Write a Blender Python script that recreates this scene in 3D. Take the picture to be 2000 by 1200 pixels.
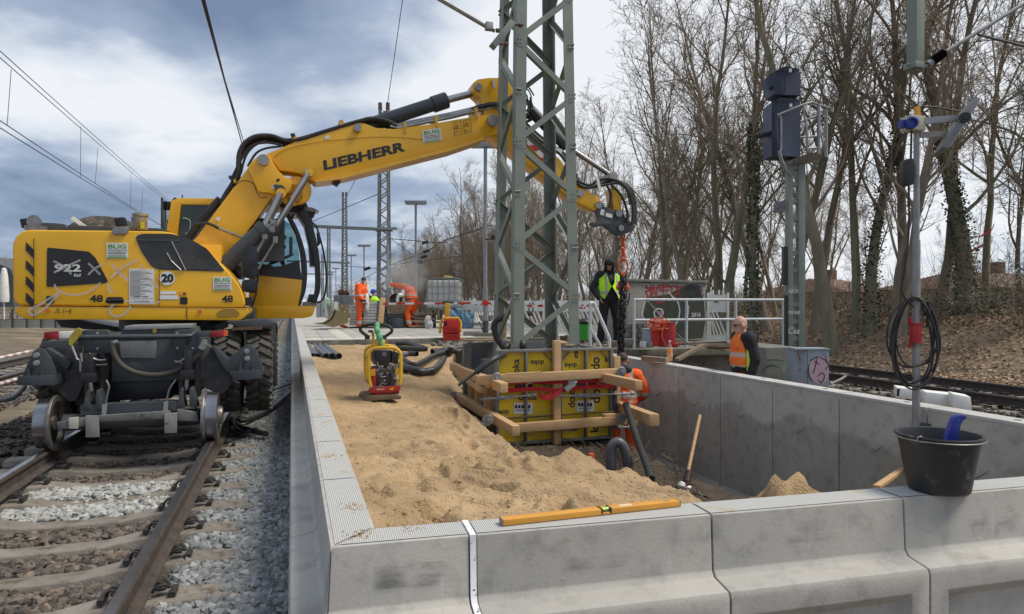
import bpy, bmesh, math, random
import numpy as np
from mathutils import Vector, Matrix, noise
R = math.radians
random.seed(7); np.random.seed(7)
scn = bpy.context.scene
C = scn.collection
for o in list(bpy.data.objects): bpy.data.objects.remove(o)
# ------------------------------------------------------------------ camera
F = 1330.0; EY = 0.92; HZ = 590.0          # focal length in px of a 2000 px wide frame, eye height over platform, horizon row
cam = bpy.data.objects.new('camera', bpy.data.cameras.new('camera')); C.objects.link(cam)
cam.location = (0, 0, EY); cam.rotation_euler = (R(90), 0, 0)
cam.data.sensor_width = 36; cam.data.lens = 36*F/2000; cam.data.shift_y = -(600-HZ)/2000
cam.data.clip_end = 3000; cam.data.clip_start = 0.05
scn.camera = cam
# ------------------------------------------------------------------ world
w = bpy.data.worlds.new('World'); scn.world = w; w.use_nodes = True
nt = w.node_tree; nt.nodes.clear()
def nn(t, **k):
 n = nt.nodes.new(t)
 for a, b in k.items(): setattr(n, a, b)
 return n
L = nt.links.new
SUN_EL, SUN_AZ = 57, 92      # elevation; azimuth clockwise from the view axis
sky = nn('ShaderNodeTexSky', sky_type='NISHITA'); sky.sun_disc = False
sky.sun_elevation = R(SUN_EL); sky.sun_rotation = R(SUN_AZ)
tc = nn('ShaderNodeTexCoord')
sep = nn('ShaderNodeSeparateXYZ'); L(tc.outputs['Generated'], sep.inputs[0])
def M(op, a, b=None, c=None, cl=False):
 n = nn('ShaderNodeMath', operation=op); n.use_clamp = cl
 for i, v in enumerate((a, b, c)):
  if v is None: continue
  if isinstance(v, (int, float)): n.inputs[i].default_value = v
  else: L(v, n.inputs[i])
 return n.outputs[0]
zc = M('ADD', M('MAXIMUM', sep.outputs[2], 0.0), 0.18)
cx = M('DIVIDE', sep.outputs[0], zc); cy = M('DIVIDE', sep.outputs[1], zc)
cmb = nn('ShaderNodeCombineXYZ'); L(cx, cmb.inputs[0]); L(cy, cmb.inputs[1]); cmb.inputs[2].default_value = 3.7
n1 = nn('ShaderNodeTexNoise'); n1.inputs['Scale'].default_value = 1.05; n1.inputs['Detail'].default_value = 9; n1.inputs['Roughness'].default_value = .52; n1.inputs['Distortion'].default_value = .35
L(cmb.outputs[0], n1.inputs['Vector'])
n2 = nn('ShaderNodeTexNoise'); n2.inputs['Scale'].default_value = 3.6; n2.inputs['Detail'].default_value = 7; n2.inputs['Roughness'].default_value = .55
L(cmb.outputs[0], n2.inputs['Vector'])
def blob(px, py, r, amp, sx=1.0):
 d = Vector(((px-1000)/F, 1, (HZ-py)/F)).normalized()
 dx = M('MULTIPLY', M('SUBTRACT', sep.outputs[0], d.x), 1/sx); dz = M('SUBTRACT', sep.outputs[2], d.z); dy = M('SUBTRACT', sep.outputs[1], d.y)
 q = M('ADD', M('ADD', M('MULTIPLY', dx, dx), M('MULTIPLY', dz, dz)), M('MULTIPLY', M('MULTIPLY', dy, dy), .3))
 return M('MULTIPLY', M('POWER', 2.718, M('MULTIPLY', q, -1/(r*r))), amp)
dark = M('ADD', M('MULTIPLY', M('SUBTRACT', n1.outputs[0], .5), 1.7), .47)
dark = M('ADD', dark, M('MULTIPLY', M('SUBTRACT', n2.outputs[0], .5), .95))
for b in ((420, 90, .19, .34, 1.7), (720, 120, .15, .22, 1.5), (100, 370, .09, .30, 2.0), (700, 330, .06, .30, 2.5), (380, 265, .10, -.72, 1.4), (20, 180, .09, -.40, 1),
    (1250, 80, .30, -.50, 1.2), (1700, 200, .35, -.45, 1.3), (900, 200, .10, -.22, 1.2), (860, 380, .10, .18, 1.3), (560, 350, .06, .16, 1.5), (200, 480, .07, .15, 2)):
 dark = M('ADD', dark, blob(*b))
dark = M('MULTIPLY', M('ADD', dark, 0.0, cl=True), 1.0)
cr = nn('ShaderNodeValToRGB'); L(dark, cr.inputs[0])
e = cr.color_ramp.elements
e[0].position = .05; e[0].color = (4.9, 5.05, 5.25, 1)
e[1].position = 1.0; e[1].color = (1.05, 1.42, 2.15, 1)
k = e.new(.30); k.color = (3.7, 4.05, 4.55, 1)
k = e.new(.55); k.color = (2.05, 2.5, 3.3, 1)
mx = nn('ShaderNodeMix', data_type='RGBA'); mx.inputs[0].default_value = .95
L(sky.outputs[0], mx.inputs[6]); L(cr.outputs[0], mx.inputs[7])
bg = nn('ShaderNodeBackground'); bg.inputs['Strength'].default_value = 0.12
L(mx.outputs[2], bg.inputs['Color'])
wo = nn('ShaderNodeOutputWorld'); L(bg.outputs[0], wo.inputs['Surface'])
# ------------------------------------------------------------------ sun through thin cloud
sun = bpy.data.objects.new('sun', bpy.data.lights.new('sun', 'SUN')); C.objects.link(sun)
sun.data.energy = 2.2; sun.data.angle = R(22); sun.data.color = (1, .92, .79)
sd = Vector((math.sin(R(SUN_AZ))*math.cos(R(SUN_EL)), math.cos(R(SUN_AZ))*math.cos(R(SUN_EL)), math.sin(R(SUN_EL))))
sun.rotation_euler = sd.to_track_quat('Z', 'Y').to_euler()
scn.view_settings.view_transform = 'Standard'; scn.view_settings.look = 'None'
scn.view_settings.exposure = 0.60; scn.view_settings.gamma = 1
scn.render.engine = 'CYCLES'
# ------------------------------------------------------------------ places
NV = Vector((.9515, .3076, 0)); TV = Vector((-.3076, .9515, 0)); ZV = Vector((0, 0, 1))   # across / along the tracks
ROT = math.atan2(.3076, .9515)
def W(px, py, d): return Vector(((px-1000)/F*d, d, EY+(HZ-py)/F*d))
def G(px, py, z): return W(px, py, (EY-z)*F/(py-HZ))
def U(u, v, z=0): return NV*u + TV*v + ZV*z
# ------------------------------------------------------------------ materials
def newmat(name):
 m = bpy.data.materials.new(name); m.use_nodes = True
 return m, m.node_tree, m.node_tree.nodes['Principled BSDF']
def mat(name, c, c2=None, scale=4, rough=.6, metal=0, bump=0, bs=60, rand=0, spec=None, detail=6, stain=None, sscale=2, sth=.6, coat=0, stretch=None, thin=.1, world=False):
 m, t, b = newmat(name); N = t.nodes; K = t.links.new
 b.inputs['Roughness'].default_value = rough; b.inputs['Metallic'].default_value = metal
 if spec is not None: b.inputs['Specular IOR Level'].default_value = spec
 if coat: b.inputs['Coat Weight'].default_value = coat; b.inputs['Coat Roughness'].default_value = .15
 if not world:
  co = N.new('ShaderNodeTexCoord').outputs['Object']
 else:
  co = N.new('ShaderNodeNewGeometry').outputs['Position']
 if stretch:
  mp_ = N.new('ShaderNodeMapping'); mp_.inputs['Scale'].default_value = stretch; K(co, mp_.inputs[0]); co = mp_.outputs[0]
 c = tuple(c)+(1,) if len(c) == 3 else c
 if c2 is None: c2 = tuple(x*.8 for x in c[:3])
 c2 = tuple(c2)[:3]+(1,)
 no = N.new('ShaderNodeTexNoise'); no.inputs['Scale'].default_value = scale; no.inputs['Detail'].default_value = detail; no.inputs['Roughness'].default_value = .6
 K(co, no.inputs['Vector'])
 ra = N.new('ShaderNodeMapRange'); ra.inputs[1].default_value = .33; ra.inputs[2].default_value = .67; K(no.outputs[0], ra.inputs[0])
 mi = N.new('ShaderNodeMix'); mi.data_type = 'RGBA'; K(ra.outputs[0], mi.inputs[0]); mi.inputs[6].default_value = c; mi.inputs[7].default_value = c2
 col = mi.outputs[2]
 if rand:
  if rand > 0: rn = N.new('ShaderNodeNewGeometry').outputs['Random Per Island']
  else: rn = N.new('ShaderNodeObjectInfo').outputs['Random']
  hs = N.new('ShaderNodeHueSaturation'); r2 = N.new('ShaderNodeMapRange'); K(rn, r2.inputs[0])
  r2.inputs[3].default_value = 1-abs(rand); r2.inputs[4].default_value = 1+abs(rand)
  K(r2.outputs[0], hs.inputs['Value']); K(col, hs.inputs['Color']); col = hs.outputs[0]
 if stain:
  n3 = N.new('ShaderNodeTexNoise'); n3.inputs['Scale'].default_value = sscale; n3.inputs['Detail'].default_value = 9; n3.inputs['Roughness'].default_value = .68; K(co, n3.inputs['Vector'])
  r3 = N.new('ShaderNodeMapRange'); r3.inputs[1].default_value = sth; r3.inputs[2].default_value = sth+thin; K(n3.outputs[0], r3.inputs[0])
  m3 = N.new('ShaderNodeMix'); m3.data_type = 'RGBA'; K(r3.outputs[0], m3.inputs[0]); K(col, m3.inputs[6]); m3.inputs[7].default_value = tuple(stain)[:3]+(1,)
  col = m3.outputs[2]
  rr = N.new('ShaderNodeMix'); rr.data_type = 'FLOAT'; K(r3.outputs[0], rr.inputs[0]); rr.inputs[2].default_value = rough; rr.inputs[3].default_value = .85; K(rr.outputs[0], b.inputs['Roughness'])
 K(col, b.inputs['Base Color'])
 if bump:
  nb = N.new('ShaderNodeTexNoise'); nb.inputs['Scale'].default_value = bs; nb.inputs['Detail'].default_value = 5; K(co, nb.inputs['Vector'])
  bu = N.new('ShaderNodeBump'); bu.inputs['Strength'].default_value = bump; bu.inputs['Distance'].default_value = .02; K(nb.outputs[0], bu.inputs['Height']); K(bu.outputs[0], b.inputs['Normal'])
 return m
def tintglass(name, tint):
 m = bpy.data.materials.new(name); m.use_nodes = True; t = m.node_tree; t.nodes.clear(); o = t.nodes.new('ShaderNodeOutputMaterial'); a = t.nodes.new('ShaderNodeBsdfTransparent'); a.inputs[0].default_value = tuple(tint)+(1,)
 g = t.nodes.new('ShaderNodeBsdfGlossy'); g.inputs['Roughness'].default_value = .03; f = t.nodes.new('ShaderNodeFresnel'); f.inputs[0].default_value = 1.5; x = t.nodes.new('ShaderNodeMixShader'); t.links.new(f.outputs[0], x.inputs[0]); t.links.new(a.outputs[0], x.inputs[1]); t.links.new(g.outputs[0], x.inputs[2]); t.links.new(x.outputs[0], o.inputs[0]); return m
def glassmat(name, tint, alpha, rough=.03):
 m, t, b = newmat(name)
 b.inputs['Base Color'].default_value = tuple(tint)+(1,); b.inputs['Roughness'].default_value = rough; b.inputs['Alpha'].default_value = alpha
 return m
def wood(name, c, c2, sc=(1.2, 14, 14)):
 return mat(name, c, c2, scale=3, rough=.75, stretch=sc, bump=.15, bs=12, rand=-.12, stain=tuple(x*.45 for x in c), sscale=1.1, sth=.66, thin=.05)
# ------------------------------------------------------------------ mesh builder
class MB:
 def __init__(s): s.v = []; s.f = []; s.m = []; s.mi = 0
 def add(s, vs, fs):
  s.ch = getattr(s, 'ch', []); s.ch.append((len(s.v), len(s.f)))
  b = len(s.v); s.v += [tuple(p) for p in vs]; s.f += [tuple(b+i for i in f) for f in fs]; s.m += [s.mi]*len(fs); return s
 def box(s, c, sz, ax=None, rz=0):
  c = Vector(c)
  if ax is None: ax = (Vector((math.cos(rz), math.sin(rz), 0)), Vector((-math.sin(rz), math.cos(rz), 0)), ZV)
  a, b_, d = [Vector(q).normalized()*(h/2) for q, h in zip(ax, sz)]
  vs = [c+a*i+b_*j+d*k for k in (-1, 1) for j in (-1, 1) for i in (-1, 1)]
  return s.add(vs, [(0, 2, 3, 1), (4, 5, 7, 6), (0, 1, 5, 4), (2, 6, 7, 3), (0, 4, 6, 2), (1, 3, 7, 5)])
 def bar(s, p, q, w_, h, up=ZV):
  p = Vector(p); q = Vector(q); x = (q-p).normalized(); y = Vector(up).cross(x)
  if y.length < 1e-4: y = Vector((0, 1, 0)).cross(x)
  if y.length < 1e-4: y = Vector((1, 0, 0))
  y.normalize(); z = x.cross(y)
  return s.box((p+q)/2, ((q-p).length, w_, h), (x, y, z))
 def angle(s, p, q, w_, th, a, b_):
  a = Vector(a).normalized(); b_ = Vector(b_).normalized(); p = Vector(p); q = Vector(q)
  sec = [Vector((0, 0)), Vector((w_, 0)), Vector((w_, th)), Vector((th, th)), Vector((th, w_)), Vector((0, w_))]
  vs = [p+a*k.x+b_*k.y for k in sec]+[q+a*k.x+b_*k.y for k in sec]
  return s.add(vs, [(i, (i+1) % 6, 6+(i+1) % 6, 6+i) for i in range(6)]+[tuple(range(5, -1, -1)), tuple(range(6, 12))])
 def cyl(s, p, q, r, r2=None, n=12, cap=True):
  p = Vector(p); q = Vector(q); r2 = r if r2 is None else r2; x = (q-p).normalized()
  y = x.orthogonal().normalized(); z = x.cross(y)
  vs = []
  for c_, rr in ((p, r), (q, r2)):
   for i in range(n):
    a = 2*math.pi*i/n; vs.append(c_+y*(math.cos(a)*rr)+z*(math.sin(a)*rr))
  fs = [(i, (i+1) % n, n+(i+1) % n, n+i) for i in range(n)]
  if cap: fs += [tuple(range(n-1, -1, -1)), tuple(range(n, 2*n))]
  return s.add(vs, fs)
 def tube(s, pts, r, n=8, cap=True, closed=False):
  pts = [Vector(p) for p in pts]; m = len(pts); rs = r if isinstance(r, (list, tuple)) else [r]*m
  vs = []; y = None
  for i, p in enumerate(pts):
   if closed: t = pts[(i+1) % m]-pts[i-1]
   else: t = pts[min(i+1, m-1)]-pts[max(i-1, 0)]
   t = t.normalized() if t.length > 1e-9 else ZV
   if y is None: y = t.orthogonal().normalized()
   y = (y-t*y.dot(t)); y = y.normalized() if y.length > 1e-6 else t.orthogonal().normalized()
   z = t.cross(y)
   for j in range(n):
    a = 2*math.pi*j/n; vs.append(p+(y*math.cos(a)+z*math.sin(a))*rs[i])
  fs = []
  for i in range(m if closed else m-1):
   i2 = (i+1) % m
   for j in range(n): fs.append((i*n+j, i*n+(j+1) % n, i2*n+(j+1) % n, i2*n+j))
  if cap and not closed: fs += [tuple(range(n-1, -1, -1)), tuple((m-1)*n+j for j in range(n))]
  return s.add(vs, fs)
 def lathe(s, c, prof, ax=ZV, n=24):
  c = Vector(c); ax = Vector(ax).normalized(); y = ax.orthogonal().normalized(); z = ax.cross(y); vs = []
  for r, h in prof:
   for i in range(n):
    a = 2*math.pi*i/n; vs.append(c+ax*h+(y*math.cos(a)+z*math.sin(a))*max(r, 1e-4))
  fs = [(k*n+i, k*n+(i+1) % n, (k+1)*n+(i+1) % n, (k+1)*n+i) for k in range(len(prof)-1) for i in range(n)]
  if prof[0][0] > 1e-3: fs.append(tuple(range(n-1, -1, -1)))
  if prof[-1][0] > 1e-3: fs.append(tuple((len(prof)-1)*n+i for i in range(n)))
  return s.add(vs, fs)
 def prism(s, pts, d):
  pts = [Vector(p) for p in pts]; d = Vector(d); n = len(pts)
  return s.add(pts+[p+d for p in pts], [tuple(range(n-1, -1, -1)), tuple(range(n, 2*n))]+[(i, (i+1) % n, n+(i+1) % n, n+i) for i in range(n)])
 def ell(s, c, r, n=12, m=8, ax=None):
  c = Vector(c); ax = ax or (Vector((1, 0, 0)), Vector((0, 1, 0)), ZV); vs = [];
  for k in range(m+1):
   ph = math.pi*k/m
   for i in range(n):
    a = 2*math.pi*i/n
    q = (math.sin(ph)*math.cos(a)*r[0], math.sin(ph)*math.sin(a)*r[1], -math.cos(ph)*r[2])
    vs.append(c+ax[0]*q[0]+ax[1]*q[1]+ax[2]*q[2])
  fs = [(k*n+i, k*n+(i+1) % n, (k+1)*n+(i+1) % n, (k+1)*n+i) for k in range(m) for i in range(n)]
  return s.add(vs, fs)
 def mesh(s, name, mats, bevel=0, smooth=40, seg=2, merge=False):
  me = bpy.data.meshes.new(name); me.from_pydata([tuple(v) for v in s.v], [], s.f)
  mats = mats if isinstance(mats, (list, tuple)) else [mats]
  for m in mats: me.materials.append(m)
  if len(mats) > 1: me.polygons.foreach_set('material_index', s.m)
  bm = bmesh.new(); bm.from_mesh(me)
  if merge: bmesh.ops.remove_doubles(bm, verts=bm.verts, dist=1e-4)
  bmesh.ops.recalc_face_normals(bm, faces=bm.faces)
  if bevel:
   ed = [e_ for e_ in bm.edges if len(e_.link_faces) == 2 and e_.calc_face_angle(0) > R(28)]
   bmesh.ops.bevel(bm, geom=ed, offset=bevel, segments=seg, affect='EDGES', profile=.6, clamp_overlap=True)
  bm.to_mesh(me); bm.free()
  if smooth:
   me.polygons.foreach_set('use_smooth', [True]*len(me.polygons)); me.set_sharp_from_angle(angle=R(smooth))
  return me
 def build(s, name, mats, parent=None, each=False, **k):
  if each and len(s.ch) > 1:
   cs = s.ch+[(len(s.v), len(s.f))]; out = None
   for (a, b), (a2, b2) in zip(cs[:-1], cs[1:]):
    q = MB(); q.add(s.v[a:a2], [tuple(i-a for i in f) for f in s.f[b:b2]]); q.m = s.m[b:b2]; out = q.build(name, mats, parent, **k)
   return out
  if parent is not None:
   inv = ROOTM[root_of(parent).name].inverted()
   if k.pop('world', True): s.v = [tuple(inv @ Vector(v)) for v in s.v]
  else: k.pop('world', None)
  me = s.mesh(name, mats, **k)
  return link(name, me, parent)
ROOTM = {}
def root_of(o):
 while o.parent: o = o.parent
 return o
def link(name, me, parent=None, loc=None, rz=0):
 o = bpy.data.objects.new(name, me); C.objects.link(o)
 if parent is not None: o.parent = parent
 if loc is not None: o.location = loc
 if rz: o.rotation_euler.z = rz
 return o
def thing(name, label, cat, loc=(0, 0, 0), rz=0, group=None):
 o = bpy.data.objects.new(name, None); C.objects.link(o); o.empty_display_size = .1
 o.location = loc; o.rotation_euler.z = rz; tag(o, label, cat, group)
 ROOTM[o.name] = Matrix.Translation(Vector(loc)) @ Matrix.Rotation(rz, 4, 'Z')
 return o
def tag(o, label=None, cat=None, group=None, kind=None):
 if label: o['label'] = label
 if cat: o['category'] = cat
 if group: o['group'] = group
 if kind: o['kind'] = kind
 return o
def dup(root, loc=None, rz=None, label=None, scale=None):
 kids = [(c, [g for g in CH.get(c.name, [])]) for c in CHf(root)]
 r = root.copy(); C.objects.link(r)
 if loc is not None: r.location = loc
 if rz is not None: r.rotation_euler.z = rz
 if scale: r.scale = scale if not isinstance(scale, (int, float)) else (scale,)*3
 if label: r['label'] = label
 for c_ in CHf(root):
  c2 = c_.copy(); C.objects.link(c2); c2.parent = r
  for g in CHf(c_):
   g2 = g.copy(); C.objects.link(g2); g2.parent = c2
 ROOTM[r.name] = Matrix.Translation(Vector(r.location)) @ Matrix.Rotation(r.rotation_euler.z, 4, 'Z')
 return r
CH = {}
def CHf(o): return list(o.children)
def struct(o): o['kind'] = 'structure'; return o
def smoothpts(pts, n=6, closed=False):
 pts = [Vector(p) for p in pts]; out = []; m = len(pts)
 for i in range(m if closed else m-1):
  p0 = pts[i-1] if (i > 0 or closed) else pts[0]; p1 = pts[i]; p2 = pts[(i+1) % m]; p3 = pts[(i+2) % m] if (i+2 < m or closed) else pts[-1]
  for j in range(n):
   t = j/n; out.append(.5*((2*p1)+(p2-p0)*t+(2*p0-5*p1+4*p2-p3)*t*t+(3*p1-p0-3*p2+p3)*t**3))
 if not closed: out.append(pts[-1])
 return out
_tc = {}
def textmesh(s, bold=.0, shear=0):
 key = (s, bold, shear)
 if key in _tc: return _tc[key]
 cu = bpy.data.curves.new('t', 'FONT'); cu.body = s; cu.offset = bold; cu.shear = shear; cu.resolution_u = 3
 o = bpy.data.objects.new('t', cu); C.objects.link(o)
 dg = bpy.context.evaluated_depsgraph_get(); me = bpy.data.meshes.new_from_object(o.evaluated_get(dg))
 vs = [v.co.copy() for v in me.vertices]; fs = [tuple(p.vertices) for p in me.polygons]
 bpy.data.objects.remove(o); bpy.data.meshes.remove(me)
 x0 = min(v.x for v in vs); x1 = max(v.x for v in vs); y0 = min(v.y for v in vs); y1 = max(v.y for v in vs)
 vs = [((v.x-x0)/(x1-x0), (v.y-y0)/(y1-y0)) for v in vs]
 _tc[key] = (vs, fs); return _tc[key]
def text(mb, s, o, xv, yv, bold=.0, shear=0, map3=None):
 vs, fs = textmesh(s, bold, shear)
 o = Vector(o); xv = Vector(xv); yv = Vector(yv)
 return mb.add([o+xv*a+yv*b for a, b in vs], fs)
def stroke(mb, pts, w_, nrm, n=5):
 pts = smoothpts(pts, n); nrm = Vector(nrm).normalized(); vs = []
 for i, p in enumerate(pts):
  t = (pts[min(i+1, len(pts)-1)]-pts[max(i-1, 0)]).normalized(); s_ = t.cross(nrm).normalized()*(w_/2)
  vs += [p-s_, p+s_]
 return mb.add(vs, [(2*i, 2*i+1, 2*i+3, 2*i+2) for i in range(len(pts)-1)])
# ---- the palette
mConc = mat('concrete', (.40, .395, .38), (.33, .325, .31), scale=2.5, rough=.85, bump=.12, bs=90, stain=(.24, .235, .22), sscale=1.6, sth=.60, thin=.2, rand=-.04)
mConcOld = mat('old_concrete', (.25, .24, .215), (.15, .145, .125), scale=3, rough=.9, bump=.4, bs=40, stain=(.09, .09, .07), sscale=2.5, sth=.52, thin=.2)
pass
mYel = mat('yellow_paint', (.86, .46, .010), (.78, .41, .010), scale=2, rough=.33, spec=.5, coat=.25, stain=(.52, .32, .07), sscale=6, sth=.58, thin=.3)
mYel2 = mat('yellow_frame_paint', (.78, .47, .02), (.6, .36, .03), scale=9, rough=.4, stain=(.3, .2, .1), sscale=14, sth=.6)
mBlk = mat('black_paint', (.012, .013, .015), (.02, .02, .022), rough=.4)
def wallmat(name, c, streak=(.48, .475, .46), dark=(.22, .215, .205), wet=None):
 m, t, b = newmat(name); N = t.nodes; K = t.links.new; b.inputs['Roughness'].default_value = .85
 co = N.new('ShaderNodeTexCoord').outputs['Object']
 def noi(sc, det, stretch=None, rough=.6):
  v = co
  if stretch: q = N.new('ShaderNodeMapping'); q.inputs['Scale'].default_value = stretch; K(co, q.inputs[0]); v = q.outputs[0]
  n = N.new('ShaderNodeTexNoise'); n.inputs['Scale'].default_value = sc; n.inputs['Detail'].default_value = det; n.inputs['Roughness'].default_value = rough; K(v, n.inputs['Vector']); return n.outputs[0]
 def rng(x, a, b_, hi=1.): r = N.new('ShaderNodeMapRange'); r.inputs[1].default_value = a; r.inputs[2].default_value = b_; r.inputs[4].default_value = hi; K(x, r.inputs[0]); return r.outputs[0]
 def mix(f, a, b_):
  x = N.new('ShaderNodeMix'); x.data_type = 'RGBA'; K(f, x.inputs[0])
  for i, v in ((6, a), (7, b_)):
   if isinstance(v, tuple): x.inputs[i].default_value = v+(1,)
   else: K(v, x.inputs[i])
  return x.outputs[2]
 cur = mix(rng(noi(1.3, 8), .3, .7), c, tuple(q*.80 for q in c)); cur = mix(rng(noi(7, 10), .50, .72, .6), cur, dark); cur = mix(rng(noi(3.5, 7), .52, .70, .18), cur, dark)
 cur = mix(rng(noi(1.0, 5, (38, 38, 1.6)), .60, .72, .45), cur, streak); cur = mix(rng(noi(60, 3), .68, .72, .8), cur, dark)
 cur = mix(rng(noi(6, 10, None, .72), .63, .69, .75), cur, (.36, .27, .16)); cur = mix(rng(noi(150, 2), .70, .74, .7), cur, (.12, .115, .11))
 if wet is not None:
  sp = N.new('ShaderNodeSeparateXYZ'); K(co, sp.inputs[0]); ad = N.new('ShaderNodeMath'); ad.operation = 'MULTIPLY_ADD'; K(noi(1.6, 8), ad.inputs[0]); ad.inputs[1].default_value = .9; K(sp.outputs[2], ad.inputs[2])
  f = rng(ad.outputs[0], wet+.06, wet-.02); x = N.new('ShaderNodeMix'); x.data_type = 'RGBA'; x.blend_type = 'MULTIPLY'; K(f, x.inputs[0]); K(cur, x.inputs[6]); x.inputs[7].default_value = (.74, .73, .70, 1); cur = x.outputs[2]
 oi = N.new('ShaderNodeObjectInfo'); hs = N.new('ShaderNodeHueSaturation'); r2 = N.new('ShaderNodeMapRange'); K(oi.outputs['Random'], r2.inputs[0]); r2.inputs[3].default_value = .93; r2.inputs[4].default_value = 1.06; K(r2.outputs[0], hs.inputs['Value']); K(cur, hs.inputs['Color']); cur = hs.outputs[0]
 K(cur, b.inputs['Base Color'])
 bu = N.new('ShaderNodeBump'); bu.inputs['Strength'].default_value = .18; bu.inputs['Distance'].default_value = .01; K(noi(70, 5), bu.inputs['Height']); K(bu.outputs[0], b.inputs['Normal'])
 return m
mRub = mat('rubber', (.016, .016, .017), (.035, .033, .03), scale=8, rough=.62)
mTyre = mat('tyre_rubber', (.045, .041, .036), (.10, .09, .075), scale=4, rough=.9, bump=.3, bs=30, stain=(.14, .125, .10), sscale=6, sth=.58)
mDk = mat('dark_grey_paint', (.06, .068, .075), (.042, .048, .054), scale=3, rough=.5, stain=(.12, .105, .085), sscale=5, sth=.58, thin=.15)
mDk2 = mat('cylinder_grey', (.05, .06, .068), (.04, .047, .053), scale=3, rough=.38)
mChr = mat('chrome', (.50, .48, .46), (.38, .36, .35), rough=.22, metal=1)
mStl = mat('steel', (.34, .34, .34), (.2, .195, .19), scale=12, rough=.45, metal=.8)
mGalv = mat('galvanised_steel', (.36, .36, .355), (.24, .245, .25), scale=7, rough=.5, metal=.45)
mRust = mat('rusty_steel', (.16, .085, .05), (.09, .055, .04), scale=10, rough=.85, bump=.3)
mGreen = mat('mast_green_paint', (.22, .25, .21), (.175, .20, .17), scale=2.5, rough=.55, bump=.05, stain=(.17, .18, .155), sscale=4, sth=.62)
mWood = wood('timber', (.56, .37, .19), (.44, .27, .13))
mWoodOld = wood('old_timber', (.30, .23, .15), (.2, .15, .1))
mWhite = mat('white_plastic', (.80, .80, .75), (.66, .66, .61), scale=6, rough=.6, stain=(.35, .33, .28), sscale=6, sth=.62, rand=-.05)
mWhiteP = mat('white_paint', (.78, .78, .76), (.68, .68, .66), rough=.6)
mRed = mat('red_paint', (.45, .02, .025), (.33, .02, .02), scale=7, rough=.45, stain=(.2, .13, .09), sscale=9, sth=.6)
mRedP = mat('red_plastic', (.62, .03, .02), (.5, .03, .02), rough=.5)
mOrg = mat('orange_paint', (.75, .12, .03), (.6, .1, .03), rough=.5)
mGrayP = mat('grey_paint', (.20, .21, .21), (.15, .155, .16), rough=.55, stain=(.28, .27, .25), sscale=6, sth=.62)
mPipe = mat('grey_pipe_plastic', (.10, .105, .115), (.075, .08, .088), rough=.42, stain=(.25, .21, .15), sscale=8, sth=.66)
mPipeB = mat('black_pipe_plastic', (.02, .021, .023), (.035, .034, .033), rough=.45, stain=(.16, .13, .09), sscale=8, sth=.68)
# ================================================================== GROUND
def concrete_piece(name, c=(.42, .415, .40)):
 return mat(name, c, tuple(x*.80 for x in c), scale=2.2, rough=.85, bump=.10, bs=110, rand=-.05, stain=(.40, .30, .18), sscale=5.5, sth=.66, thin=.03)
mPre = wallmat('precast_concrete', (.46, .44, .40))
mConcWet = wallmat('trench_concrete', (.47, .45, .41), (.48, .465, .44), (.22, .21, .195), wet=1.62)
def studs():
 m, t, b = newmat('studded_concrete_top'); N = t.nodes; K = t.links.new
 co = N.new('ShaderNodeTexCoord').outputs['Object']
 b.inputs['Roughness'].default_value = .8
 vm = N.new('ShaderNodeVectorMath'); vm.operation = 'SCALE'; vm.inputs[3].default_value = 2*math.pi/.0165; K(co, vm.inputs[0])
 sp = N.new('ShaderNodeSeparateXYZ'); K(vm.outputs[0], sp.inputs[0])
 def mm(op, a, b_=None):
  n = N.new('ShaderNodeMath'); n.operation = op
  if isinstance(a, (int, float)): n.inputs[0].default_value = a
  else: K(a, n.inputs[0])
  if b_ is not None:
   if isinstance(b_, (int, float)): n.inputs[1].default_value = b_
   else: K(b_, n.inputs[1])
  return n.outputs[0]
 h = mm('MULTIPLY', mm('SINE', mm('ADD', sp.outputs[0], sp.outputs[1])), mm('SINE', mm('SUBTRACT', sp.outputs[0], sp.outputs[1])))
 ra = N.new('ShaderNodeMapRange'); ra.inputs[1].default_value = -.1; ra.inputs[2].default_value = .5; K(h, ra.inputs[0])
 no = N.new('ShaderNodeTexNoise'); no.inputs['Scale'].default_value = 5; no.inputs['Detail'].default_value = 8; K(co, no.inputs['Vector'])
 st = N.new('ShaderNodeMapRange'); st.inputs[1].default_value = .60; st.inputs[2].default_value = .68; K(no.outputs[0], st.inputs[0])
 m1 = N.new('ShaderNodeMix'); m1.data_type = 'RGBA'; K(ra.outputs[0], m1.inputs[0]); m1.inputs[6].default_value = (.30, .30, .285, 1); m1.inputs[7].default_value = (.72, .72, .70, 1)
 m2 = N.new('ShaderNodeMix'); m2.data_type = 'RGBA'; K(st.outputs[0], m2.inputs[0]); K(m1.outputs[2], m2.inputs[6]); m2.inputs[7].default_value = (.44, .36, .24, 1)
 K(m2.outputs[2], b.inputs['Base Color'])
 bu = N.new('ShaderNodeBump'); bu.inputs['Strength'].default_value = .7; bu.inputs['Distance'].default_value = .003; K(ra.outputs[0], bu.inputs['Height']); K(bu.outputs[0], b.inputs['Normal'])
 return m
mStud = studs()
def fbm(x, y, s=1.0, o=4, seed=0.):
 return noise.fractal(Vector((x*s+seed, y*s-seed, seed*.7)), 1.0, 2.0, o)
def grid(name, xs, ys, zf, material, smooth=True):
 xs = list(xs); ys = list(ys); n = len(xs); vs = []
 for y in ys:
  for x in xs:
   p = zf(x, y); vs.append(p)
 fs = [(j*n+i, j*n+i+1, (j+1)*n+i+1, (j+1)*n+i) for j in range(len(ys)-1) for i in range(n-1)]
 me = bpy.data.meshes.new(name); me.from_pydata([tuple(v) for v in vs], [], fs); me.materials.append(material)
 me.polygons.foreach_set('use_smooth', [smooth]*len(me.polygons))
 return link(name, me)
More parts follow.
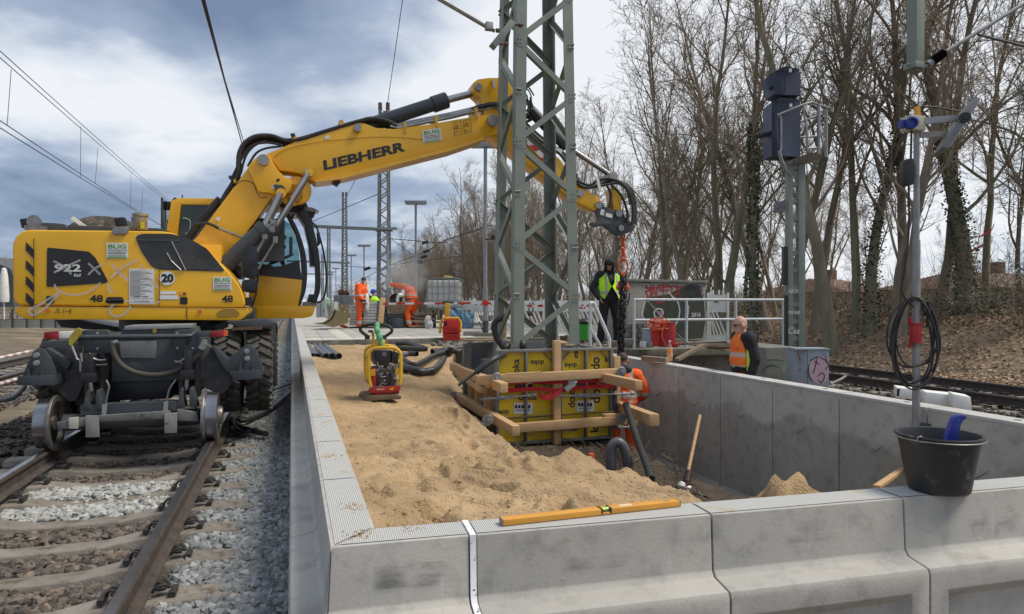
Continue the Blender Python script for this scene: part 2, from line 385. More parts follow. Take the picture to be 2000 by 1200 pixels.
mSoil = mat('soil', (.17, .13, .085), (.10, .078, .052), scale=1.3, rough=.95, bump=.5, bs=14, stain=(.24, .19, .12), sscale=.5, sth=.5, thin=.15, world=True)
mSoilD = mat('dark_soil', (.085, .062, .042), (.045, .034, .024), scale=9, rough=.95, bump=.9, bs=40, world=True)
mLit = mat('leaf_litter_soil', (.26, .185, .12), (.13, .095, .062), scale=9, rough=.95, bump=1, bs=25, stain=(.40, .31, .21), sscale=14, sth=.55, world=True)
mSand = mat('sand', (.48, .335, .185), (.31, .21, .112), scale=1.6, rough=.95, bump=1.0, bs=60, stain=(.30, .195, .10), sscale=11.0, sth=.55, thin=.2, world=True, detail=14)
def bank_h(u, v):
 t = max(0, min(1, (u-14.2)/6.0)); t = t*t*(3-2*t)
 return -.95 + t*1.45 + .10*fbm(u, v, .35, 3, 3)*min(1, max(0, u-13.5))
def far_ground(u, v):
 if u > 13.5: return bank_h(u, v)
 if u < -3.4: return -.95 + min(.45, max(0, (-u-9)*.08)) + .04*fbm(u, v, .5, 3, 9)
 return -.98
us = [-400, -200, -100, -60, -40, -30, -24, -20, -16, -13, -11, -9, -7, -5.5, -4.2, -3.4, -2, 0, 2, 4, 6, 8, 10, 12, 13.5]+[14+.5*i for i in range(20)]+[25, 27, 30, 35, 45, 60, 90, 150, 300, 600]
vs_ = [-60, -30, -15, -8, -4, -2]+[i*1.0 for i in range(0, 60)]+[60+4*i for i in range(20)]+[150, 180, 220, 280, 380, 600, 1000, 1600]
def gz(u, v):
 z = far_ground(u, v)
 if 0.05 < u < 5.6 and v < 14: z = -1.75       # the excavated end of the platform
 return U(u, v, z)
us = sorted(set(us+[0.06, 5.55, .2, 5.4]));
struct(grid('ground', us, vs_, gz, mSoil))
o = struct(grid('bank', [13.6+.3*i for i in range(55)], [-2+.5*i for i in range(130)], lambda u, v: U(u, v, bank_h(u, v)+.012+.05*fbm(u, v, 1.5, 3, 5)), mLit))
# ---------------- sand surface inside the platform walls
crest = [(-1.1, 12.4), (-.95, 10.2), (-.70, 8.9), (-.20, 7.1), (.02, 6.1), (.33, 5.45), (.72, 5.1), (.93, 4.75), (1.08, 4.25), (1.12, 3.8), (1.08, 3.1)]
def crest_dist(x, y):
 best = 9; side = 1
 for (x0, y0), (x1, y1) in zip(crest[:-1], crest[1:]):
  dx, dy = x1-x0, y1-y0; t = max(0, min(1, ((x-x0)*dx+(y-y0)*dy)/(dx*dx+dy*dy)))
  px, py = x0+dx*t, y0+dy*t; d = math.hypot(x-px, y-py)
  if d < best: best = d; side = 1 if (dx*(y-py)-dy*(x-px)) > 0 else -1
 return best*side      # positive beyond the crest (pit side)
foot = [(random.uniform(-.9, 1.2), random.uniform(3.2, 8.8), random.uniform(0, 3.1), random.uniform(.025, .055)) for _ in range(120)]
def pit_floor(x, y):
 return -1.02 + .06*fbm(x, y, 1.5, 3, 2)
def sand_h(x, y):
 p = Vector((x, y, 0)); u = p.dot(NV); v = p.dot(TV)
 base = -.09 - .22*min(1, max(0, (v-3)/3.2)) + .17*min(1, max(0, (v-10)/6))
 if u < .7: base += .05*(1-max(0, u-.3)/.4)
 d = crest_dist(x, y)
 amp = .026 + .05*math.exp(-((d+.25)/.5)**2) + .03*max(0, min(1, (6.5-y)/2))
 h = base + amp*fbm(x, y, 1.7, 5, 1) + .018*fbm(x, y, 6, 5, 4) + .008*abs(fbm(x, y, 15, 4, 6)) + .006*fbm(x, y, 45, 2, 7)
 r_ = fbm(x, y, 3.3, 3, 11); h += .022*(1-abs(r_)*2.2) if y < 7 else .008*(1-abs(r_)*2)
 for fx, fy, fa, fd in foot:
  ex = (x-fx); ey = (y-fy)
  if abs(ex) < .3 and abs(ey) < .3:
   a = ex*math.cos(fa)+ey*math.sin(fa); b = -ex*math.sin(fa)+ey*math.cos(fa)
   q = (a/.14)**2+(b/.055)**2
   h -= fd*math.exp(-q*q*.7); h += fd*.4*math.exp(-(math.sqrt(q)-1.5)**2*6)
 h -= .145*math.exp(-(d/.75)**2); h += .075*math.exp(-((x-.47)**2+(y-5.15)**2)/.035) - .05*math.exp(-((x-1.0)**2+(y-4.3)**2)/.06)
 h -= .16*math.exp(-((x+.72)**2+(y-8.0)**2)/.10)
 if d > 0:
  s_ = d*.95 + .10*d*fbm(x, y, 2.2, 3, 8)
  h = max(h - s_ , pit_floor(x, y))
 return h
mSD = [None]
xs = []; cols = []
nu, nv = 330, 520
vs2 = [];
def vmap(j):
 t = j/(nv-1); return 2.80 + 14.6*(t**1.75)
def fwv(u): return 2.84 - (u-.31)*math.tan(ROT-math.atan2(.2457, .969))   # inner line of the front wall
pts = []
for j in range(nv):
 for i in range(nu):
  u = .27 + (i/(nu-1))*4.9
  v = fwv(u)-.03 + (vmap(j)-2.80)
  p = U(u, v); pts.append((p.x, p.y, sand_h(p.x, p.y)))
me = bpy.data.meshes.new('sand'); fcs = []
for j in range(nv-1):
 for i in range(nu-1):
  a = j*nu+i
  fcs.append((a, a+1, a+nu+1, a+nu))
keep = []
for f in fcs:
 x, y, z = pts[f[0]]; u = x*NV.x+y*NV.y; v = x*TV.x+y*TV.y
 if u > 4.25+.12*fbm(x, y, 2, 3, 5) and v < 13: continue
 keep.append(f)
me.from_pydata(pts, [], keep); me.materials.append(mSand); me.materials.append(mSoilD); me.polygons.foreach_set('use_smooth', [True]*len(me.polygons))
mi = []
for p in me.polygons:
 x, y, z = pts[p.vertices[0]]; mi.append(1 if z < -.62+.15*fbm(x, y, 3, 3, 4) and crest_dist(x, y) > 0 else 0)
me.polygons.foreach_set('material_index', mi)
sand = link('sand', me); struct(sand)
mFloor = mat('trench_floor', (.26, .25, .235), (.18, .17, .15), scale=5, rough=.9, bump=.3, bs=40, world=True, stain=(.40, .31, .19), sscale=3, sth=.55)
mb = MB(); mb.prism([U(3.4, 2.4, -1.62), U(5.3, 2.4, -1.62), U(5.3, 12, -1.62), U(3.4, 12, -1.62)], (0, 0, -.1)); struct(mb.build('trench_floor', mFloor))
struct(grid('pit_slope', [3.95+.08*i for i in range(12)], [2.5+.1*i for i in range(95)], lambda u, v: U(u, v, -1.04-.66*max(0, min(1, (u-4.12)/.5))+.05*fbm(u, v, 3, 3, 1)), mSoilD))
def rocks(name, n, place, size, material, ico=None, flat=.8, seed=1):
 rng = np.random.RandomState(seed)
 ph = (1+5**.5)/2
 base = np.array([(-1, ph, 0), (1, ph, 0), (-1, -ph, 0), (1, -ph, 0), (0, -1, ph), (0, 1, ph), (0, -1, -ph), (0, 1, -ph), (ph, 0, -1), (ph, 0, 1), (-ph, 0, -1), (-ph, 0, 1)])/1.902
 tri = np.array([(0, 11, 5), (0, 5, 1), (0, 1, 7), (0, 7, 10), (0, 10, 11), (1, 5, 9), (5, 11, 4), (11, 10, 2), (10, 7, 6), (7, 1, 8), (3, 9, 4), (3, 4, 2), (3, 2, 6), (3, 6, 8), (3, 8, 9), (4, 9, 5), (2, 4, 11), (6, 2, 10), (8, 6, 7), (9, 8, 1)])
 P = place(rng, n); n = len(P)
 S = size(rng, n)
 Q = rng.normal(size=(n, 4)); Q /= np.linalg.norm(Q, axis=1)[:, None]; a, b, c, d = Q.T
 Rm = np.stack([np.stack([1-2*(c*c+d*d), 2*(b*c-a*d), 2*(b*d+a*c)], 1), np.stack([2*(b*c+a*d), 1-2*(b*b+d*d), 2*(c*d-a*b)], 1), np.stack([2*(b*d-a*c), 2*(c*d+a*b), 1-2*(b*b+c*c)], 1)], 1)
 V = base[None]*(1+rng.uniform(-.32, .30, (n, 12, 1))) * (rng.uniform(.6, 1.25, (n, 1, 3)))
 V = np.einsum('nij,nkj->nki', Rm, V); V[:, :, 2] *= flat
 V = V*S[:, None, None]+P[:, None, :]
 Fc = tri[None]+(np.arange(n)*12)[:, None, None]
 me = bpy.data.meshes.new(name); me.vertices.add(n*12); me.vertices.foreach_set('co', V.astype(np.float32).ravel())
 nf = n*20; me.loops.add(nf*3); me.loops.foreach_set('vertex_index', Fc.astype(np.int32).ravel())
 me.polygons.add(nf); me.polygons.foreach_set('loop_start', np.arange(0, nf*3, 3, dtype=np.int32)); me.update(calc_edges=True); me.validate()
 me.materials.append(material); me.polygons.foreach_set('use_smooth', np.zeros(len(me.polygons), bool))
 return link(name, me)
NVn = np.array(NV); TVn = np.array(TV)
def uvpts(u, v, z): return u[:, None]*NVn+v[:, None]*TVn+np.array([0, 0, 1.])*z[:, None]
# ---------------- ballast
def stone(name, c, c2, r=.35):
 return mat(name, c, c2, scale=14, rough=.88, rand=r, world=True)
mBal = stone('grey_ballast_stone', (.27, .28, .28), (.17, .18, .182))
mBalW = stone('pale_ballast_stone', (.42, .42, .40), (.30, .30, .28), .3)
mBalB = stone('brown_ballast_stone', (.15, .115, .088), (.065, .058, .053), .65)
mBase = mat('ballast_bed', (.07, .068, .064), (.03, .029, .028), scale=22, rough=.95, bump=1, bs=35, world=True, stain=(.16, .155, .15), sscale=24, sth=.5)
mBaseG = mat('grey_ballast_bed', (.12, .125, .125), (.05, .052, .052), scale=22, rough=.95, bump=1, bs=35, world=True, stain=(.22, .225, .23), sscale=24, sth=.5)
mb = MB(); mb.prism([U(-.72, -1, -.82), U(.02, -1, -.82), U(.02, 160, -.82), U(-.72, 160, -.82)], (0, 0, -.15)); struct(mb.build('gravel_bed', mBaseG))
mb = MB(); mb.prism([U(-3.5, -1, -.87), U(-.72, -1, -.87), U(-.72, 160, -.87), U(-3.5, 160, -.87), U(-4.0, 160, -.95), U(-4, -1, -.95)], (0, 0, -.15)); struct(mb.build('ballast_bed', mBase))
SL0 = 1.9                                    # v of the first sleeper, 0.6 m apart
def off_sleeper(v, u, half=.135):
 k = (v-SL0) % .6; k = np.minimum(k, .6-k); return k > half
def noise_ok(u, v): return np.sin(u*5.1+v*2.3)+np.sin(v*3.7-u*1.7) > .2
def place_band(u0, u1, v0, v1, z0, dens=1.7, avoid=True, jz=.02, vis=True):
 def f(rng, n):
  v = v0+(v1-v0)*rng.rand(n)**dens; u = u0+(u1-u0)*rng.rand(n); z = z0+rng.uniform(-jz, jz, n)
  k = np.ones(n, bool)
  if avoid: k &= off_sleeper(v, u) | (u > -.38) | ((rng.rand(n) < .10) & (noise_ok(u, v)))
  k &= (np.abs(u+.82) > .09) & (np.abs(u+2.32) > .09)
  return uvpts(u[k], v[k], z[k])
 return f
szz = 0
sz = lambda a, b: (lambda rng, n: rng.uniform(a, b, n))
tag(rocks('grey_gravel', 15000, place_band(-.70, .0, 1.6, 11, -.78, 1.35), sz(.020, .042), mBal, seed=2), 'pale grey crushed gravel between the near rail and the platform wall', 'gravel', kind='stuff')
tag(rocks('far_gravel', 9000, place_band(-.70, .0, 10, 30, -.78, 1.3, avoid=False), sz(.03, .05), mBal, seed=3), 'grey crushed gravel receding beside the platform wall', 'gravel', kind='stuff')
def inner(v0, v1): return place_band(-2.25, -.9, v0, v1, -.765, 1.0)
tag(rocks('white_ballast', 5200, place_band(-2.25, -.9, 6.15, 7.35, -.815, 1.0, jz=.03), sz(.018, .036), mBalW, seed=4), 'whitish fresh ballast patch between the rails before the excavator', 'ballast', kind='stuff')
def brown(rng, n):
 P = np.concatenate([place_band(-2.25, -.9, 2.0, 6.15, -.835, 1.1, jz=.022)(rng, n), place_band(-2.25, -.9, 7.3, 13, -.84, 1.2)(rng, n*2//3), place_band(-3.9, -2.4, 3.6, 14, -.83, 1.2)(rng, n)])
 return P
tag(rocks('brown_ballast', 12500, brown, sz(.022, .042), mBalB, seed=5), 'dirty brown ballast stones between the sleepers of the near track', 'ballast', kind='stuff')
# ---------------- near track
mRail = mat('rail_side', (.085, .062, .05), (.04, .033, .03), scale=12, rough=.8, bump=.2)
mRailT = mat('rail_head', (.33, .33, .35), (.2, .2, .21), scale=3, rough=.28, metal=.9, stretch=(1, 1, 1))
mSl = mat('concrete_sleeper', (.26, .235, .20), (.17, .15, .125), scale=6, rough=.9, bump=.35, bs=50, stain=(.10, .075, .055), sscale=5, sth=.55, thin=.12, rand=-.12)
mClip = mat('rail_clip_steel', (.045, .04, .038), (.025, .023, .022), rough=.6)
def rail_profile(h=.16):
 half = [(0, 0), (.070, 0), (.070, .010), (.012, .030), (.009, .115), (.034, .125), (.036, .150), (.030, .158)]
 return [(x, z) for x, z in half[1:]]+[(-x, z) for x, z in reversed(half[1:])]
def add_rail(mb, u, v0, v1, zt):
 pr = rail_profile(); n = len(pr); z0 = zt-.158
 vs = [U(u+x, v0, z0+z) for x, z in pr]+[U(u+x, v1, z0+z) for x, z in pr]
 mb.add(vs, [(i, (i+1) % n, n+(i+1) % n, n+i) for i in range(n)]+[tuple(range(n)), tuple(range(2*n-1, n-1, -1))])
 tp = [i for i in range(n)]
 return mb
def rail_obj(u, v0, v1, zt, parent, name='rail'):
 mb = MB(); add_rail(mb, u, v0, v1, zt)
 mb.mi = 1; mb.add([U(u-.026, v0, zt+.002), U(u+.026, v0, zt+.002), U(u+.026, v1, zt+.002), U(u-.026, v1, zt+.002)], [(0, 1, 2, 3)])
 return mb.build(name, [mRail, mRailT], parent, smooth=50)
def sleeper_mesh():
 mb = MB(); prof = [(-1.30, .17, .14), (-1.0, .17, .14), (-.55, .155, .13), (-.3, .115, .11), (.3, .115, .11), (.55, .155, .13), (1.0, .17, .14), (1.30, .15, .13)]
 vs = []
 for x, h, hw in prof: vs += [(x, -hw, -.21), (x, hw, -.21), (x, hw*.78, h-.17-.035), (x, -hw*.78, h-.17-.035)]
 fs = [(4*i+j, 4*i+(j+1) % 4, 4*i+4+(j+1) % 4, 4*i+4+j) for i in range(len(prof)-1) for j in range(4)]+[(3, 2, 1, 0), tuple(len(vs)-4+j for j in range(4))]
 mb.add(vs, fs); return mb.mesh('sleeper', mSl, bevel=.012, smooth=50)
def clip_mesh():
 mb = MB()
 for s in (1,):
  pts = [(s*.075, -.05, .035), (s*.10, -.055, .07), (s*.14, -.04, .08), (s*.165, -.02, .05), (s*.165, .02, .05), (s*.14, .04, .08), (s*.10, .055, .07), (s*.075, .05, .035)]
  mb.tube(smoothpts(pts, 3), .011, 6)
  mb.lathe((s*.115, 0, .0), [(.035, .03), (.03, .045), (.018, .05), (.018, .09), (.001, .095)], n=8)
  mb.box((s*.19, 0, .012), (.035, .15, .04))
 mb.v = [(a*.9+.008, b*.8, c*.78) for a, b, c in mb.v]; return mb.mesh('rail_clip', mClip)
SLM = sleeper_mesh(); CLM = clip_mesh()
def track(label, uc, v0, v1, zt, nclip=22, nsl=90, rails=(-.75, .75)):
 t = thing('railway_track', label, 'railway track', U(uc, v0, zt), ROT)
 for r_ in rails: rail_obj(uc+r_, v0, v1, zt, t)
 k = 0; v = SL0
 while v < v1 and k < nsl:
  s = link('sleeper', SLM, t, (0, v-v0, -.158), 0)
  s.rotation_euler.z = random.uniform(-.008, .008)
  if k < nclip:
   for r_ in rails: link('rail_clip', CLM, s, (r_, 0, -.03)); link('rail_clip', CLM, s, (r_, 0, -.03), math.pi)
  v += .6; k += 1
 return t
track('near railway track with shiny rails and concrete sleepers under the excavator', -1.57, -.6, 160, -.55, nclip=26, nsl=100)
track('railway track running past the leaf covered bank on the right', 11.85, -2, 160, -.62, nclip=14, nsl=80)
track('rust brown railway track left of the excavator', -6.6, 2, 160, -.66, nclip=12, nsl=80)
mb = MB(); mb.prism([U(9.9, -4, -.86), U(13.7, -4, -.86), U(13.7, 160, -.86), U(9.9, 160, -.86)], (0, 0, -.2)); struct(mb.build('right_ballast_bed', mBase))
mb = MB(); mb.prism([U(-8.6, -2, -.90), U(-4.8, -2, -.90), U(-4.8, 160, -.90), U(-8.6, 160, -.90)], (0, 0, -.2)); struct(mb.build('left_ballast_bed', mBase))
def farst(rng, n):
 a = uvpts(rng.uniform(9.9, 13.7, n), rng.uniform(3, 22, n), rng.uniform(-.86, -.82, n))
 b = uvpts(rng.uniform(-8.5, -4.6, n//2), rng.uniform(5, 20, n//2), rng.uniform(-.9, -.86, n//2)); return np.concatenate([a, b])
tag(rocks('outer_ballast', 7000, farst, sz(.03, .055), mBalB, seed=8), 'brown ballast stones on the outer tracks', 'ballast', kind='stuff')
# ================================================================== PRECAST PLATFORM WALLS
WD = Vector((.969, .2457, 0)).normalized(); WN = Vector((WD.y, -WD.x, 0))      # along the front wall / outwards to the camera
CORN = Vector((-.68, 2.549, 0))
def edge_profile(): # (outward offset, z) ; top outer corner at 0
 return [(-.185, 0), (0, 0), (.012, -.235), (.03, -.258), (.140, -.275), (.150, -.30), (.150, -.98), (-.185, -.98)]
def element(mb, o, dr, out, ln, cut0=0, cut1=0, recess=True):
 pr = edge_profile(); n = len(pr); g = .004
 a = [o+dr*(g+cut0*(-q))+out*q+ZV*z for q, z in pr]; b = [o+dr*(ln-g+cut1*(-q))+out*q+ZV*z for q, z in pr]
 mb.add(a+b, [(i, (i+1) % n, n+(i+1) % n, n+i) for i in range(n) if i != 5]+[tuple(range(n)), tuple(range(2*n-1, n-1, -1))])
 P = lambda t, z, q=.150: o+dr*t+out*q+ZV*z
 A, B, Cc, D = a[5], b[5], b[6], a[6]
 if recess and ln > .8:
  r0, r1 = .10, ln-.10; zt, zb = -.375, -.90; q = .095
  ou = [A, B, Cc, D]; i1 = [P(r0, zt), P(r1, zt), P(r1, zb), P(r0, zb)]; i2 = [P(r0+.035, zt-.055, q), P(r1-.035, zt-.055, q), P(r1-.035, zb+.03, q), P(r0+.035, zb+.03, q)]
  mb.add(ou+i1+i2, [(j, (j+1) % 4, 4+(j+1) % 4, 4+j) for j in range(4)]+[(4+j, 4+(j+1) % 4, 8+(j+1) % 4, 8+j) for j in range(4)]+[(8, 9, 10, 11)])
 else: mb.add([A, B, Cc, D], [(0, 1, 2, 3)])
def stud_top(o, dr, out, ln, par, c0=0, c1=0):
 i = .018; mb = MB()
 q0, q1 = -.170, -.018
 mb.add([o+dr*(.006+c0*(-q0))+out*q0+ZV*.003, o+dr*(.006+c0*(-q1))+out*q1+ZV*.003, o+dr*(ln-.006+c1*(-q1))+out*q1+ZV*.003, o+dr*(ln-.006+c1*(-q0))+out*q0+ZV*.003], [(0, 1, 2, 3)])
 return mb.build('studded_strip', mStud, par, smooth=0)
def PNW(px, py, o=.014):
 dr = Vector(((px-1000)/F, 1, (HZ-py)/F)); P0 = CORN+WN*o; s = P0.xy.dot(WN.xy)/dr.xy.dot(WN.xy); return Vector((0, 0, EY))+dr*s
fw = thing('platform_end_wall', 'new pale precast concrete wall closing the platform end in the foreground', 'retaining wall', CORN, math.atan2(WD.y, WD.x))
pos = 0.0; lens = [.53]+[1.035, 1.0]+[1.0]*8
for i, ln in enumerate(lens):
 if i == 1: pos += .026
 mb = MB(); element(mb, CORN+WD*pos, WD, WN, ln, cut0=(1 if i == 0 else 0))
 e_ = mb.build('wall_stone', mPre, fw, bevel=.006, merge=True)
 stud_top(CORN+WD*pos, WD, WN, ln, e_, c0=(1.0 if i == 0 else 0)); pos += ln
mFoam = mat('polystyrene', (.80, .80, .82), (.72, .72, .75), scale=60, rough=.8, stain=(.03, .03, .03), sscale=55, sth=.60, thin=.02)
o_ = CORN+WD*.53; mb = MB(); pr = [(q+(.004 if q > -.1 else 0), z+.004) for q, z in edge_profile()]
mb.add([o_+WD*.001+WN*q+ZV*z for q, z in pr]+[o_+WD*.025+WN*q+ZV*z for q, z in pr], [(i, (i+1) % 8, 8+(i+1) % 8, 8+i) for i in range(8)]+[tuple(range(8)), tuple(range(15, 7, -1))])
mb.build('foam_joint_strip', mFoam, fw, bevel=0)
def patchmat(name, col, k):
 m, t, b = newmat(name); N = t.nodes; K = t.links.new; b.inputs['Base Color'].default_value = col+(1,); b.inputs['Roughness'].default_value = .9
 g = N.new('ShaderNodeTexCoord').outputs['Generated']; s_ = N.new('ShaderNodeSeparateXYZ'); K(g, s_.inputs[0])
 def edge(o):
  a = N.new('ShaderNodeMath'); a.operation = 'SUBTRACT'; K(o, a.inputs[0]); a.inputs[1].default_value = .5
  b2 = N.new('ShaderNodeMath'); b2.operation = 'ABSOLUTE'; K(a.outputs[0], b2.inputs[0]); r = N.new('ShaderNodeMapRange'); r.inputs[1].default_value = .5; r.inputs[2].default_value = .36; K(b2.outputs[0], r.inputs[0]); return r.outputs[0]
 n = N.new('ShaderNodeTexNoise'); n.inputs['Scale'].default_value = 3.0; n.inputs['Detail'].default_value = 8; K(g, n.inputs['Vector']); r3 = N.new('ShaderNodeMapRange'); r3.inputs[1].default_value = .35; r3.inputs[2].default_value = .62; r3.inputs[4].default_value = k; K(n.outputs[0], r3.inputs[0])
 m1 = N.new('ShaderNodeMath'); m1.operation = 'MULTIPLY'; K(edge(s_.outputs[0]), m1.inputs[0]); K(edge(s_.outputs[2]), m1.inputs[1]); m2 = N.new('ShaderNodeMath'); m2.operation = 'MULTIPLY'; K(m1.outputs[0], m2.inputs[0]); K(r3.outputs[0], m2.inputs[1]); K(m2.outputs[0], b.inputs['Alpha'])
 return m
for k_, (x0_, x1_, y0_, y1_) in enumerate(((725, 880, 1103, 1152), (1095, 1240, 1090, 1115), (1530, 1640, 1048, 1062), (1890, 1990, 1015, 1030))):
 qs_ = [PNW(x0_, y0_), PNW(x1_, y0_-8), PNW(x1_, y1_-8), PNW(x0_, y1_)]; mb = MB(); mb.add(qs_, [(0, 1, 2, 3)]); mb.build('damp_patch', patchmat('damp_patch', (.17, .17, .165), .6 if k_ == 0 else .28), fw)
LO = -NV
lw = thing('platform_side_wall', 'long pale precast concrete platform edge beside the near track', 'retaining wall', CORN, ROT)
pos = 0.0
for i in range(62):
 mb = MB(); o_ = Vector((CORN.x, CORN.y, 0))+TV*pos
 ln = 1.0
 element(mb, o_, TV, LO, ln, cut0=(.0 if i else 1.0), recess=False)
 e_ = mb.build('wall_stone', mPre, lw, bevel=(.006 if i < 14 else 0), merge=True)
 if i < 22: stud_top(o_, TV, LO, ln, e_, c0=(1.0 if i == 0 else 0))
 pos += ln
mb = MB(); element(mb, Vector((CORN.x, CORN.y, 0))+TV*pos, TV, LO, 90, recess=False); mb.build('far_wall', mPre, lw)
rw = thing('trench_wall', 'tall smooth concrete stone wall along the right side of the trench', 'retaining wall', U(5.25, 2, -1.6), ROT)
mTop = mat('pale_concrete_top', (.50, .495, .48), (.42, .41, .39), scale=5, rough=.85, bump=.15, bs=80, stain=(.33, .32, .3), sscale=5, sth=.62)
for i in range(10):
 v0 = 1.52+i; mb = MB(); g = .006
 prf = [(0, 0), (0, -1.42), (-.10, -1.52), (-.55, -1.58), (-.55, -1.66), (.2, -1.66), (.2, 0)]
 n = 7; a = [U(5.25+q, v0+g, z) for q, z in prf]; b = [U(5.25+q, v0+1-g, z) for q, z in prf]
 if i == 9: b = [U(5.25+q, v0+.55, z) for q, z in prf]
 mb.add(a+b, [(k, (k+1) % n, n+(k+1) % n, n+k) for k in range(n)]+[tuple(range(n)), tuple(range(2*n-1, n-1, -1))])
 e_ = mb.build('wall_stone', mConcWet, rw, bevel=.006)
 mb = MB(); mb.prism([U(5.245, v0+g, .004), U(5.455, v0+g, .004), U(5.455, v0+.99 if i < 9 else v0+.55, .004), U(5.245, v0+.99 if i < 9 else v0+.55, .004)], (0, 0, -.03)); mb.build('top_band', mTop, e_, bevel=.004)
 mb = MB()
 mb.tube([U(5.235, v0+.45, -.42), U(5.20, v0+.45, -.44), U(5.19, v0+.5, -.48), U(5.20, v0+.55, -.50), U(5.235, v0+.57, -.47)], .005, 6)
 mb.build('lifting_loop', mGrayP, e_)
 mb = MB(); mb.lathe(U(5.36, v0+.3, .0045), [(.028, .001), (.028, .002), (.001, .002)], n=12); mb.build('hole_plug', mGrayP, e_)
mb = MB()
xs = np.linspace(-1, 1, 46)
def heap(u0, v0, ru, rv, h, zb, name, label=None, m_=None, seed=2):
 me_o = grid(name, [i/22-1 for i in range(45)], [i/22-1 for i in range(45)], lambda a, b: U(u0+a*ru, v0+b*rv, zb+h*max(0, 1-math.hypot(a, b)*(1+.12*fbm(a, b, 2, 3, seed)))**.8*(1+.22*fbm(a, b, 5, 4, seed+1))+.03*fbm(a, b, 14, 3, seed)), m_ or mSand)
 return me_o
hp = heap(3.52, 4.06, 1.25, 1.05, 1.30, -1.64, 'sand_heap'); tag(hp, 'small heap of loose sand behind the end wall', 'sand heap', kind='stuff')
# ================================================================== EXCAVATOR
OX, OY = -4.2, 9.45
ex = thing('rail_excavator', 'big yellow road-rail excavator on the near track, boom reaching over the platform', 'excavator', (OX, OY, 0), ROT)
def ml(px, py, y):
 k = (px-1000)/F; x = (k*(OY+.9515*y)-OX+.3076*y)/(.9515-.3076*k)
 d = OY+.3076*x+.9515*y
 return Vector((x, y, EY+(HZ-py)/F*d))
def XB(mb, name, m_, parent=None, **k):
 return mb.build(name, m_, parent or ex, world=False, **k)
def side(mb, pts, y, th): return mb.prism([ml(a, b, y) for a, b in pts], (0, th, 0))
def rnd(pts, r=.25, n=3):
 out = []; m = len(pts)
 for i in range(m):
  a, b, c = Vector(pts[i-1]), Vector(pts[i]), Vector(pts[(i+1) % m])
  p = b+(a-b).normalized()*min((a-b).length*.45, r); q = b+(c-b).normalized()*min((c-b).length*.45, r)
  for j in range(n+1):
   t = j/n; out.append(tuple(p*(1-t)**2+b*2*t*(1-t)+q*t*t))
 return out
YN = -1.25            # near side of the upper structure
YA = Vector((0, 1, 0))
# --- hood (near side body)
mb = MB(); side(mb, rnd([(26, 596), (24, 470), (44, 449), (326, 452), (352, 461), (404, 492), (444, 528), (470, 560), (482, 602)], 16), YN, .80)
hood = XB(mb, 'hood', mYel, bevel=.035, seg=3)
mb = MB(); side(mb, rnd([(27, 599), (485, 602), (486, 612), (470, 626), (52, 624), (32, 614)], 7), YN-.012, .80)
sk = XB(mb, 'side_skirt', mYel, bevel=.02)
x0 = ml(26, 600, YN).x; zb = ml(100, 622, YN).z; zt = ml(100, 452, YN).z
mb = MB(); cwp = []
for i in range(13):
 t = i/12; y = YN+.10+t*2.3; cwp.append(Vector((x0+.02-.10*math.sin(math.pi*min(1, max(0, t))) , y, zb+.02)))
mb.prism(cwp+[Vector((x0+.9, YN+2.4, zb+.02)), Vector((x0+.9, YN+.10, zb+.02))], (0, 0, zt-zb-.05)); XB(mb, 'counterweight', mYel, bevel=.04)
mb = MB(); mb.box((x0+1.15, .35, (zb+zt)/2), (1.9, 1.7, zt-zb-.1)); XB(mb, 'engine_housing', mYel, bevel=.02)
mb = MB(); mb.box((.1, .30, .73), (1.0, 1.3, .22)); XB(mb, 'slew_frame', mDk, bevel=.02)
def decal(mb, pts, y=None, off=.004, th=.003):
 y = YN if y is None else y
 return side(mb, pts, y-off-th, th)
z2 = lambda x, y: (x/4.615, 380+y/4.615)       # coordinates of enlarged crops
zc2 = lambda x, y: (320+x/4.285, 360+y/4.285)
zb5 = lambda x, y: (440+x/5, 180+y/5)
zr = lambda x, y: (820+x/3.333, 120+y/3.333)
mb = MB()
for a, b in (((66, 466), (66, 622)), ((311, 528), (311, 600)), ((365, 600), (365, 624)), ((33, 598), (484, 601))):
 a_ = ml(*a, YN-.016); b_ = ml(*b, YN-.016); mb.bar(a_, b_, .006, .007, YA)
XB(mb, 'panel_seam', mBlk, hood)
mb = MB()
for i in range(4):
 y0 = [472, 507, 538, 570][i]; decal(mb, [(51, y0+1), (66, y0+17), (66, y0+34), (50, y0+17)])
XB(mb, 'hazard_stripes', mBlk, hood, each=True)
mb = MB(); decal(mb, rnd([z2(425, 478), z2(800, 515), z2(860, 570), z2(975, 785), z2(945, 800), z2(420, 835)], 4)); XB(mb, 'model_panel', mBlk, hood)
mWh = mat('white_decal', (.75, .75, .72), (.65, .65, .62), rough=.5)
def dtext(mb, s, pl, h, wpx=None, y=None, off=.010, bold=.02, shear=0, slope=0):
 y = YN if y is None else y
 o = ml(pl[0], pl[1], y-off); xv = ml(pl[0]+wpx, pl[1]+slope, y-off)-o; yv = ml(pl[0], pl[1]-h, y-off)-o
 return text(mb, s, o, xv, yv, bold, shear)
mb = MB(); dtext(mb, '922', z2(490, 698), 15, 52, bold=.03); dtext(mb, 'Rail', z2(665, 742), 6, 14, bold=.02, shear=.2); XB(mb, 'model_lettering', mWh, hood, each=True)
mb = MB(); dtext(mb, '48', z2(808, 972), 14.5, 26, bold=.03); dtext(mb, '48', zc2(485, 990), 14, 22, bold=.03); XB(mb, 'number_lettering', mBlk, hood, each=True)
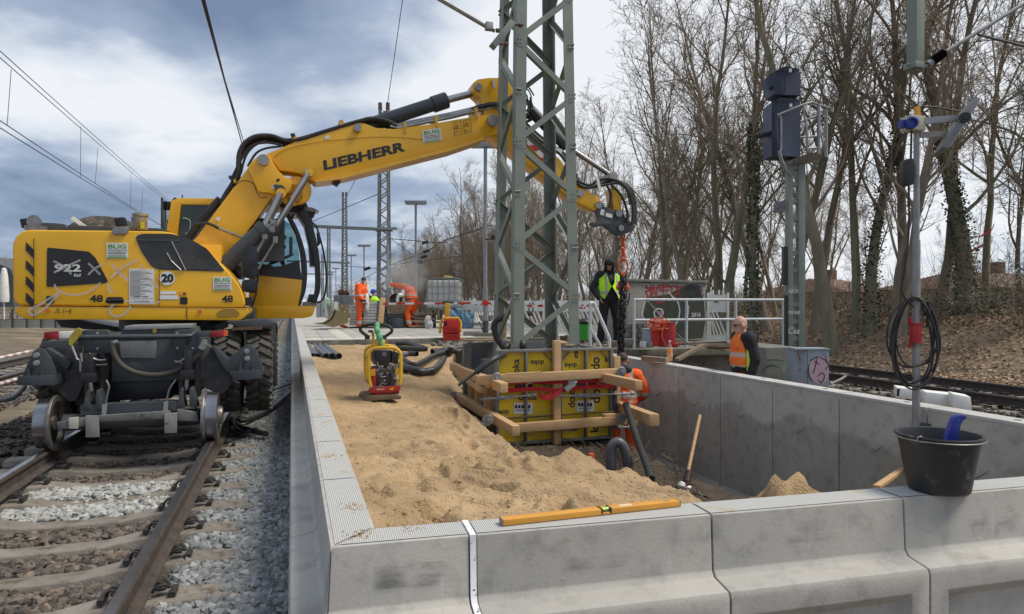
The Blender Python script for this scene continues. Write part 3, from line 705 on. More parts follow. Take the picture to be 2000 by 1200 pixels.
def bug(c, wd, ht, y, par, slope=0, skew=0):
 sg = MB(); x, yy = c
 q = [(x, yy), (x+wd, yy+slope), (x+wd+skew, yy+ht+slope), (x+skew, yy+ht)]
 decal(sg, q, y=y); s_ = XB(sg, 'company_sticker', mWh, par)
 def P(a, b): return (x+wd*a+skew*b, yy+slope*a+ht*b)
 g = MB(); p = P(.08, .36); dtext(g, 'BUG', p, ht*.28, wd*.84, y=y, bold=.025, slope=slope*.84)
 a = P(.06, .86); decal(g, [P(.06, .88), P(.94, .88), P(.94, .95), P(.06, .95)], y=y, off=.009, th=.002)
 XB(g, 'green_lettering', mGrn, s_)
 g = MB(); p = P(.06, .53); dtext(g, 'VERKEHRSBAU SE', p, ht*.10, wd*.88, y=y, bold=.01, slope=slope*.84)
 for b in (.60, .66, .78): decal(g, [P(.08, b), P(.9, b), P(.9, b+.02), P(.08, b+.02)], y=y, off=.009, th=.002)
 XB(g, 'small_print', mDk, s_)
mGrn = mat('green_decal', (.10, .34, .04), (.10, .30, .04), rough=.5)
bug((208, 475), 42, 30, YN, hood); bug((416, 541), 36, 27, YN, hood, slope=0)
mb = MB(); decal(mb, [(252, 525), (301, 526), (301, 595), (252, 594)]); pl = XB(mb, 'info_plate', mWhiteP, hood)
mb = MB()
for i in range(22):
 y_ = 529+i*2.35
 decal(mb, [(254, y_), (254+[22, 38, 44, 20, 30][i % 5], y_), (254+[22, 38, 44, 20, 30][i % 5], y_+.7), (254, y_+.7)], off=.009, th=.001)
for y_ in (583, 590): decal(mb, [(252.5, y_), (300, y_), (300, y_+.5), (252.5, y_+.5)], off=.009, th=.001)
dtext(mb, 'INEV  LHE', (262, 581.5), 3.2, 26, bold=0); dtext(mb, '99 80 9904 020-2', (262, 590), 3, 30, bold=0)
XB(mb, 'small_print', mDk, pl)
def disc(c, r, y, m_, name, par, off=.006):
 mb = MB(); p = ml(c[0], c[1], y); q = ml(c[0]+r, c[1], y); rr = (q-p).length
 mb.cyl(p-YA*off, p-YA*(off+.004), rr, n=28); return XB(mb, name, m_, par)
dk_ = disc((327, 544), 15, YN, mWhiteP, 'speed_disc', hood); mb = MB(); dtext(mb, '20', (315, 552), 17, 24, off=.014, bold=.05); XB(mb, 'number_lettering', mBlk, dk_, each=True)
mb = MB(); decal(mb, [(313, 569), (344, 569), (344, 575), (313, 575)]); decal(mb, [(311, 577), (348, 577), (348, 585), (311, 585)]); XB(mb, 'info_label', mWhiteP, hood, each=True)
mOrD = mat('orange_decal', (.80, .36, .02), (.75, .33, .02), rough=.5)
mb = MB(); decal(mb, [z2(482, 1013), z2(655, 1015), z2(655, 1082), z2(482, 1080)]); decal(mb, [(350, 570), (366, 570), (366, 577), (350, 577)]); wl = XB(mb, 'warning_label', mOrD, hood, each=True)
mb = MB()
def tri(c, r, off=.011, y=None):
 a = [(c[0], c[1]-r), (c[0]+r*.95, c[1]+r*.7), (c[0]-r*.95, c[1]+r*.7)]
 for i in range(3):
  p = ml(*a[i], (YN if y is None else y)-off); q = ml(*a[(i+1) % 3], (YN if y is None else y)-off); mb.bar(p, q, .004, .006, YA)
 p = ml(c[0], c[1]-r*.35, (YN if y is None else y)-off); q = ml(c[0], c[1]+r*.4, (YN if y is None else y)-off); mb.bar(p, q, .004, .008, YA)
tri(z2(522, 1050), 5.5);
mb.bar(ml(*z2(590, 1052), YN-.011), ml(*z2(640, 1052), YN-.011), .004, .012, YA); mb.bar(ml(*z2(637, 1030), YN-.011), ml(*z2(637, 1074), YN-.011), .004, .02, YA); mb.bar(ml(*z2(575, 1030), YN-.011), ml(*z2(575, 1072), YN-.011), .004, .012, YA)
tri((360, 573.5), 2.6); XB(mb, 'warning_print', mBlk, wl)
for c in (z2(432, 1048), zc2(302, 1068)): disc(c, 4, YN-.012, mOrg, 'marker_lamp', sk, off=.012)
mb = MB(); decal(mb, rnd([z2(415, 915), z2(485, 915), z2(488, 982), z2(415, 982)], 3)); decal(mb, rnd([zc2(135, 945), zc2(198, 945), zc2(198, 1007), zc2(135, 1007)], 3)); XB(mb, 'socket_plate', mBlk, hood, each=True)
mb = MB(); p0 = ml(*z2(958, 960), YN-.006); p1 = ml(*z2(1110, 952), YN-.006); mb.tube([p0, (p0+p1)/2-YA*.02, p1], .018, 8)
side(mb, rnd([z2(955, 925), z2(1110, 925), z2(1120, 985), z2(958, 985)], 5), YN-.004, .003); XB(mb, 'door_handle', mBlk, hood)
mb = MB(); side(mb, rnd([zc2(440, 1070), zc2(510, 1042), zc2(590, 1045), zc2(640, 1078), zc2(620, 1112), zc2(450, 1115)], 6), YN-.018, .01); XB(mb, 'step_recess', mat('recess_yellow', (.35, .2, .02), (.3, .17, .02), rough=.5), sk)
mNet = mat('engine_grille', (.022, .024, .027), (.05, .05, .052), scale=2.5, rough=.35)
mb = MB(); side(mb, rnd([(264, 462), (276, 457), (335, 457), (370, 466), (404, 486), (438, 527), (436, 531), (310, 527), (296, 521), (275, 490)], 6), YN-.006, .02); gr = XB(mb, 'side_glass', mNet, hood)
mb = MB(); side(mb, rnd([(311, 512), (328, 497), (352, 492), (378, 497), (398, 510), (414, 527), (318, 525)], 8), YN-.012, .005); XB(mb, 'fan_screen', mat('fan_screen', (.07, .066, .058), (.04, .04, .04), scale=30, rough=.6), gr)
mb = MB()
for a, b in ((zc2(65, 480), zc2(182, 722)), (zc2(25, 575), zc2(60, 640)), (zc2(60, 640), zc2(145, 722))): mb.cyl(ml(*a, YN-.02), ml(*b, YN-.02), .008, n=6)
mb.bar(ml(266, 469, YN-.012), ml(350, 470, YN-.012), .004, .012, YA); XB(mb, 'strut', mStl, gr)
mSpray = mat('sprayed_white', (.60, .60, .60), (.50, .47, .40), rough=.7); mSpray.node_tree.nodes['Principled BSDF'].inputs['Alpha'].default_value = .62
mb = MB(); YS = YN-.021
def scr(p, w_=.03, y=YS): stroke(mb, [ml(*z2(*q), y) for q in p], w_*.72, YA)
scr([(480, 600), (560, 640), (620, 690), (640, 720)]); scr([(725, 592), (640, 630), (560, 670), (485, 705)]); scr([(795, 620), (850, 670), (905, 725)]); scr([(935, 630), (860, 665), (795, 725)])
scr([(1005, 620), (1040, 670), (1160, 780)], .04); scr([(1245, 590), (1100, 665), (1000, 755)], .04); scr([(985, 810), (980, 850), (1020, 890)], .04); scr([(1275, 640), (1330, 740), (1425, 845)], .035)
scr([(490, 810), (510, 850), (560, 885), (640, 905), (760, 895), (850, 850), (905, 795)], .03)
scr([(545, 890), (480, 950), (400, 1030), (310, 1085), (265, 1075), (270, 1040), (350, 1000), (450, 935), (540, 880)], .035); scr([(1030, 990), (990, 1030), (1000, 1080), (1050, 1100), (1120, 1080), (1180, 1010)], .035); scr([(1120, 960), (1250, 975), (1380, 985), (1450, 960)], .025)
scr([(310, 1000), (315, 1050), (330, 1090)], .03)
XB(mb, 'spray_scribble', mSpray, hood)
mb = MB(); side(mb, rnd([(38, 428), (58, 426), (60, 444), (42, 446)], 3), YN+.12, .12); XB(mb, 'rear_lamp', mBlk, hood, bevel=.01)
mb = MB(); p = ml(66, 433, YN+.1); mb.cyl(p, p+YA*.03, .075, n=18); mb.box(ml(70, 446, YN+.13), (.2, .1, .05)); XB(mb, 'horn', mStl, hood)
mb = MB(); side(mb, [(72, 452), (72, 440), (84, 435), (108, 436), (126, 438), (134, 452)], YN+.45, .5); side(mb, [(130, 452), (132, 440), (240, 444), (310, 446), (330, 452)], YN+.35, .8); XB(mb, 'roof_cover', mDk, hood, bevel=.01, each=True)
mb = MB(); arch = [(122, 450), (140, 436), (160, 426), (180, 422), (205, 422), (230, 425), (258, 434), (276, 450)]; side(mb, arch, .3, .55); XB(mb, 'exhaust_hood', mat('sooty_metal', (.17, .16, .14), (.06, .058, .05), scale=14, rough=.8, stain=(.25, .24, .2), sscale=12, sth=.55), hood, bevel=.01)
mb = MB(); mb.bar(ml(141, 426, YN+.4), ml(168, 445, YN+.4), .04, .05, YA); XB(mb, 'cover_slat', mWhite, hood)
mb = MB(); side(mb, rnd([(218, 450), (222, 444), (250, 442), (252, 448), (246, 458), (220, 458)], 2), YN-.03, .12); XB(mb, 'camera_guard', mStl, hood, bevel=.005)
mb = MB(); side(mb, rnd([(222, 426), (243, 424), (246, 440), (226, 443)], 3), YN+.05, .1); XB(mb, 'work_lamp', mBlk, hood, bevel=.008, each=True)
mb = MB(); p = ml(274, 448, YN+.12); mb.lathe(p, [(.085, 0), (.085, .04), (.078, .045), (.078, .15), (.088, .155), (.088, .185), (.01, .19)], n=18); gc = XB(mb, 'grease_container', mat('grease_container', (.45, .38, .25), (.2, .12, .05), scale=6, rough=.3), hood)
mb = MB(); q = ml(278, 440, YN+.03); mb.box(q, (.04, .008, .08)); XB(mb, 'yellow_label', mat('label_yellow', (.8, .7, .02)), gc)
mb = MB(); mb.box(ml(262, 437, YN+.12), (.05, .08, .15)); XB(mb, 'pump_block', mStl, gc)
# --- cab
YC = .34; YF = 1.22
mb = MB(); fr = [(324, 455), (334, 392), (348, 388), (500, 389), (560, 391), (560, 398), (430, 398), (352, 398), (346, 455)]
mb.prism([ml(a, b, YC) for a, b in [(322, 470), (334, 392), (348, 387), (560, 389), (600, 396), (598, 402), (420, 401), (354, 400), (346, 470)]], (0, YF-YC, 0)); cab = XB(mb, 'cab_shell', mYel, bevel=.015)
mBlkG = mat('cab_black', (.014, .015, .017), (.02, .021, .024), rough=.3)
mGl = glassmat('tinted_glass', (.02, .035, .035), .93, .03); mGl2 = tintglass('clear_cab_glass', (.42, .60, .60))
mb = MB(); side(mb, [(348, 470), (356, 400), (425, 402), (425, 475)], YC-.002, .006); XB(mb, 'rear_side_window', mGl, cab)
mb = MB(); mb.box((ml(322, 430, .8).x+.03, .78, ml(400, 430, .8).z), (.03, .8, .5)); XB(mb, 'rear_window', mGl, cab)
mb = MB()
for pts in ([zc2(160, 283), zc2(215, 300), zc2(222, 350), zc2(205, 400), zc2(180, 415)],): mb.tube(smoothpts([ml(*q, YC-.02) for q in pts], 4), .008, 6)
XB(mb, 'window_grip', mat('mint_tube', (.3, .5, .45)), cab)
mb = MB(); side(mb, [(486, 536), (590, 547), (588, 570), (582, 599), (486, 599)], YC-.03, .05); XB(mb, 'cab_side_panel', mYel, cab, bevel=.008)
mb = MB(); side(mb, rnd([(484, 599), (617, 598), (610, 618), (592, 622), (486, 622)], 4), YC-.035, .9); XB(mb, 'cab_skirt', mYel, cab, bevel=.01)
mb = MB(); side(mb, [(440, 500), (500, 514), (520, 522), (550, 520), (584, 508), (590, 548), (500, 539), (440, 530)], YC-.02, .03)
XB(mb, 'sill', mBlkG, cab)
mb = MB(); side(mb, [(470, 500), (520, 440), (548, 425), (566, 438), (582, 475), (588, 540), (500, 528), (470, 520)], YC, .006); XB(mb, 'side_window', mGl2, cab)
for yy in (YC-.02, YF-.05):
 mb = MB(); outp = smoothpts([ml(*zc2(*q), yy) for q in [(1035, 235), (1100, 330), (1150, 450), (1190, 600), (1200, 760), (1185, 900), (1140, 1020)]], 4)
 inn = smoothpts([ml(*zc2(*q), yy) for q in [(1010, 240), (1060, 345), (1110, 460), (1140, 600), (1150, 740), (1150, 800), (1118, 1020)]], 4)
 mb.prism(outp+inn[::-1], (0, .07, 0)); XB(mb, 'door_pillar', mBlkG, cab, bevel=.006)
 mb = MB(); outp = smoothpts([ml(*zc2(*q), yy) for q in [(1180, 170), (1235, 320), (1285, 500), (1310, 700), (1310, 880), (1270, 1000)]], 4)
 inn = smoothpts([ml(*zc2(*q), yy) for q in [(1085, 220), (1170, 330), (1235, 520), (1262, 700), (1262, 880), (1235, 985)]], 4)
 mb.prism(outp+inn[::-1], (0, .05, 0)); XB(mb, 'front_frame', mBlkG, cab, bevel=.006)
fo = smoothpts([zc2(1175, 180), zc2(1232, 320), zc2(1280, 500), zc2(1304, 700), zc2(1300, 880), zc2(1262, 995)], 4) if False else [Vector((*zc2(*q), 0)) for q in [(1175, 180), (1232, 320), (1280, 500), (1304, 700), (1300, 880), (1262, 995)]]
mb = MB()
for a, b in zip(fo[:-1], fo[1:]):
 p, q = ml(a.x, a.y, YC), ml(b.x, b.y, YC); h = Vector((0, YF-YC-.05, 0)); mb.add([p, q, q+h, p+h], [(0, 1, 2, 3)])
XB(mb, 'windscreen', mGl2, cab, smooth=80)
mb = MB(); side(mb, [(568, 400), (598, 400), (610, 430), (618, 480), (617, 520), (606, 520), (603, 480), (594, 440), (580, 418)], YC+.12, .45); XB(mb, 'sun_blind', mBlkG, cab); mb = MB(); side(mb, [(604, 575), (622, 575), (619, 592), (600, 592)], YC+.05, .7); XB(mb, 'front_lower_frame', mBlkG, cab, bevel=.01)
mb = MB(); side(mb, [(588, 400), (612, 398), (621, 415), (627, 480), (630, 530), (627, 590), (605, 598), (603, 585), (612, 540), (606, 480), (598, 440)], YC+.3, .02);
mb.v = []; mb.f = []; mb.m = []
side(mb, [(545, 402), (560, 393), (598, 396), (602, 404), (590, 414), (565, 416)], YC-.02, .9); XB(mb, 'roof_front', mBlkG, cab, bevel=.01)
mb = MB(); side(mb, [zc2(1165, 190), zc2(1240, 195), zc2(1300, 222), zc2(1240, 232), zc2(1175, 215)], YC-.02, .35); XB(mb, 'lamp_visor', mat('smoked_visor', (.25, .25, .25), rough=.2), cab)
for yy in (YC+.05, YF-.3):
 mb = MB(); side(mb, rnd([zc2(1195, 222), zc2(1270, 232), zc2(1255, 275), zc2(1200, 272)], 2), yy, .2); XB(mb, 'work_lamp', mBlk, cab, bevel=.01, each=True)
mb = MB(); side(mb, [(594, 590), (620, 590), (617, 600), (592, 600)], YC, .85); XB(mb, 'cab_floor', mGrayP, cab)
mb = MB(); mb.box(ml(440, 480, .8)+Vector((0, 0, .0)), (.5, .8, 1.0)); XB(mb, 'cab_interior_wall', mBlk, cab)
mb = MB(); s0 = ml(500, 520, .75); mb.box(s0+Vector((0, 0, -.05)), (.5, .45, .14)); mb.box(s0+Vector((-.25, 0, .3)), (.14, .45, .7)); XB(mb, 'driver_seat', mBlk, cab, bevel=.04)
mb = MB(); c_ = ml(*zc2(980, 630), .75); axs = Vector((-.4, 0, .9)).normalized(); a1 = YA; a2 = axs.cross(a1)
mb.tube([c_+(a1*math.cos(t)+a2*math.sin(t))*.19 for t in [i*math.pi/12 for i in range(24)]], .016, 6, closed=True); mb.cyl(c_, c_-axs*.6, .03, n=8); mb.bar(c_-a1*.18, c_+a1*.18, .04, .02); XB(mb, 'steering_wheel', mBlk, cab)
mb = MB(); mb.box(ml(*zc2(1063, 520), .6), (.05, .3, .26)); sc_ = XB(mb, 'monitor', mGrayP, cab, bevel=.01)
mb = MB(); mb.box(ml(*zc2(940, 420), .5), (.07, .05, .12)); mb.box(ml(*zc2(945, 500), .5), (.08, .06, .16)); mb.cyl(ml(*zc2(975, 320), .5), ml(*zc2(1000, 440), .5), .006, n=6); mb.ell(ml(*zc2(1008, 445), .5), (.035, .035, .035)); mb.ell(ml(*zc2(1000, 525), .5), (.04, .04, .04)); XB(mb, 'radio', mBlk, cab, each=True)
mb = MB(); side(mb, [zc2(960, 700), zc2(1080, 660), zc2(1125, 700), zc2(1130, 790), zc2(840, 750)], .5, .6); XB(mb, 'dashboard', mBlk, cab, bevel=.02)
mb = MB(); mb.tube(smoothpts([ml(*zc2(*q), YC+.1) for q in [(1215, 315), (1270, 345), (1300, 430), (1325, 520), (1350, 650), (1360, 800), (1345, 930), (1320, 975), (1285, 995)]], 5), .014, 7)
XB(mb, 'mirror_bow', mBlk, cab)
mb = MB(); side(mb, rnd([zc2(1280, 400), zc2(1305, 400), zc2(1312, 500), zc2(1290, 515)], 3), YC+.05, .18); XB(mb, 'front_mirror', mBlk, cab, bevel=.01)
mb = MB(); mb.cyl(ml(*zc2(35, 215), .6), ml(*zc2(35, 150), .6), .07, n=10); side(mb, [zc2(60, 140), zc2(90, 110), zc2(110, 118), zc2(95, 150)], .5, .1); mb.cyl(ml(*zc2(10, 200), .6), ml(*zc2(5, 340), .6), .02, n=6); mb.cyl(ml(*zc2(155, 115), .6), ml(*zc2(155, 90), .6), .01, n=5); XB(mb, 'beacon', mBlk, cab)
mb = MB(); side(mb, rnd([(474, 484), (484, 481), (498, 481), (502, 488), (502, 540), (497, 545), (474, 542), (471, 536)], 5), YN+.1, .16); side(mb, rnd([(473, 547), (500, 545), (503, 568), (495, 573), (474, 570), (471, 560)], 5), YN+.1, .14); mr = XB(mb, 'side_mirror', mBlkG, ex, bevel=.02)
mb = MB(); mb.tube([ml(500, 500, YN+.16), ml(504, 540, YN+.16), ml(500, 575, YN+.16), ml(492, 600, YN+.16)], .013, 7); side(mb, rnd([(489, 507), (504, 505), (504, 518), (489, 518)], 2), YN+.07, .05); side(mb, rnd([(489, 554), (503, 553), (503, 565), (489, 566)], 2), YN+.07, .05); side(mb, [(479, 582), (491, 580), (493, 598), (480, 597)], YN+.1, .3); XB(mb, 'mirror_bracket', mBlk, mr)
# --- boom
def boomplate(mb, px, th, yc=0.0, rr=0):
 P = rnd(px, rr) if rr else px
 mb.prism([ml(a, b, yc-th/2) for a, b in P], (0, th, 0))
mb = MB(); boomplate(mb, [(340, 500), (383, 465), (440, 388), (484, 329), (512, 300), (527, 303), (540, 330), (560, 352), (570, 362), (568, 374), (556, 382), (530, 386), (500, 430), (470, 470), (440, 505), (400, 530)], .46, rr=6); lb = XB(mb, 'lower_boom', mYel, bevel=.012)
for yy in (-.27, .27):
 mb = MB(); boomplate(mb, [zb5(215, 735), zb5(300, 640), zb5(370, 600), zb5(415, 610), zb5(445, 645), zb5(520, 770), zb5(590, 835), zb5(630, 840), zb5(650, 875), zb5(645, 915), zb5(600, 1000), zb5(540, 1020), zb5(430, 985), zb5(325, 975)], .05, yc=yy, rr=5); XB(mb, 'knuckle_plate', mYel, lb, bevel=.006)
def pin(mb, px, py, r, y0, y1):
 p = ml(px, py, y0); q = ml(px, py, y1); q.x = p.x; q.z = p.z; mb.cyl(p, q, r, n=18)
mb = MB(); pin(mb, *zb5(370, 660), .075, -.34, .34); pin(mb, *zb5(812, 785), .065, -.30, .30); pin(mb, *zb5(1295, 345), .055, -.28, .28); XB(mb, 'pivot_pin', mGalv, lb, each=True)
mb = MB(); pin(mb, *zb5(535, 955), .07, -.32, -.28); side(mb, [zb5(465, 905), zb5(500, 900), zb5(560, 940), zb5(520, 985)], -.31, .02); XB(mb, 'pin_lock', mDk, lb)
for zz in ((600, 880),):
 mb = MB();
 for yy in (-.16, .32):
  p = ml(*zb5(700, 960), yy)
  mb.cyl(p, p+YA*.14, .20, n=22)
  mb.cyl(ml(*zb5(650, 1000), yy), ml(*zb5(650, 1000), yy)+YA*.1, .16, n=20)
 XB(mb, 'boom_lug', mYel, lb, bevel=.01)
main = [(522, 300), (545, 291), (600, 266), (650, 253), (700, 240), (712, 241), (735, 250), (770, 252), (840, 243), (900, 232), (962, 222), (985, 226), (985, 262), (946, 267), (880, 287), (820, 303), (735, 324), (664, 341), (640, 350), (616, 355), (604, 350), (586, 339), (566, 335), (546, 333), (532, 313)]
mb = MB(); boomplate(mb, main, .40); mn = XB(mb, 'main_boom', mYel, bevel=.012)
mb = MB(); boomplate(mb, [(612, 353), (664, 341), (735, 324), (820, 303), (880, 287), (946, 267), (946, 273), (884, 294), (820, 310), (735, 332), (664, 350), (618, 356)], .47); XB(mb, 'bottom_flange', mYel, mn)
mb = MB(); stroke(mb, [ml(*zb5(*q), -.213) for q in [(470, 640), (560, 575), (700, 530), (850, 500), (1000, 480), (1300, 450), (1600, 440), (1930, 465)]], .012, YA); XB(mb, 'weld_line', mat('weld_yellow', (.5, .28, .01), rough=.5), mn)
mb = MB(); o = ml(633, 333.5, -.205); xv = ml(792, 295, -.205)-o; yv = ml(630.5, 314, -.205)-o; text(mb, 'LIEBHERR', o, xv, yv, bold=.042); XB(mb, 'maker_lettering', mBlk, mn)
bug((824, 255), 36, 25, -.205, mn, slope=-5, skew=3)
mb = MB()
tri((892, 248), 5, y=-.2); tri((911, 243), 5, y=-.2)
for cx_ in (892, 911):
 P_ = [(cx_-6, 240 if cx_ < 900 else 236), (cx_+8, 236 if cx_ < 900 else 232), (cx_+10, 262 if cx_ < 900 else 257), (cx_-4, 266 if cx_ < 900 else 261)]
 for i in range(4): mb.bar(ml(*P_[i], -.205), ml(*P_[(i+1) % 4], -.205), .003, .004, YA)
mb.bar(ml(889, 260, -.205), ml(895, 256, -.205), .003, .012, YA); mb.bar(ml(908, 256, -.205), ml(915, 254, -.205), .003, .012, YA)
XB(mb, 'warning_print', mBlk, mn)
mb = MB(); decal(mb, [(633.5, 266), (643, 264), (644, 271), (634.5, 273)], y=-.2); decal(mb, [zc2(445, 270), zc2(478, 280), zc2(462, 315), zc2(432, 300)], y=-.23); decal(mb, [zb5(460, 905), zb5(500, 895), zb5(480, 945), zb5(445, 940)], y=-.29); XB(mb, 'info_label', mWh, mn, each=True)
mb = MB(); P_ = lambda a, b: ml(*zb5(a, b), -.30)
text(mb, '8', P_(490, 870), P_(520, 882)-P_(490, 870), P_(510, 840)-P_(490, 870), .08); XB(mb, 'number_lettering', mBlk, lb, each=True)
mb = MB()
for x, y in ((1085, 80),): pass
side(mb, rnd([zb5(1030, 840), zb5(1110, 805), zb5(1135, 860), zb5(1100, 912), zb5(1045, 880)], 2), -.1, .2); mb.tube([ml(*zb5(980, 825), -.05), ml(*zb5(1060, 800), -.05), ml(*zb5(1120, 790), -.05)], .02, 6); XB(mb, 'boom_work_lamp', mBlk, mn, bevel=.008)
def cylr(pb0, pb1, pr, y, rb, rr, name, par=None):
 mb = MB(); a = ml(*pb0, y); b = ml(*pb1, y); c_ = ml(*pr, y)
 mb.cyl(a, b, rb, n=18); mb.cyl(b-(b-a).normalized()*.06, b+(b-a).normalized()*.04, rb*1.1, n=18); cb = XB(mb, name, mDk2, par or ex, bevel=0)
 mb = MB(); mb.cyl(b, c_, rr, n=14); XB(mb, 'piston_rod', mChr, cb); mb = MB(); mb.cyl(c_-YA*.04, c_+YA*.04, rr*1.2, n=16); XB(mb, 'rod_eye', mYel, cb)
 return cb
cylr((440, 518), (515, 448), (549, 378), -.40, .115, .055, 'lift_cylinder')
cylr((470, 522), (537, 446), (604, 338), -.36, .105, .045, 'lift_cylinder')
cylr((470, 522), (537, 446), (604, 338), .36, .105, .045, 'lift_cylinder')
mb = MB()
mb.cyl(ml(*zc2(780, 730), -.5), ml(*zc2(935, 470), -.5), .016, n=8); mb.cyl(ml(*zc2(780, 570), -.52), ml(*zc2(850, 440), -.52), .018, n=8); mb.box(ml(*zc2(845, 440), -.52), (.07, .05, .06)); mb.box(ml(*zc2(935, 465), -.5), (.06, .05, .09))
mb.tube([ml(*zc2(455, 370), -.26), ml(*zc2(560, 410), -.27), ml(*zc2(650, 445), -.30), ml(*zc2(720, 400), -.34)], .018, 7); XB(mb, 'hydraulic_pipe', mStl, lb)
mb = MB(); mb.tube(smoothpts([ml(*zc2(*q), -.26) for q in [(250, 340), (340, 325), (400, 340), (460, 372)]], 4), .02, 7)
mb.tube(smoothpts([ml(*zb5(*q), -.29) for q in [(70, 940), (150, 875), (220, 868), (280, 900), (310, 980), (350, 1030), (410, 1025)]], 4), .006, 5); XB(mb, 'cable', mRub, lb, each=True)
mb = MB(); mb.box(ml(*zc2(890, 370), -.45), (.12, .08, .12)); mb.box(ml(*zc2(915, 330), -.45), (.08, .08, .1)); XB(mb, 'hose_valve', mStl, lb, bevel=.01)
mb = MB(); boomplate(mb, [(440, 510), (470, 470), (520, 430), (545, 440), (520, 480), (470, 540)], .3, yc=-.15); mb.box(ml(520, 470, .1), (.5, .3, .6)); XB(mb, 'boom_foot', mDk, lb)
cylr((712, 248), (868, 197), (926, 182), 0, .105, .055, 'arm_cylinder')
mb = MB(); a = ml(845, 205, 0); b = ml(872, 196, 0); mb.cyl(a, b, .125, n=20); XB(mb, 'cylinder_head', mDk2, ex)
hp_ = [zc2(180, 480), zc2(300, 330), zb5(-40, 1100), (438, 385), (463, 345), (466, 322), (468, 300), (478, 280), (500, 267), (530, 266), (560, 275), (590, 271), (640, 256), (700, 238), (730, 232), (756, 238), (775, 247)]
mb = MB()
for i in range(9):
 yy = -.19+.045*i; off = (i % 4)*3.2
 pts = [ml(a+random.uniform(-2, 2)*0.6, b+off+random.uniform(-1, 1)*.8, yy) for a, b in hp_[2:]]
 mb.tube(smoothpts(pts, 4), .031, 7)
for q in ([(452, 350), (472, 310), (490, 286), (520, 279), (552, 284)], [(484, 325), (500, 300), (520, 290), (550, 286)], [(470, 340), (480, 305), (498, 284), (520, 276)]): mb.tube(smoothpts([ml(a, b, -.19) for a, b in q], 4), .018, 6)
mb.tube([ml(345, 500, -.15), ml(385, 440, -.15), ml(430, 388, -.15)], .05, 8); XB(mb, 'boom_hoses', mRub, mn)
mb = MB()
for q in (zb5(675, 470), zb5(1135, 318)): side(mb, [(q[0]-5, q[1]-8), (q[0]+3, q[1]-10), (q[0]+6, q[1]+2), (q[0]-2, q[1]+4)], -.21, .42)
side(mb, [zb5(75, 860), zb5(100, 850), zb5(105, 880), zb5(85, 890)], -.24, .3); XB(mb, 'hose_clamp', mYel2, mn, each=True)
mb = MB(); side(mb, [zb5(635, 405), zb5(680, 403), zb5(682, 412), zb5(665, 440), zb5(650, 440)], -.24, .1); side(mb, [zb5(28, 830), zb5(50, 810), zb5(85, 850), zb5(60, 870)], -.26, .1); XB(mb, 'clamp_bracket', mBlk, mn, each=True)
mb = MB()
for i, (y0, dy) in enumerate(((-.19, 0), (-.14, -2), (-.09, 1), (-.05, -5), (0, -8), (.06, 2))):
 mb.tube([ml(762+i*3, 246+dy, y0), ml(778, 250+dy, y0), ml(880, 229+dy, y0), ml(960, 210+dy, y0), ml(985, 212+dy, y0)], .017, 7)
XB(mb, 'steel_pipes', mChr, mn)
mb = MB()
for x_, y_ in ((790, 246), (852, 233), (930, 217)): side(mb, [(x_-3, y_-6), (x_+3, y_-7), (x_+4, y_+14), (x_, y_+14)], -.22, .4)
XB(mb, 'pipe_bracket', mYel2, mn, each=True)
mb = MB(); mb.tube(smoothpts([ml(925, 215, -.1), ml(955, 206, -.15), ml(985, 206, -.2)], 4), .05, 8); XB(mb, 'hose_bend', mRub, mn)
# --- arm
mb = MB(); arm = [(923, 166), (926, 160), (934, 155), (955, 152), (985, 152), (1000, 160), (1008, 200), (1016, 245), (1056, 278), (1094, 312), (1122, 352), (1150, 374), (1168, 384), (1177, 396), (1162, 412), (1123, 393), (1069, 351), (1020, 312), (988, 288), (970, 276), (952, 262), (946, 240), (944, 205), (938, 190), (925, 178)]
boomplate(mb, arm, .34); am = XB(mb, 'arm', mYel, bevel=.012)
mb = MB(); pin(mb, *zr(385, 165), .055, -.24, .24); pin(mb, *zr(480, 382), .09, -.28, .28); pin(mb, 1134, 377, .06, -.22, .22); XB(mb, 'pivot_pin', mGalv, am, each=True)
mb = MB(); mb.tube([ml(*zr(475, 120), -.19), ml(*zr(480, 150), -.20), ml(*zr(482, 175), -.20)], .022, 7); XB(mb, 'grease_fitting', mChr, am)
mb = MB(); side(mb, [zr(645, 505), zr(680, 478), zr(706, 510), zr(672, 545)], -.21, .02); sk_ = XB(mb, 'socket_block', mWhiteP, am)
mb = MB()
for i in range(3):
 for j in range(3):
  if i == 1 and j == 3: continue
  c_ = zr(655+i*16+j*5-2, 512+j*11-i*9+2); side(mb, [(c_[0]-1.6, c_[1]-1.3), (c_[0]+1.6, c_[1]-1.3), (c_[0]+1.6, c_[1]+1.3), (c_[0]-1.6, c_[1]+1.3)], -.218, .006)
XB(mb, 'socket_hole', mBlk, sk_, each=True)
mb = MB(); mb.mi = 0; side(mb, [zr(690, 480), zr(835, 600), zr(825, 640), zr(800, 642), zr(700, 540)], -.20, .02); wp = XB(mb, 'warning_board', mWhiteP, am)
mb = MB(); side(mb, [zr(715, 545), zr(765, 545), zr(780, 575), zr(760, 585), zr(735, 572)], -.206, .004); side(mb, [zr(786, 628), zr(832, 622), zr(822, 640), zr(800, 642)], -.206, .004); side(mb, [zr(690, 480), zr(712, 497), zr(700, 510), zr(686, 490)], -.206, .004); XB(mb, 'red_stripes', mRedP, wp, each=True)
cylr(zr(720, 320), zr(945, 545), (1193, 343), -.02, .09, .045, 'bucket_cylinder')
mb = MB()
rs_ = random.Random(5)
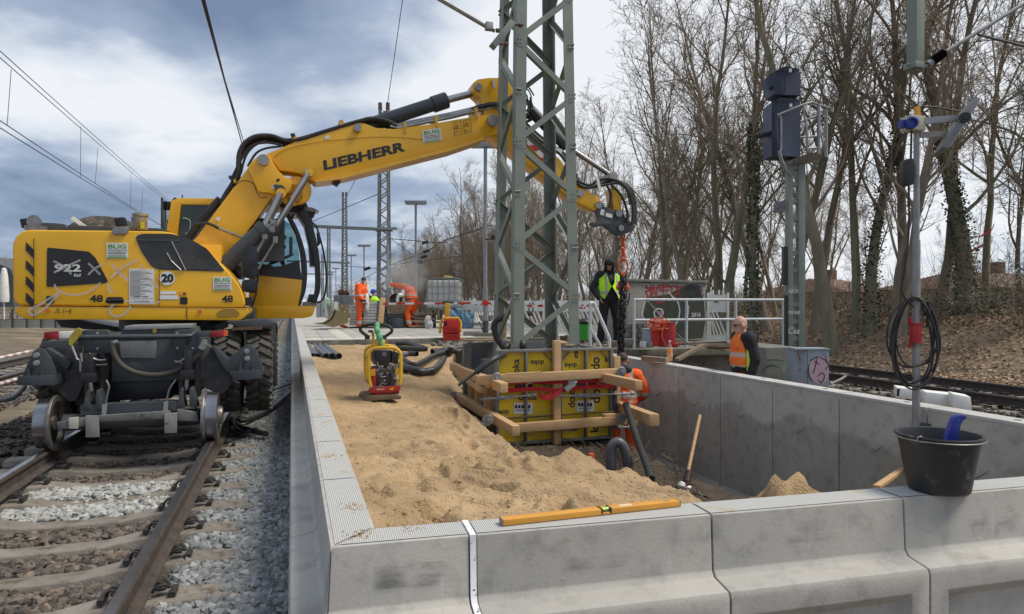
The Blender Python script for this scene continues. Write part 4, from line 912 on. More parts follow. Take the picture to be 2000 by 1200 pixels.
for i in range(16):
 a0 = rs_.uniform(0, 6.28); r_ = rs_.uniform(8, 26); cx_, cy_ = 1024+rs_.uniform(-6, 8), 205+rs_.uniform(-15, 15)
 yy = rs_.uniform(-.3, .2)
 mb.tube(smoothpts([ml(cx_+r_*.6*math.cos(a0+t), cy_+r_*math.sin(a0+t), yy+.05*math.sin(t)) for t in (0, .8, 1.6, 2.4, 3.2, 4.2)], 4), rs_.uniform(.012, .02), 6)
for i in range(7):
 yy = -.2+.05*i; mb.tube(smoothpts([ml(a+i, b-i*.6, yy) for a, b in [(1005, 215), (1018, 240), (1040, 262), (1068, 285), (1092, 300), (1110, 325), (1124, 355), (1145, 367), (1175, 363), (1205, 358), (1226, 372), (1234, 395), (1236, 425), (1233, 440)]], 4), .021, 6)
for q in ([(1185, 362), (1193, 380), (1190, 405)], [(1195, 362), (1215, 385), (1225, 415), (1224, 436)], [(1122, 350), (1150, 362), (1170, 352), (1195, 350), (1222, 366), (1231, 400)]): mb.tube(smoothpts([ml(a, b, -.2) for a, b in q], 4), .022, 6)
XB(mb, 'arm_hoses', mRub, am)
mb = MB(); side(mb, [zr(1148, 760), zr(1165, 757), zr(1185, 850), zr(1168, 855)], -.24, .02); side(mb, [zr(888, 560), zr(930, 575), zr(920, 610), zr(885, 590)], -.2, .05); XB(mb, 'hose_clamp', mWh, am, each=True)
mb = MB(); side(mb, rnd([zr(1250, 830), zr(1270, 815), zr(1305, 840), zr(1308, 880), zr(1312, 970), zr(1262, 970), zr(1258, 880)], 3), -.13, .26); XB(mb, 'tipping_link', mYel, am, bevel=.01)
mb = MB(); pin(mb, 1199, 344, .07, -.2, .2); XB(mb, 'link_pin', mGalv, am)
cp = [zr(a, b) for a, b in [(1132, 935), (1145, 915), (1165, 908), (1190, 918), (1200, 945), (1260, 965), (1300, 970), (1325, 985), (1340, 1020), (1370, 1045), (1395, 1062), (1402, 1085), (1385, 1108), (1340, 1122), (1300, 1136), (1268, 1132), (1235, 1100), (1200, 1062), (1165, 1075), (1130, 1078), (1110, 1060), (1115, 1048), (1140, 1050), (1160, 1030), (1150, 1000)]]
for yy in (-.16, .12):
 mb = MB(); side(mb, rnd(cp, 2), yy, .05); XB(mb, 'quick_coupler_plate', mDk, am, bevel=.006)
mb = MB(); boomplate(mb, [zr(1180, 960), zr(1290, 985), zr(1330, 1060), zr(1290, 1110), zr(1220, 1060)], .24);
XB(mb, 'coupler_core', mDk, am)
mb = MB(); pin(mb, *zr(1165, 935), .06, -.2, .2); pin(mb, *zr(1298, 990), .06, -.2, .2); pin(mb, *zr(1312, 1085), .05, -.2, .2); XB(mb, 'coupler_pin', mStl, am, each=True)
mb = MB(); decal(mb, [zr(1180, 962), zr(1205, 968), zr(1198, 1005), zr(1172, 998)], y=-.165); decal(mb, [zr(1212, 985), zr(1255, 998), zr(1252, 1022), zr(1208, 1010)], y=-.165); XB(mb, 'info_label', mWh, am, each=True)
# --- undercarriage
mb = MB(); XC = -.48
mb.box((XC, -.2, .36), (.95, 3.6, .42)); mb.lathe((XC, 0, .52), [(.62, 0), (.62, .22), (.55, .22)], n=32); und = XB(mb, 'chassis', mDk, bevel=.02)
mb = MB(); mb.box((XC, -.1, .0), (1.05, 2.9, .34)); mb.box((XC, -1.75, -.02), (.62, .5, .25)); XB(mb, 'belly_guard', mBlk, und, bevel=.02, each=True)
for yy in (-1.25, 1.35):
 mb = MB(); mb.cyl((XC-1.2, yy, .08), (XC+1.2, yy, .08), .14, n=14); XB(mb, 'axle', mDk, und)
def tyre():
 mb = MB(); R0, w_ = .50, .27
 prof = [(.27, -w_/2+.02), (.40, -w_/2), (.46, -w_/2+.01), (.475, -w_/2+.04), (.475, w_/2-.04), (.46, w_/2-.01), (.40, w_/2), (.27, w_/2-.02), (.27, -w_/2+.02)]
 mb.lathe((0, 0, 0), prof, Vector((1, 0, 0)), n=40)
 nt_ = 26
 for i in range(nt_):
  for s in (-1, 1):
   a = 2*math.pi*(i+(.5 if s > 0 else 0))/nt_; a2 = a+.16
   p = Vector((s*.008, math.cos(a)*.475, math.sin(a)*.475)); q = Vector((s*(w_/2-.005), math.cos(a2)*.468, math.sin(a2)*.468))
   r_ = (p+q)/2; r_.x = 0; up = r_.normalized(); x = (q-p).normalized(); y = up.cross(x).normalized(); z = x.cross(y)
   mb.box((p+q)/2+up*.012, ((q-p).length, .055, .045), (x, y, z))
   a3 = a2; c_ = Vector((s*(w_/2+.002), math.cos(a3)*.445, math.sin(a3)*.445)); up3 = Vector((0, math.cos(a3), math.sin(a3))); mb.box(c_, (.02, .05, .07), (Vector((1, 0, 0)), Vector((1, 0, 0)).cross(up3), up3))
 return mb.mesh('tyre', mTyre, smooth=45)
TY = tyre()
def rim():
 mb = MB(); mb.lathe((0, 0, 0), [(.27, -.12), (.26, -.1), (.20, -.05), (.10, -.06), (.10, -.10), (.001, -.10)], Vector((1, 0, 0)), n=28); mb.lathe((0, 0, 0), [(.27, .12), (.26, .1), (.2, .05), (.1, .06), (.1, .1), (.001, .1)], Vector((1, 0, 0)), n=28); return mb.mesh('rim', mDk2)
RM = rim()
for yy in (-1.25, 1.35):
 for xx in (.72, .36, -1.04, -1.40):
  t_ = link('wheel', TY, und, (xx, yy, .08)); link('rim', RM, t_)
mRW = mat('rail_wheel_steel', (.30, .29, .28), (.16, .14, .12), scale=9, rough=.42, metal=.7)
mTread = mat('wheel_tread', (.36, .36, .38), (.22, .22, .24), scale=3, rough=.25, metal=.95)
def railwheel(s):
 mb = MB(); ax = Vector((s, 0, 0)); mb.lathe((0, 0, 0), [(.001, -.06), (.08, -.06), (.08, -.03), (.22, -.03), (.24, -.075), (.30, -.075), (.305, -.06), (.30, -.045), (.275, -.032)], ax, n=40)
 mb.mi = 1; mb.lathe((0, 0, 0), [(.275, -.032), (.268, .085)], ax, n=40)
 mb.mi = 0; mb.lathe((0, 0, 0), [(.268, .085), (.235, .09), (.225, .04), (.11, .03), (.11, .10), (.10, .13), (.001, .13)], ax, n=40)
 for i in range(8):
  a = i*math.pi/4; mb.cyl(Vector((s*.03, math.cos(a)*.16, math.sin(a)*.16)), Vector((s*.055, math.cos(a)*.16, math.sin(a)*.16)), .016, n=6)
 mb.v = [(a*.92, b*.92, c*.92) for a, b, c in mb.v]; return mb.mesh('rail_wheel', [mRW, mTread])
ZW = -.55+.252
for x_, s in ((.262, 1), (-1.225, -1)):
 for yy in (-2.35, 2.4): link('rail_wheel', railwheel(s), und, (x_, yy, ZW))
mDirt = mat('dirty_grey_steel', (.17, .17, .165), (.10, .10, .098), scale=5, rough=.75, stain=(.05, .045, .04), sscale=7, sth=.55)
YR = -2.35
mb = MB(); mb.cyl((-1.1, YR, ZW), (.15, YR, ZW), .085, n=16); mb.box((XC, YR-.02, ZW+.13), (.9, .14, .10)); XB(mb, 'rail_axle', mDk, und)
mb = MB(); side(mb, [(192, 824), (332, 818), (332, 803), (192, 812)], YR-.19, .05); side(mb, [(110, 826), (168, 815), (168, 832), (132, 838), (112, 838)], YR-.18, .06); side(mb, [(346, 800), (384, 806), (388, 824), (346, 822)], YR-.18, .06); XB(mb, 'brake_beam', mDirt, und, bevel=.006, each=True)
mb = MB(); side(mb, [(167, 812), (192, 812), (194, 854), (167, 855)], YR-.21, .02); side(mb, [(321, 808), (346, 806), (345, 846), (321, 847)], YR-.21, .02); XB(mb, 'rail_guard_plate', mat('pale_dirty_steel', (.27, .275, .25), (.19, .19, .17), scale=6, rough=.7, stain=(.05, .045, .04), sscale=14, sth=.58), und, bevel=.004, each=True)
mb = MB(); side(mb, [(134, 817), (152, 815), (152, 838), (134, 838)], YR-.20, .03); XB(mb, 'sensor_block', mat('pale_box', (.5, .5, .42), rough=.6), und, bevel=.004)
mb = MB(); side(mb, [(199, 791), (209, 789), (206, 812), (199, 812)], YR-.16, .03); side(mb, [(320, 786), (328, 785), (327, 808), (318, 808)], YR-.16, .03); XB(mb, 'clamp', mGalv, und, each=True)
mb = MB(); side(mb, [(218, 666), (402, 660), (400, 742), (218, 747)], YR+.28, .5); cb = XB(mb, 'centre_box', mDk, und, bevel=.012)
mb = MB(); side(mb, [(232, 668), (306, 666), (304, 700), (236, 700)], YR+.265, .03); XB(mb, 'box_recess', mGrayP, cb, bevel=.008)
mb = MB(); side(mb, [(243, 637), (372, 634), (372, 641), (243, 645)], YR+.25, .5); XB(mb, 'checker_plate', mGalv, und, bevel=.004)
mb = MB(); side(mb, [(238, 642), (380, 640), (385, 655), (236, 657)], YR+.27, .45); XB(mb, 'top_box', mDk, und, bevel=.006)
mb = MB(); side(mb, [(298, 642), (306, 642), (306, 651), (298, 651)], YR+.24, .02); XB(mb, 'padlock', mat('brass', (.5, .33, .1), metal=.8, rough=.35), und)
mb = MB(); mb.tube([ml(148, 659, YR+.10), ml(250, 658, YR+.10), ml(360, 657, YR+.10), ml(372, 654, YR+.12), ml(366, 668, YR+.16), ml(364, 690, YR+.2)], .026, 10); XB(mb, 'cross_tube', mDk2, und)
for pts in ([(150, 652), (164, 645), (208, 645), (216, 655), (214, 690), (196, 690), (182, 700), (164, 680), (152, 672)], [(338, 650), (344, 645), (380, 644), (388, 655), (388, 690), (372, 694), (352, 690), (340, 680)]):
 mb = MB(); side(mb, rnd(pts, 4), YR+.15, .12); XB(mb, 'bracket_plate', mDk2, und, bevel=.006)
mb = MB()
for c_ in ((156, 651), (191, 651), (191, 681), (346, 651), (379, 650), (347, 680), (377, 680)):
 p = ml(*c_, YR+.145); mb.cyl(p, p-YA*.02, .014, n=6)
XB(mb, 'bolt', mGalv, und, each=True)
mb = MB(); mb.tube(smoothpts([ml(*q, YR+.02) for q in [(218, 668), (222, 690), (236, 712), (262, 727), (300, 733), (338, 727), (370, 708), (390, 690), (400, 672)]], 5), .028, 10); XB(mb, 'brake_hose', mat('worn_hose', (.06, .055, .04), (.045, .04, .03), rough=.7), und)
mb = MB(); mb.cyl(ml(393, 682, YR+.02), ml(400, 670, YR+.02), .04, n=12); mb.cyl(ml(398, 672, YR+.02), ml(400, 664, YR+.02), .03, n=12); mb.cyl(ml(216, 672, YR+.02), ml(230, 667, YR+.02), .02, n=10); XB(mb, 'hose_coupling', mGalv, und, each=True)
for s, pts in ((1, [(162, 800), (166, 775), (170, 762), (175, 762), (174, 780), (178, 800)]), (2, [(188, 800), (186, 775), (188, 762), (193, 762), (198, 780), (202, 800)]), (3, [(346, 796), (350, 772), (353, 758), (358, 758), (357, 775), (362, 798)]), (4, [(370, 796), (370, 772), (370, 758), (375, 758), (380, 775), (386, 798)])):
 mb = MB(); side(mb, rnd(pts, 4), YR-.1, .2); XB(mb, 'axle_arm', mDk, und, bevel=.006)
for (a, b) in (((176, 735), (179, 765)), ((366, 730), (364, 762))):
 mb = MB(); mb.cyl(ml(*b, YR-.02), ml(*a, YR-.02), .024, n=12); r0 = XB(mb, 'piston_rod', mChr, und)
 mb = MB(); mb.cyl(ml(*a, YR-.02), ml(a[0]+2, a[1]-45, YR-.02), .05, n=14); mb.box(ml(a[0], a[1]+2, YR-.02), (.13, .12, .1)); XB(mb, 'rail_cylinder', mBlk, und, bevel=.006)
for x_ in (168, 198, 352, 384):
 mb = MB(); side(mb, [(x_-4, 690), (x_+4, 690), (x_+5, 775), (x_-3, 775)], YR+.08, .2); XB(mb, 'guide_frame', mBlk, und)
mb = MB()
for q in ([(207, 743), (213, 755), (210, 770), (206, 790)], [(344, 742), (334, 755), (328, 770), (325, 790)], [(175, 690), (182, 700), (195, 704), (207, 703)], [(363, 690), (360, 700), (350, 707), (342, 706)]): mb.tube(smoothpts([ml(*p, YR-.05) for p in q], 4), .010, 6)
mb.bar(ml(183, 713, YR-.02), ml(209, 712, YR-.02), .02, .012); mb.bar(ml(340, 706, YR-.02), ml(358, 710, YR-.02), .02, .012); XB(mb, 'brake_pipe', mStl, und, each=True)
stR = [(381, 672), (392, 668), (412, 676), (450, 735), (452, 750), (438, 768), (428, 770), (392, 755), (384, 720)]
stL = [(160, 676), (148, 668), (132, 682), (108, 735), (104, 752), (118, 770), (136, 786), (150, 782), (162, 750)]
for p_ in (stR, stL):
 mb = MB(); side(mb, rnd(p_, 5), YR+.3, .14); XB(mb, 'stabiliser_plate', mat('dusty_grey', (.085, .085, .082), (.05, .052, .055), scale=4, rough=.8, stain=(.15, .13, .10), sscale=10, sth=.55), und, bevel=.008)
for fpts, pad in (([(446, 700), (480, 674), (488, 673), (497, 681), (513, 716), (513, 723), (450, 726)], [(450, 726), (514, 722), (511, 740), (455, 743)]), ([(42, 738), (64, 688), (74, 680), (84, 683), (98, 700), (110, 735)], [(34, 735), (106, 734), (108, 753), (34, 753)])):
 mb = MB(); side(mb, rnd(fpts, 4), YR+.02, .06); side(mb, [(q[0]+0, q[1]) for q in fpts], YR+.28, .04); XB(mb, 'outrigger_foot', mDk2, und, bevel=.006)
 mb = MB(); side(mb, rnd(pad, 2), YR-.02, .42); XB(mb, 'outrigger_pad', mDk2, und, bevel=.006)
mb = MB()
for c_ in ((482, 686), (483, 700), (72, 694), (72, 709)):
 p = ml(*c_, YR+.02); mb.cyl(p, p-YA*.03, .028, n=10); mb.cyl(p-YA*.03, p-YA*.045, .016, n=6)
XB(mb, 'outrigger_bolt', mGalv, und, each=True)
mb = MB()
for x_ in (470, 495, 55, 82): side(mb, [(x_-2, 708 if x_ > 300 else 720), (x_+2, 708 if x_ > 300 else 720), (x_+3, 725 if x_ > 300 else 736), (x_-4, 725 if x_ > 300 else 736)], YR-.015, .05)
XB(mb, 'gusset', mDk2, und, each=True)
mb = MB(); side(mb, [(412, 678), (420, 676), (452, 708), (450, 730), (440, 724)], YR+.22, .1); side(mb, [(84, 683), (92, 680), (138, 708), (130, 725), (112, 712)], YR+.22, .12); side(mb, [(80, 668), (150, 664), (152, 690), (120, 700), (82, 680)], YR+.5, .5); XB(mb, 'outrigger_arm', mDk, und, bevel=.006, each=True)
mb = MB(); side(mb, [(113, 648), (152, 647), (152, 661), (113, 661)], YR+.1, .06); XB(mb, 'lamp_bar', mWhiteP, und, bevel=.004)
mb = MB(); side(mb, [(385, 648), (412, 646), (412, 658), (385, 660)], YR+.1, .06); XB(mb, 'lamp_bar', mDk, und, bevel=.004)
mLampR = mat('red_lens', (.34, .012, .02), (.22, .01, .015), rough=.15)
mb = MB(); side(mb, rnd([(86, 649), (113, 648), (113, 662), (86, 662)], 2), YR+.06, .08); XB(mb, 'tail_lamp', mLampR, und, bevel=.008)
mb = MB(); side(mb, rnd([(412, 647), (437, 646), (437, 658), (412, 659)], 2), YR+.06, .08); tl = XB(mb, 'tail_lamp', mLampR, und, bevel=.008)
mb = MB(); side(mb, [(437, 646), (444, 646), (444, 656), (437, 657)], YR+.06, .08); XB(mb, 'orange_lens', mOrg, tl)
mb = MB(); side(mb, rnd([(136, 657), (150, 640), (158, 643), (158, 654), (140, 676), (134, 674)], 3), YR+.06, .04); XB(mb, 'tie_down_eye', mat('dull_yellow', (.45, .36, .03), (.3, .22, .03), rough=.6), und)
mb = MB(); mb.tube([ml(140, 676, YR+.05), ml(150, 700, YR+.05), ml(160, 706, YR+.05), ml(158, 690, YR+.05)], .012, 6); side(mb, [(155, 706), (158, 706), (158, 726), (155, 726)], YR+.04, .03); XB(mb, 'safety_hook', mGalv, und)
mb = MB(); side(mb, [(440, 628), (520, 624), (540, 630), (534, 640), (470, 640), (455, 636)], YR+.8, .7); XB(mb, 'fender', mDk, und, bevel=.01)
mb = MB(); side(mb, [(511, 636), (536, 634), (540, 660), (539, 757), (533, 757), (530, 680), (512, 660)], YR+1.6, .12); side(mb, [(480, 640), (536, 636), (536, 652), (482, 655)], YR+1.55, .5); XB(mb, 'side_step', mDk2, und, bevel=.01, each=True)
mb = MB(); side(mb, [(452, 641), (512, 638), (512, 644), (452, 646)], YR+.75, .3); XB(mb, 'red_hose_rail', mRust, und)
mb = MB(); side(mb, [(233, 628), (262, 626), (264, 640), (235, 642)], .3, .4); side(mb, [(420, 636), (440, 628), (444, 640), (424, 648)], YR+1.2, .2); side(mb, [(108, 625), (150, 625), (235, 640), (235, 648), (120, 640)], .5, .8); XB(mb, 'under_frame', mBlk, und, each=True)
mb = MB(); mb.box((-1.2, -.5, .25), (.5, 1.4, .5)); mb.box((.25, -.5, .25), (.45, 1.2, .5)); XB(mb, 'tank_box', mBlk, und, bevel=.02)
def chain_link(mb, c, r, l, a, t_=.012, up=ZV):
 x = Vector((math.cos(a), math.sin(a), 0)); n_ = 6; pts = []
 for i in range(12):
  th = 2*math.pi*i/12; s = math.sin(th); cz = math.cos(th)
  pts.append(c+x*(r*s)+ZV*((l/2-r)*(1 if cz > 0 else -1)+r*cz))
 mb.tube(pts, t_, 6, closed=True)
DC = 11.35
chp = W(1217, 460, DC)
chn = thing('lifting_chain', 'orange ring with heavy dark chain legs hanging from the excavator coupler', 'chain', (chp.x, chp.y, chp.z-1.9), 0)
for i, y_ in enumerate((464, 474, 484, 493, 502)):
 mb = MB(); chain_link(mb, W(1217, y_, DC), .03, .13, i*math.pi/2+.3, .014); mb.build('orange_link', mOrg, chn)
mb = MB(); c_ = W(1217, 520, DC); mb.tube([c_+Vector((math.sin(t)*.075, 0, math.cos(t)*.125)) for t in [i*math.pi/10 for i in range(20)]], .016, 8, closed=True); mb.build('ring', mOrg, chn)
mb = MB()
for s in (-1, 0, 1): mb.ell(W(1217+s*3, 538, DC), (.018, .03, .04))
mb.build('ring_link', mOrg, chn)
for s, x_ in ((-1, 1210), (1, 1223)):
 mb = MB(); p = W(x_, 549, DC); q = W(x_+s*2, 566, DC); mb.cyl(p, q, .022, .04, n=10); mb.ell(W(x_+s*2, 562, DC), (.045, .04, .05)); mb.build('shortening_hook', mOrg, chn)
for leg, (xa, xb_) in enumerate(((1215, 1210), (1219, 1215), (1217, 1213))):
 n_ = 23 if leg < 2 else 9
 for i in range(n_):
  t = i/22; y_ = 543+t*(692-543)
  if leg == 2: y_ = 545+i*6.5
  mb = MB(); x_ = xa+(xb_-xa)*t+1.2*math.sin(i*1.3+leg)
  chain_link(mb, W(x_, y_, DC-.05*leg), .034, .105, (i % 2)*math.pi/2+.5+leg*.4, .016); mb.build('chain_link', mBlk, chn, smooth=60)
pz = -.72
for k, pts in enumerate(([G(572, 764, pz+.05), G(540, 790, pz+.05), G(505, 812, pz+.04), G(470, 822, pz+.04), G(440, 815, pz+.04)], [G(450, 822, pz+.05), G(480, 838, pz+.05), G(520, 848, pz+.04)], [G(572, 748, pz+.05), G(545, 758, pz+.05), G(520, 765, pz+.05)], [G(470, 800, pz+.05), G(455, 825, pz+.06), G(475, 845, pz+.05), G(500, 838, pz+.05)])):
 mb = MB(); mb.tube(smoothpts(pts, 5), .035 if k < 2 else .022, 8); tag(mb.build('black_hose', mPipeB), ['thick black hose lying on the gravel from the wall to the excavator wheel', 'black hose end lying on the gravel beside the rail', 'short black hose at the foot of the platform wall', 'curled thin black hose by the excavator wheel'][k], 'hose')
# ================================================================== LATTICE MAST
def PN(px, py, P0, nrm=TV):
 dr = Vector(((px-1000)/F, 1, (HZ-py)/F)); P0 = Vector(P0); s = P0.xy.dot(nrm.xy)/dr.xy.dot(nrm.xy)
 return Vector((0, 0, EY))+dr*s
def PT(px, py, P0): return PN(px, py, P0, NV)
A0 = Vector((.0211, 9.35, 0)); WB = .985
ctr = A0+NV*WB/2+TV*WB/2
mast = thing('lattice_mast', 'tall grey-green steel lattice mast standing in the yellow formwork', 'catenary mast', (ctr.x, ctr.y, .05), ROT)
def corner(i, j, z):
 wd = WB-.030*(z-0.25); return ctr+NV*(wd/2*(1 if i else -1))+TV*(wd/2*(1 if j else -1))+ZV*z
ZT = 8.6
for i in (0, 1):
 for j in (0, 1):
  mb = MB(); mb.angle(corner(i, j, -.6), corner(i, j, ZT), .15, .018, NV*(-1 if i else 1), TV*(-1 if j else 1)); mb.build('corner_post', mGreen, mast, smooth=0)
def brace(p, q, nrm, m_=None):
 mb = MB(); nrm = Vector(nrm); x = (q-p).normalized(); s = x.cross(nrm).normalized()
 mb.angle(p-s*.035, q-s*.035, .075, .010, s, nrm); mb.build('brace', mGreen, mast, smooth=0)
lv = [-.42+.71*k for k in range(13)]
for k in range(len(lv)-1):
 a, b = lv[k], lv[k+1]; f = (k+1) % 2
 brace(corner(0, 0, a if f == 0 else b)-TV*.002, corner(1, 0, b if f == 0 else a)-TV*.002, TV)
 brace(corner(0, 1, b if f == 0 else a), corner(1, 1, a if f == 0 else b), -TV)
 brace(corner(0, 0, b if f == 0 else a), corner(0, 1, a if f == 0 else b), NV)
 brace(corner(1, 0, a if f == 0 else b), corner(1, 1, b if f == 0 else a), -NV)
bo = MB()
for k in range(13):
 for i in (0, 1):
  for dx in (.03, .075):
   for dz in (-.03, .03): p = corner(i, 0, lv[k]+dz)+NV*(dx if not i else -dx); bo.cyl(p, p-TV*.014, .011, n=6)
tag(bo.build('bolts', mGalv, mast), kind='stuff')
for k in range(13):
 for i in (0, 1):
  if (k+1) % 2 != i: continue
  mb = MB(); p = corner(i, 0, lv[k])+NV*(.09 if not i else -.09)-TV*.003; mb.box(p, (.13, .006, .17), (NV, TV, ZV)); mb.build('gusset_plate', mGreen, mast, smooth=0)
mb = MB(); P = PN(978, 55, corner(0, 0, 5)-TV*.1);
mb.bar(PN(962, 92, corner(0, 0, 5)-TV*.12), PN(1000, 45, corner(0, 0, 5)-TV*.12), .09, .14, TV); mb.build('clamp_plate', mGreen, mast, bevel=.004)
mb = MB()
for a, b in (((985, 47), (1022, 50)), ((965, 86), (992, 87))): mb.cyl(PN(*a, corner(0, 0, 5)-TV*.16), PN(*b, corner(0, 0, 5)-TV*.16), .016, n=8)
for c_ in ((998, 38), (1016, 50), (988, 87), (972, 60)): p = PN(*c_, corner(0, 0, 5)-TV*.16); mb.cyl(p-NV*.02, p+NV*.02, .03, n=6)
mb.build('clamp_bolt', mRust, mast, each=True)
q0 = PN(967, 60, corner(0, 0, 5)-TV*.15)
can = thing('cantilever_tube', 'light metal tube slanting up left from the top of the green mast', 'overhead line arm', (q0.x, q0.y, q0.z), ROT)
mb = MB(); q1 = PN(700, -95, q0); q00 = PN(952, 53, q0); mb.cyl(q00, q1, .032, n=12); mb.build('tube', mGalv, can)
mb = MB(); mb.cyl(q0, q00, .035, n=8); p = PN(955, 52, q0); mb.box(p, (.10, .09, .10), rz=.3); mb.bar(PN(952, 58, q0), PN(958, 45, q0), .03, .03, TV); mb.build('end_joint', mGalv, can, bevel=.006)
# ================================================================== FORMWORK
F0 = Vector((-.203, 9.0, 0)); FW = 1.715; FD = 1.62; ZB = -1.0; ZF = .28
form = thing('formwork_box', 'yellow panel formwork box braced with timber around the mast foot', 'formwork', (F0.x, F0.y, ZB), ROT)
def fp(x, y, z): return F0+NV*x+TV*y+ZV*z
mFY = mat('formwork_yellow', (.76, .52, .012), (.60, .42, .02), scale=3, rough=.5, stain=(.44, .39, .24), sscale=7, sth=.56, thin=.18)
mNavy = mat('navy_print', (.012, .016, .05), (.02, .022, .05), rough=.6)
mFrm = mat('formwork_frame', (.23, .23, .21), (.15, .15, .14), scale=9, rough=.6, metal=.3, stain=(.34, .32, .27), sscale=9, sth=.6)
def panel(x0, x1, z0, z1, face, side_=0, logos=()):
 mb = MB(); t = .12; f = .035; y0 = 0 if side_ == 0 else FD-t
 for a, b, c, d in ((x0, x1, z0, z0+f), (x0, x1, z1-f, z1), (x0, x0+f, z0+f, z1-f), (x1-f, x1, z0+f, z1-f), ((x0+x1)/2-.014, (x0+x1)/2+.014, z0+f, z1-f)):
  mb.box(fp((a+b)/2, y0+t/2, (c+d)/2), (b-a-.001, t, d-c-.001), (NV, TV, ZV))
 p_ = mb.build('formwork_panel', mFrm, form, bevel=.003)
 mb = MB(); mb.box(fp((x0+x1)/2, y0+.085, (z0+z1)/2), (x1-x0-.07, .018, z1-z0-.07), (NV, TV, ZV)); sh = mb.build('yellow_sheet', face, p_)
 mb = MB()
 for s, cx_, cz_, h, ang in logos:
  wd = h*2.6 if s == 'doka' else h*.62*len(s); ca, sa = math.cos(ang), math.sin(ang); xv = NV*ca+ZV*sa; yv = -NV*sa+ZV*ca
  o = fp(cx_, y0+.073, cz_)-xv*wd/2-yv*h/2; text(mb, s, o, xv*wd, yv*h, bold=.02)
 if logos: mb.build('print', mNavy, sh, each=True)
 mb = MB()
 for cx_, cz_, sx, sz_ in ((x0+.05, z1-.05, 1, -1), (x1-.05, z1-.05, -1, -1)): mb.bar(fp(cx_, y0+.05, cz_-.11), fp(cx_+sx*.11, y0+.05, cz_), .02, .012, TV)
 mb.build('corner_gusset', mFrm, p_)
 return p_
Hp = 1.26; zm = -.24
panel(0, .84, -.135, ZF, mFY, 0, [('doka', .29, .02, .10, 1.57), ('doka', .60, .09, .075, math.pi), ('dp', .10, .20, .08, math.pi)])
panel(.0, .84, -.99, -.145, mFY, 0, [('doka', .46, -.36, .10, 0), ('doka', .10, -.56, .07, math.pi), ('dp', .32, -.80, .12, 1.57), ('dok', .60, -.82, .05, math.pi)])
panel(.90, 1.70, -.135, ZF, mFY, 0, [('doka', 1.09, .04, .07, math.pi), ('a', 1.17, .19, .10, math.pi), ('do', 1.46, .06, .14, 1.57), ('k', 1.64, .12, .10, 0)])
panel(.90, 1.70, -.99, -.145, mFY, 0, [('doka', 1.10, -.40, .11, 1.57), ('do', 1.46, -.40, .16, 1.57), ('ko', 1.45, -.82, .13, 1.57), ('k', 1.66, -.25, .08, 0)])
mb = MB()
for a, b, c, d in ((1004, 787, 1040, 809), (1127, 783, 1160, 803)): mb.prism([PN(a, b, fp(0, .068, 0)), PN(c, b, fp(0, .068, 0)), PN(c, d, fp(0, .068, 0)), PN(a, d, fp(0, .068, 0))], TV*.003)
st = mb.build('white_sticker', mWhiteP, form, each=True)
mb = MB()
for a, b, c, d in ((1004, 787, 1040, 809), (1127, 783, 1160, 803)):
 for i in range(5):
  x = a+2+i*(c-a-4)/5; mb.prism([PN(x, b+4+i % 2, fp(0, .062, 0)), PN(x+4, b+4, fp(0, .062, 0)), PN(x+5, b+11, fp(0, .062, 0)), PN(x, b+11, fp(0, .062, 0))], TV*.002)
 mb.prism([PN(a+3, b+14, fp(0, .062, 0)), PN(c-4, b+14, fp(0, .062, 0)), PN(c-4, b+15.2, fp(0, .062, 0)), PN(a+3, b+15.2, fp(0, .062, 0))], TV*.002)
mb.build('print', mNavy, st, each=True)
mb = MB()
for a, b, c, d in ((1006, 742, 1040, 758), (1126, 738, 1164, 754)): mb.prism([PN(a, b, fp(0, .066, 0)), PN(c, b, fp(0, .066, 0)), PN(c, d, fp(0, .066, 0)), PN(a, d, fp(0, .066, 0))], TV*.003)
sb = mb.build('blue_plate', mNavy, form, each=True)
mb = MB(); o = PN(1128, 745.5, fp(0, .062, 0)); text(mb, 'Frami', o, PN(1150, 745, fp(0, .062, 0))-o, ZV*.045, .01); o = PN(1128, 753, fp(0, .062, 0)); text(mb, 'Xlife', o, PN(1146, 752.5, fp(0, .062, 0))-o, ZV*.045, .01)
o = PN(1008, 755, fp(0, .062, 0)); text(mb, 'llre', o, PN(1022, 755, fp(0, .062, 0))-o, ZV*.06, .01); mb.build('lettering', mat('pale_blue_print', (.4, .45, .6)), sb, each=True)
mPly = mat('plywood', (.42, .31, .18), (.32, .23, .13), scale=4, rough=.8, stretch=(1, 1, 3), stain=(.25, .18, .1), sscale=5, sth=.6)
mb = MB(); mb.box(fp(.02, FD/2+.1, -.56), (.022, FD-.2, .80), (NV, TV, ZV)); mb.build('plywood_side', mPly, form)
for y in (.35, .85, 1.25): mb = MB(); mb.box(fp(-.03, y, -.56), (.08, .06, .86), (NV, TV, ZV)); mb.build('side_stud', mWood, form, bevel=.004)
mb = MB(); mb.box(fp(FW-.05, FD/2, -.35), (.10, FD-.25, 1.22), (NV, TV, ZV)); mb.build('side_panel', mFrm, form)
mb = MB(); mb.box(fp(.87, FD+.02, -.2), (1.74, .05, .98), (NV, TV, ZV)); mb.build('back_panel', mat('grey_panel', (.115, .12, .125), (.09, .095, .1), rough=.55), form, bevel=.006)
mb = MB(); mb.box(fp(.0, FD-.01, -.12), (.12, .10, .78), (NV, TV, ZV)); mb.build('corner_profile', mFrm, form)
p = PN(916, 681, fp(0, FD-.02, 0)); mb = MB(); mb.cyl(p, p-TV*.01, .03, n=10); mb.build('anchor_hole', mBlk, form)
mb = MB(); mb.box(PN(1087, 766, fp(0, -.04, 0)), (.095, .085, 1.40), (NV, TV, ZV)); mb.build('centre_post', mWood, form, bevel=.005)
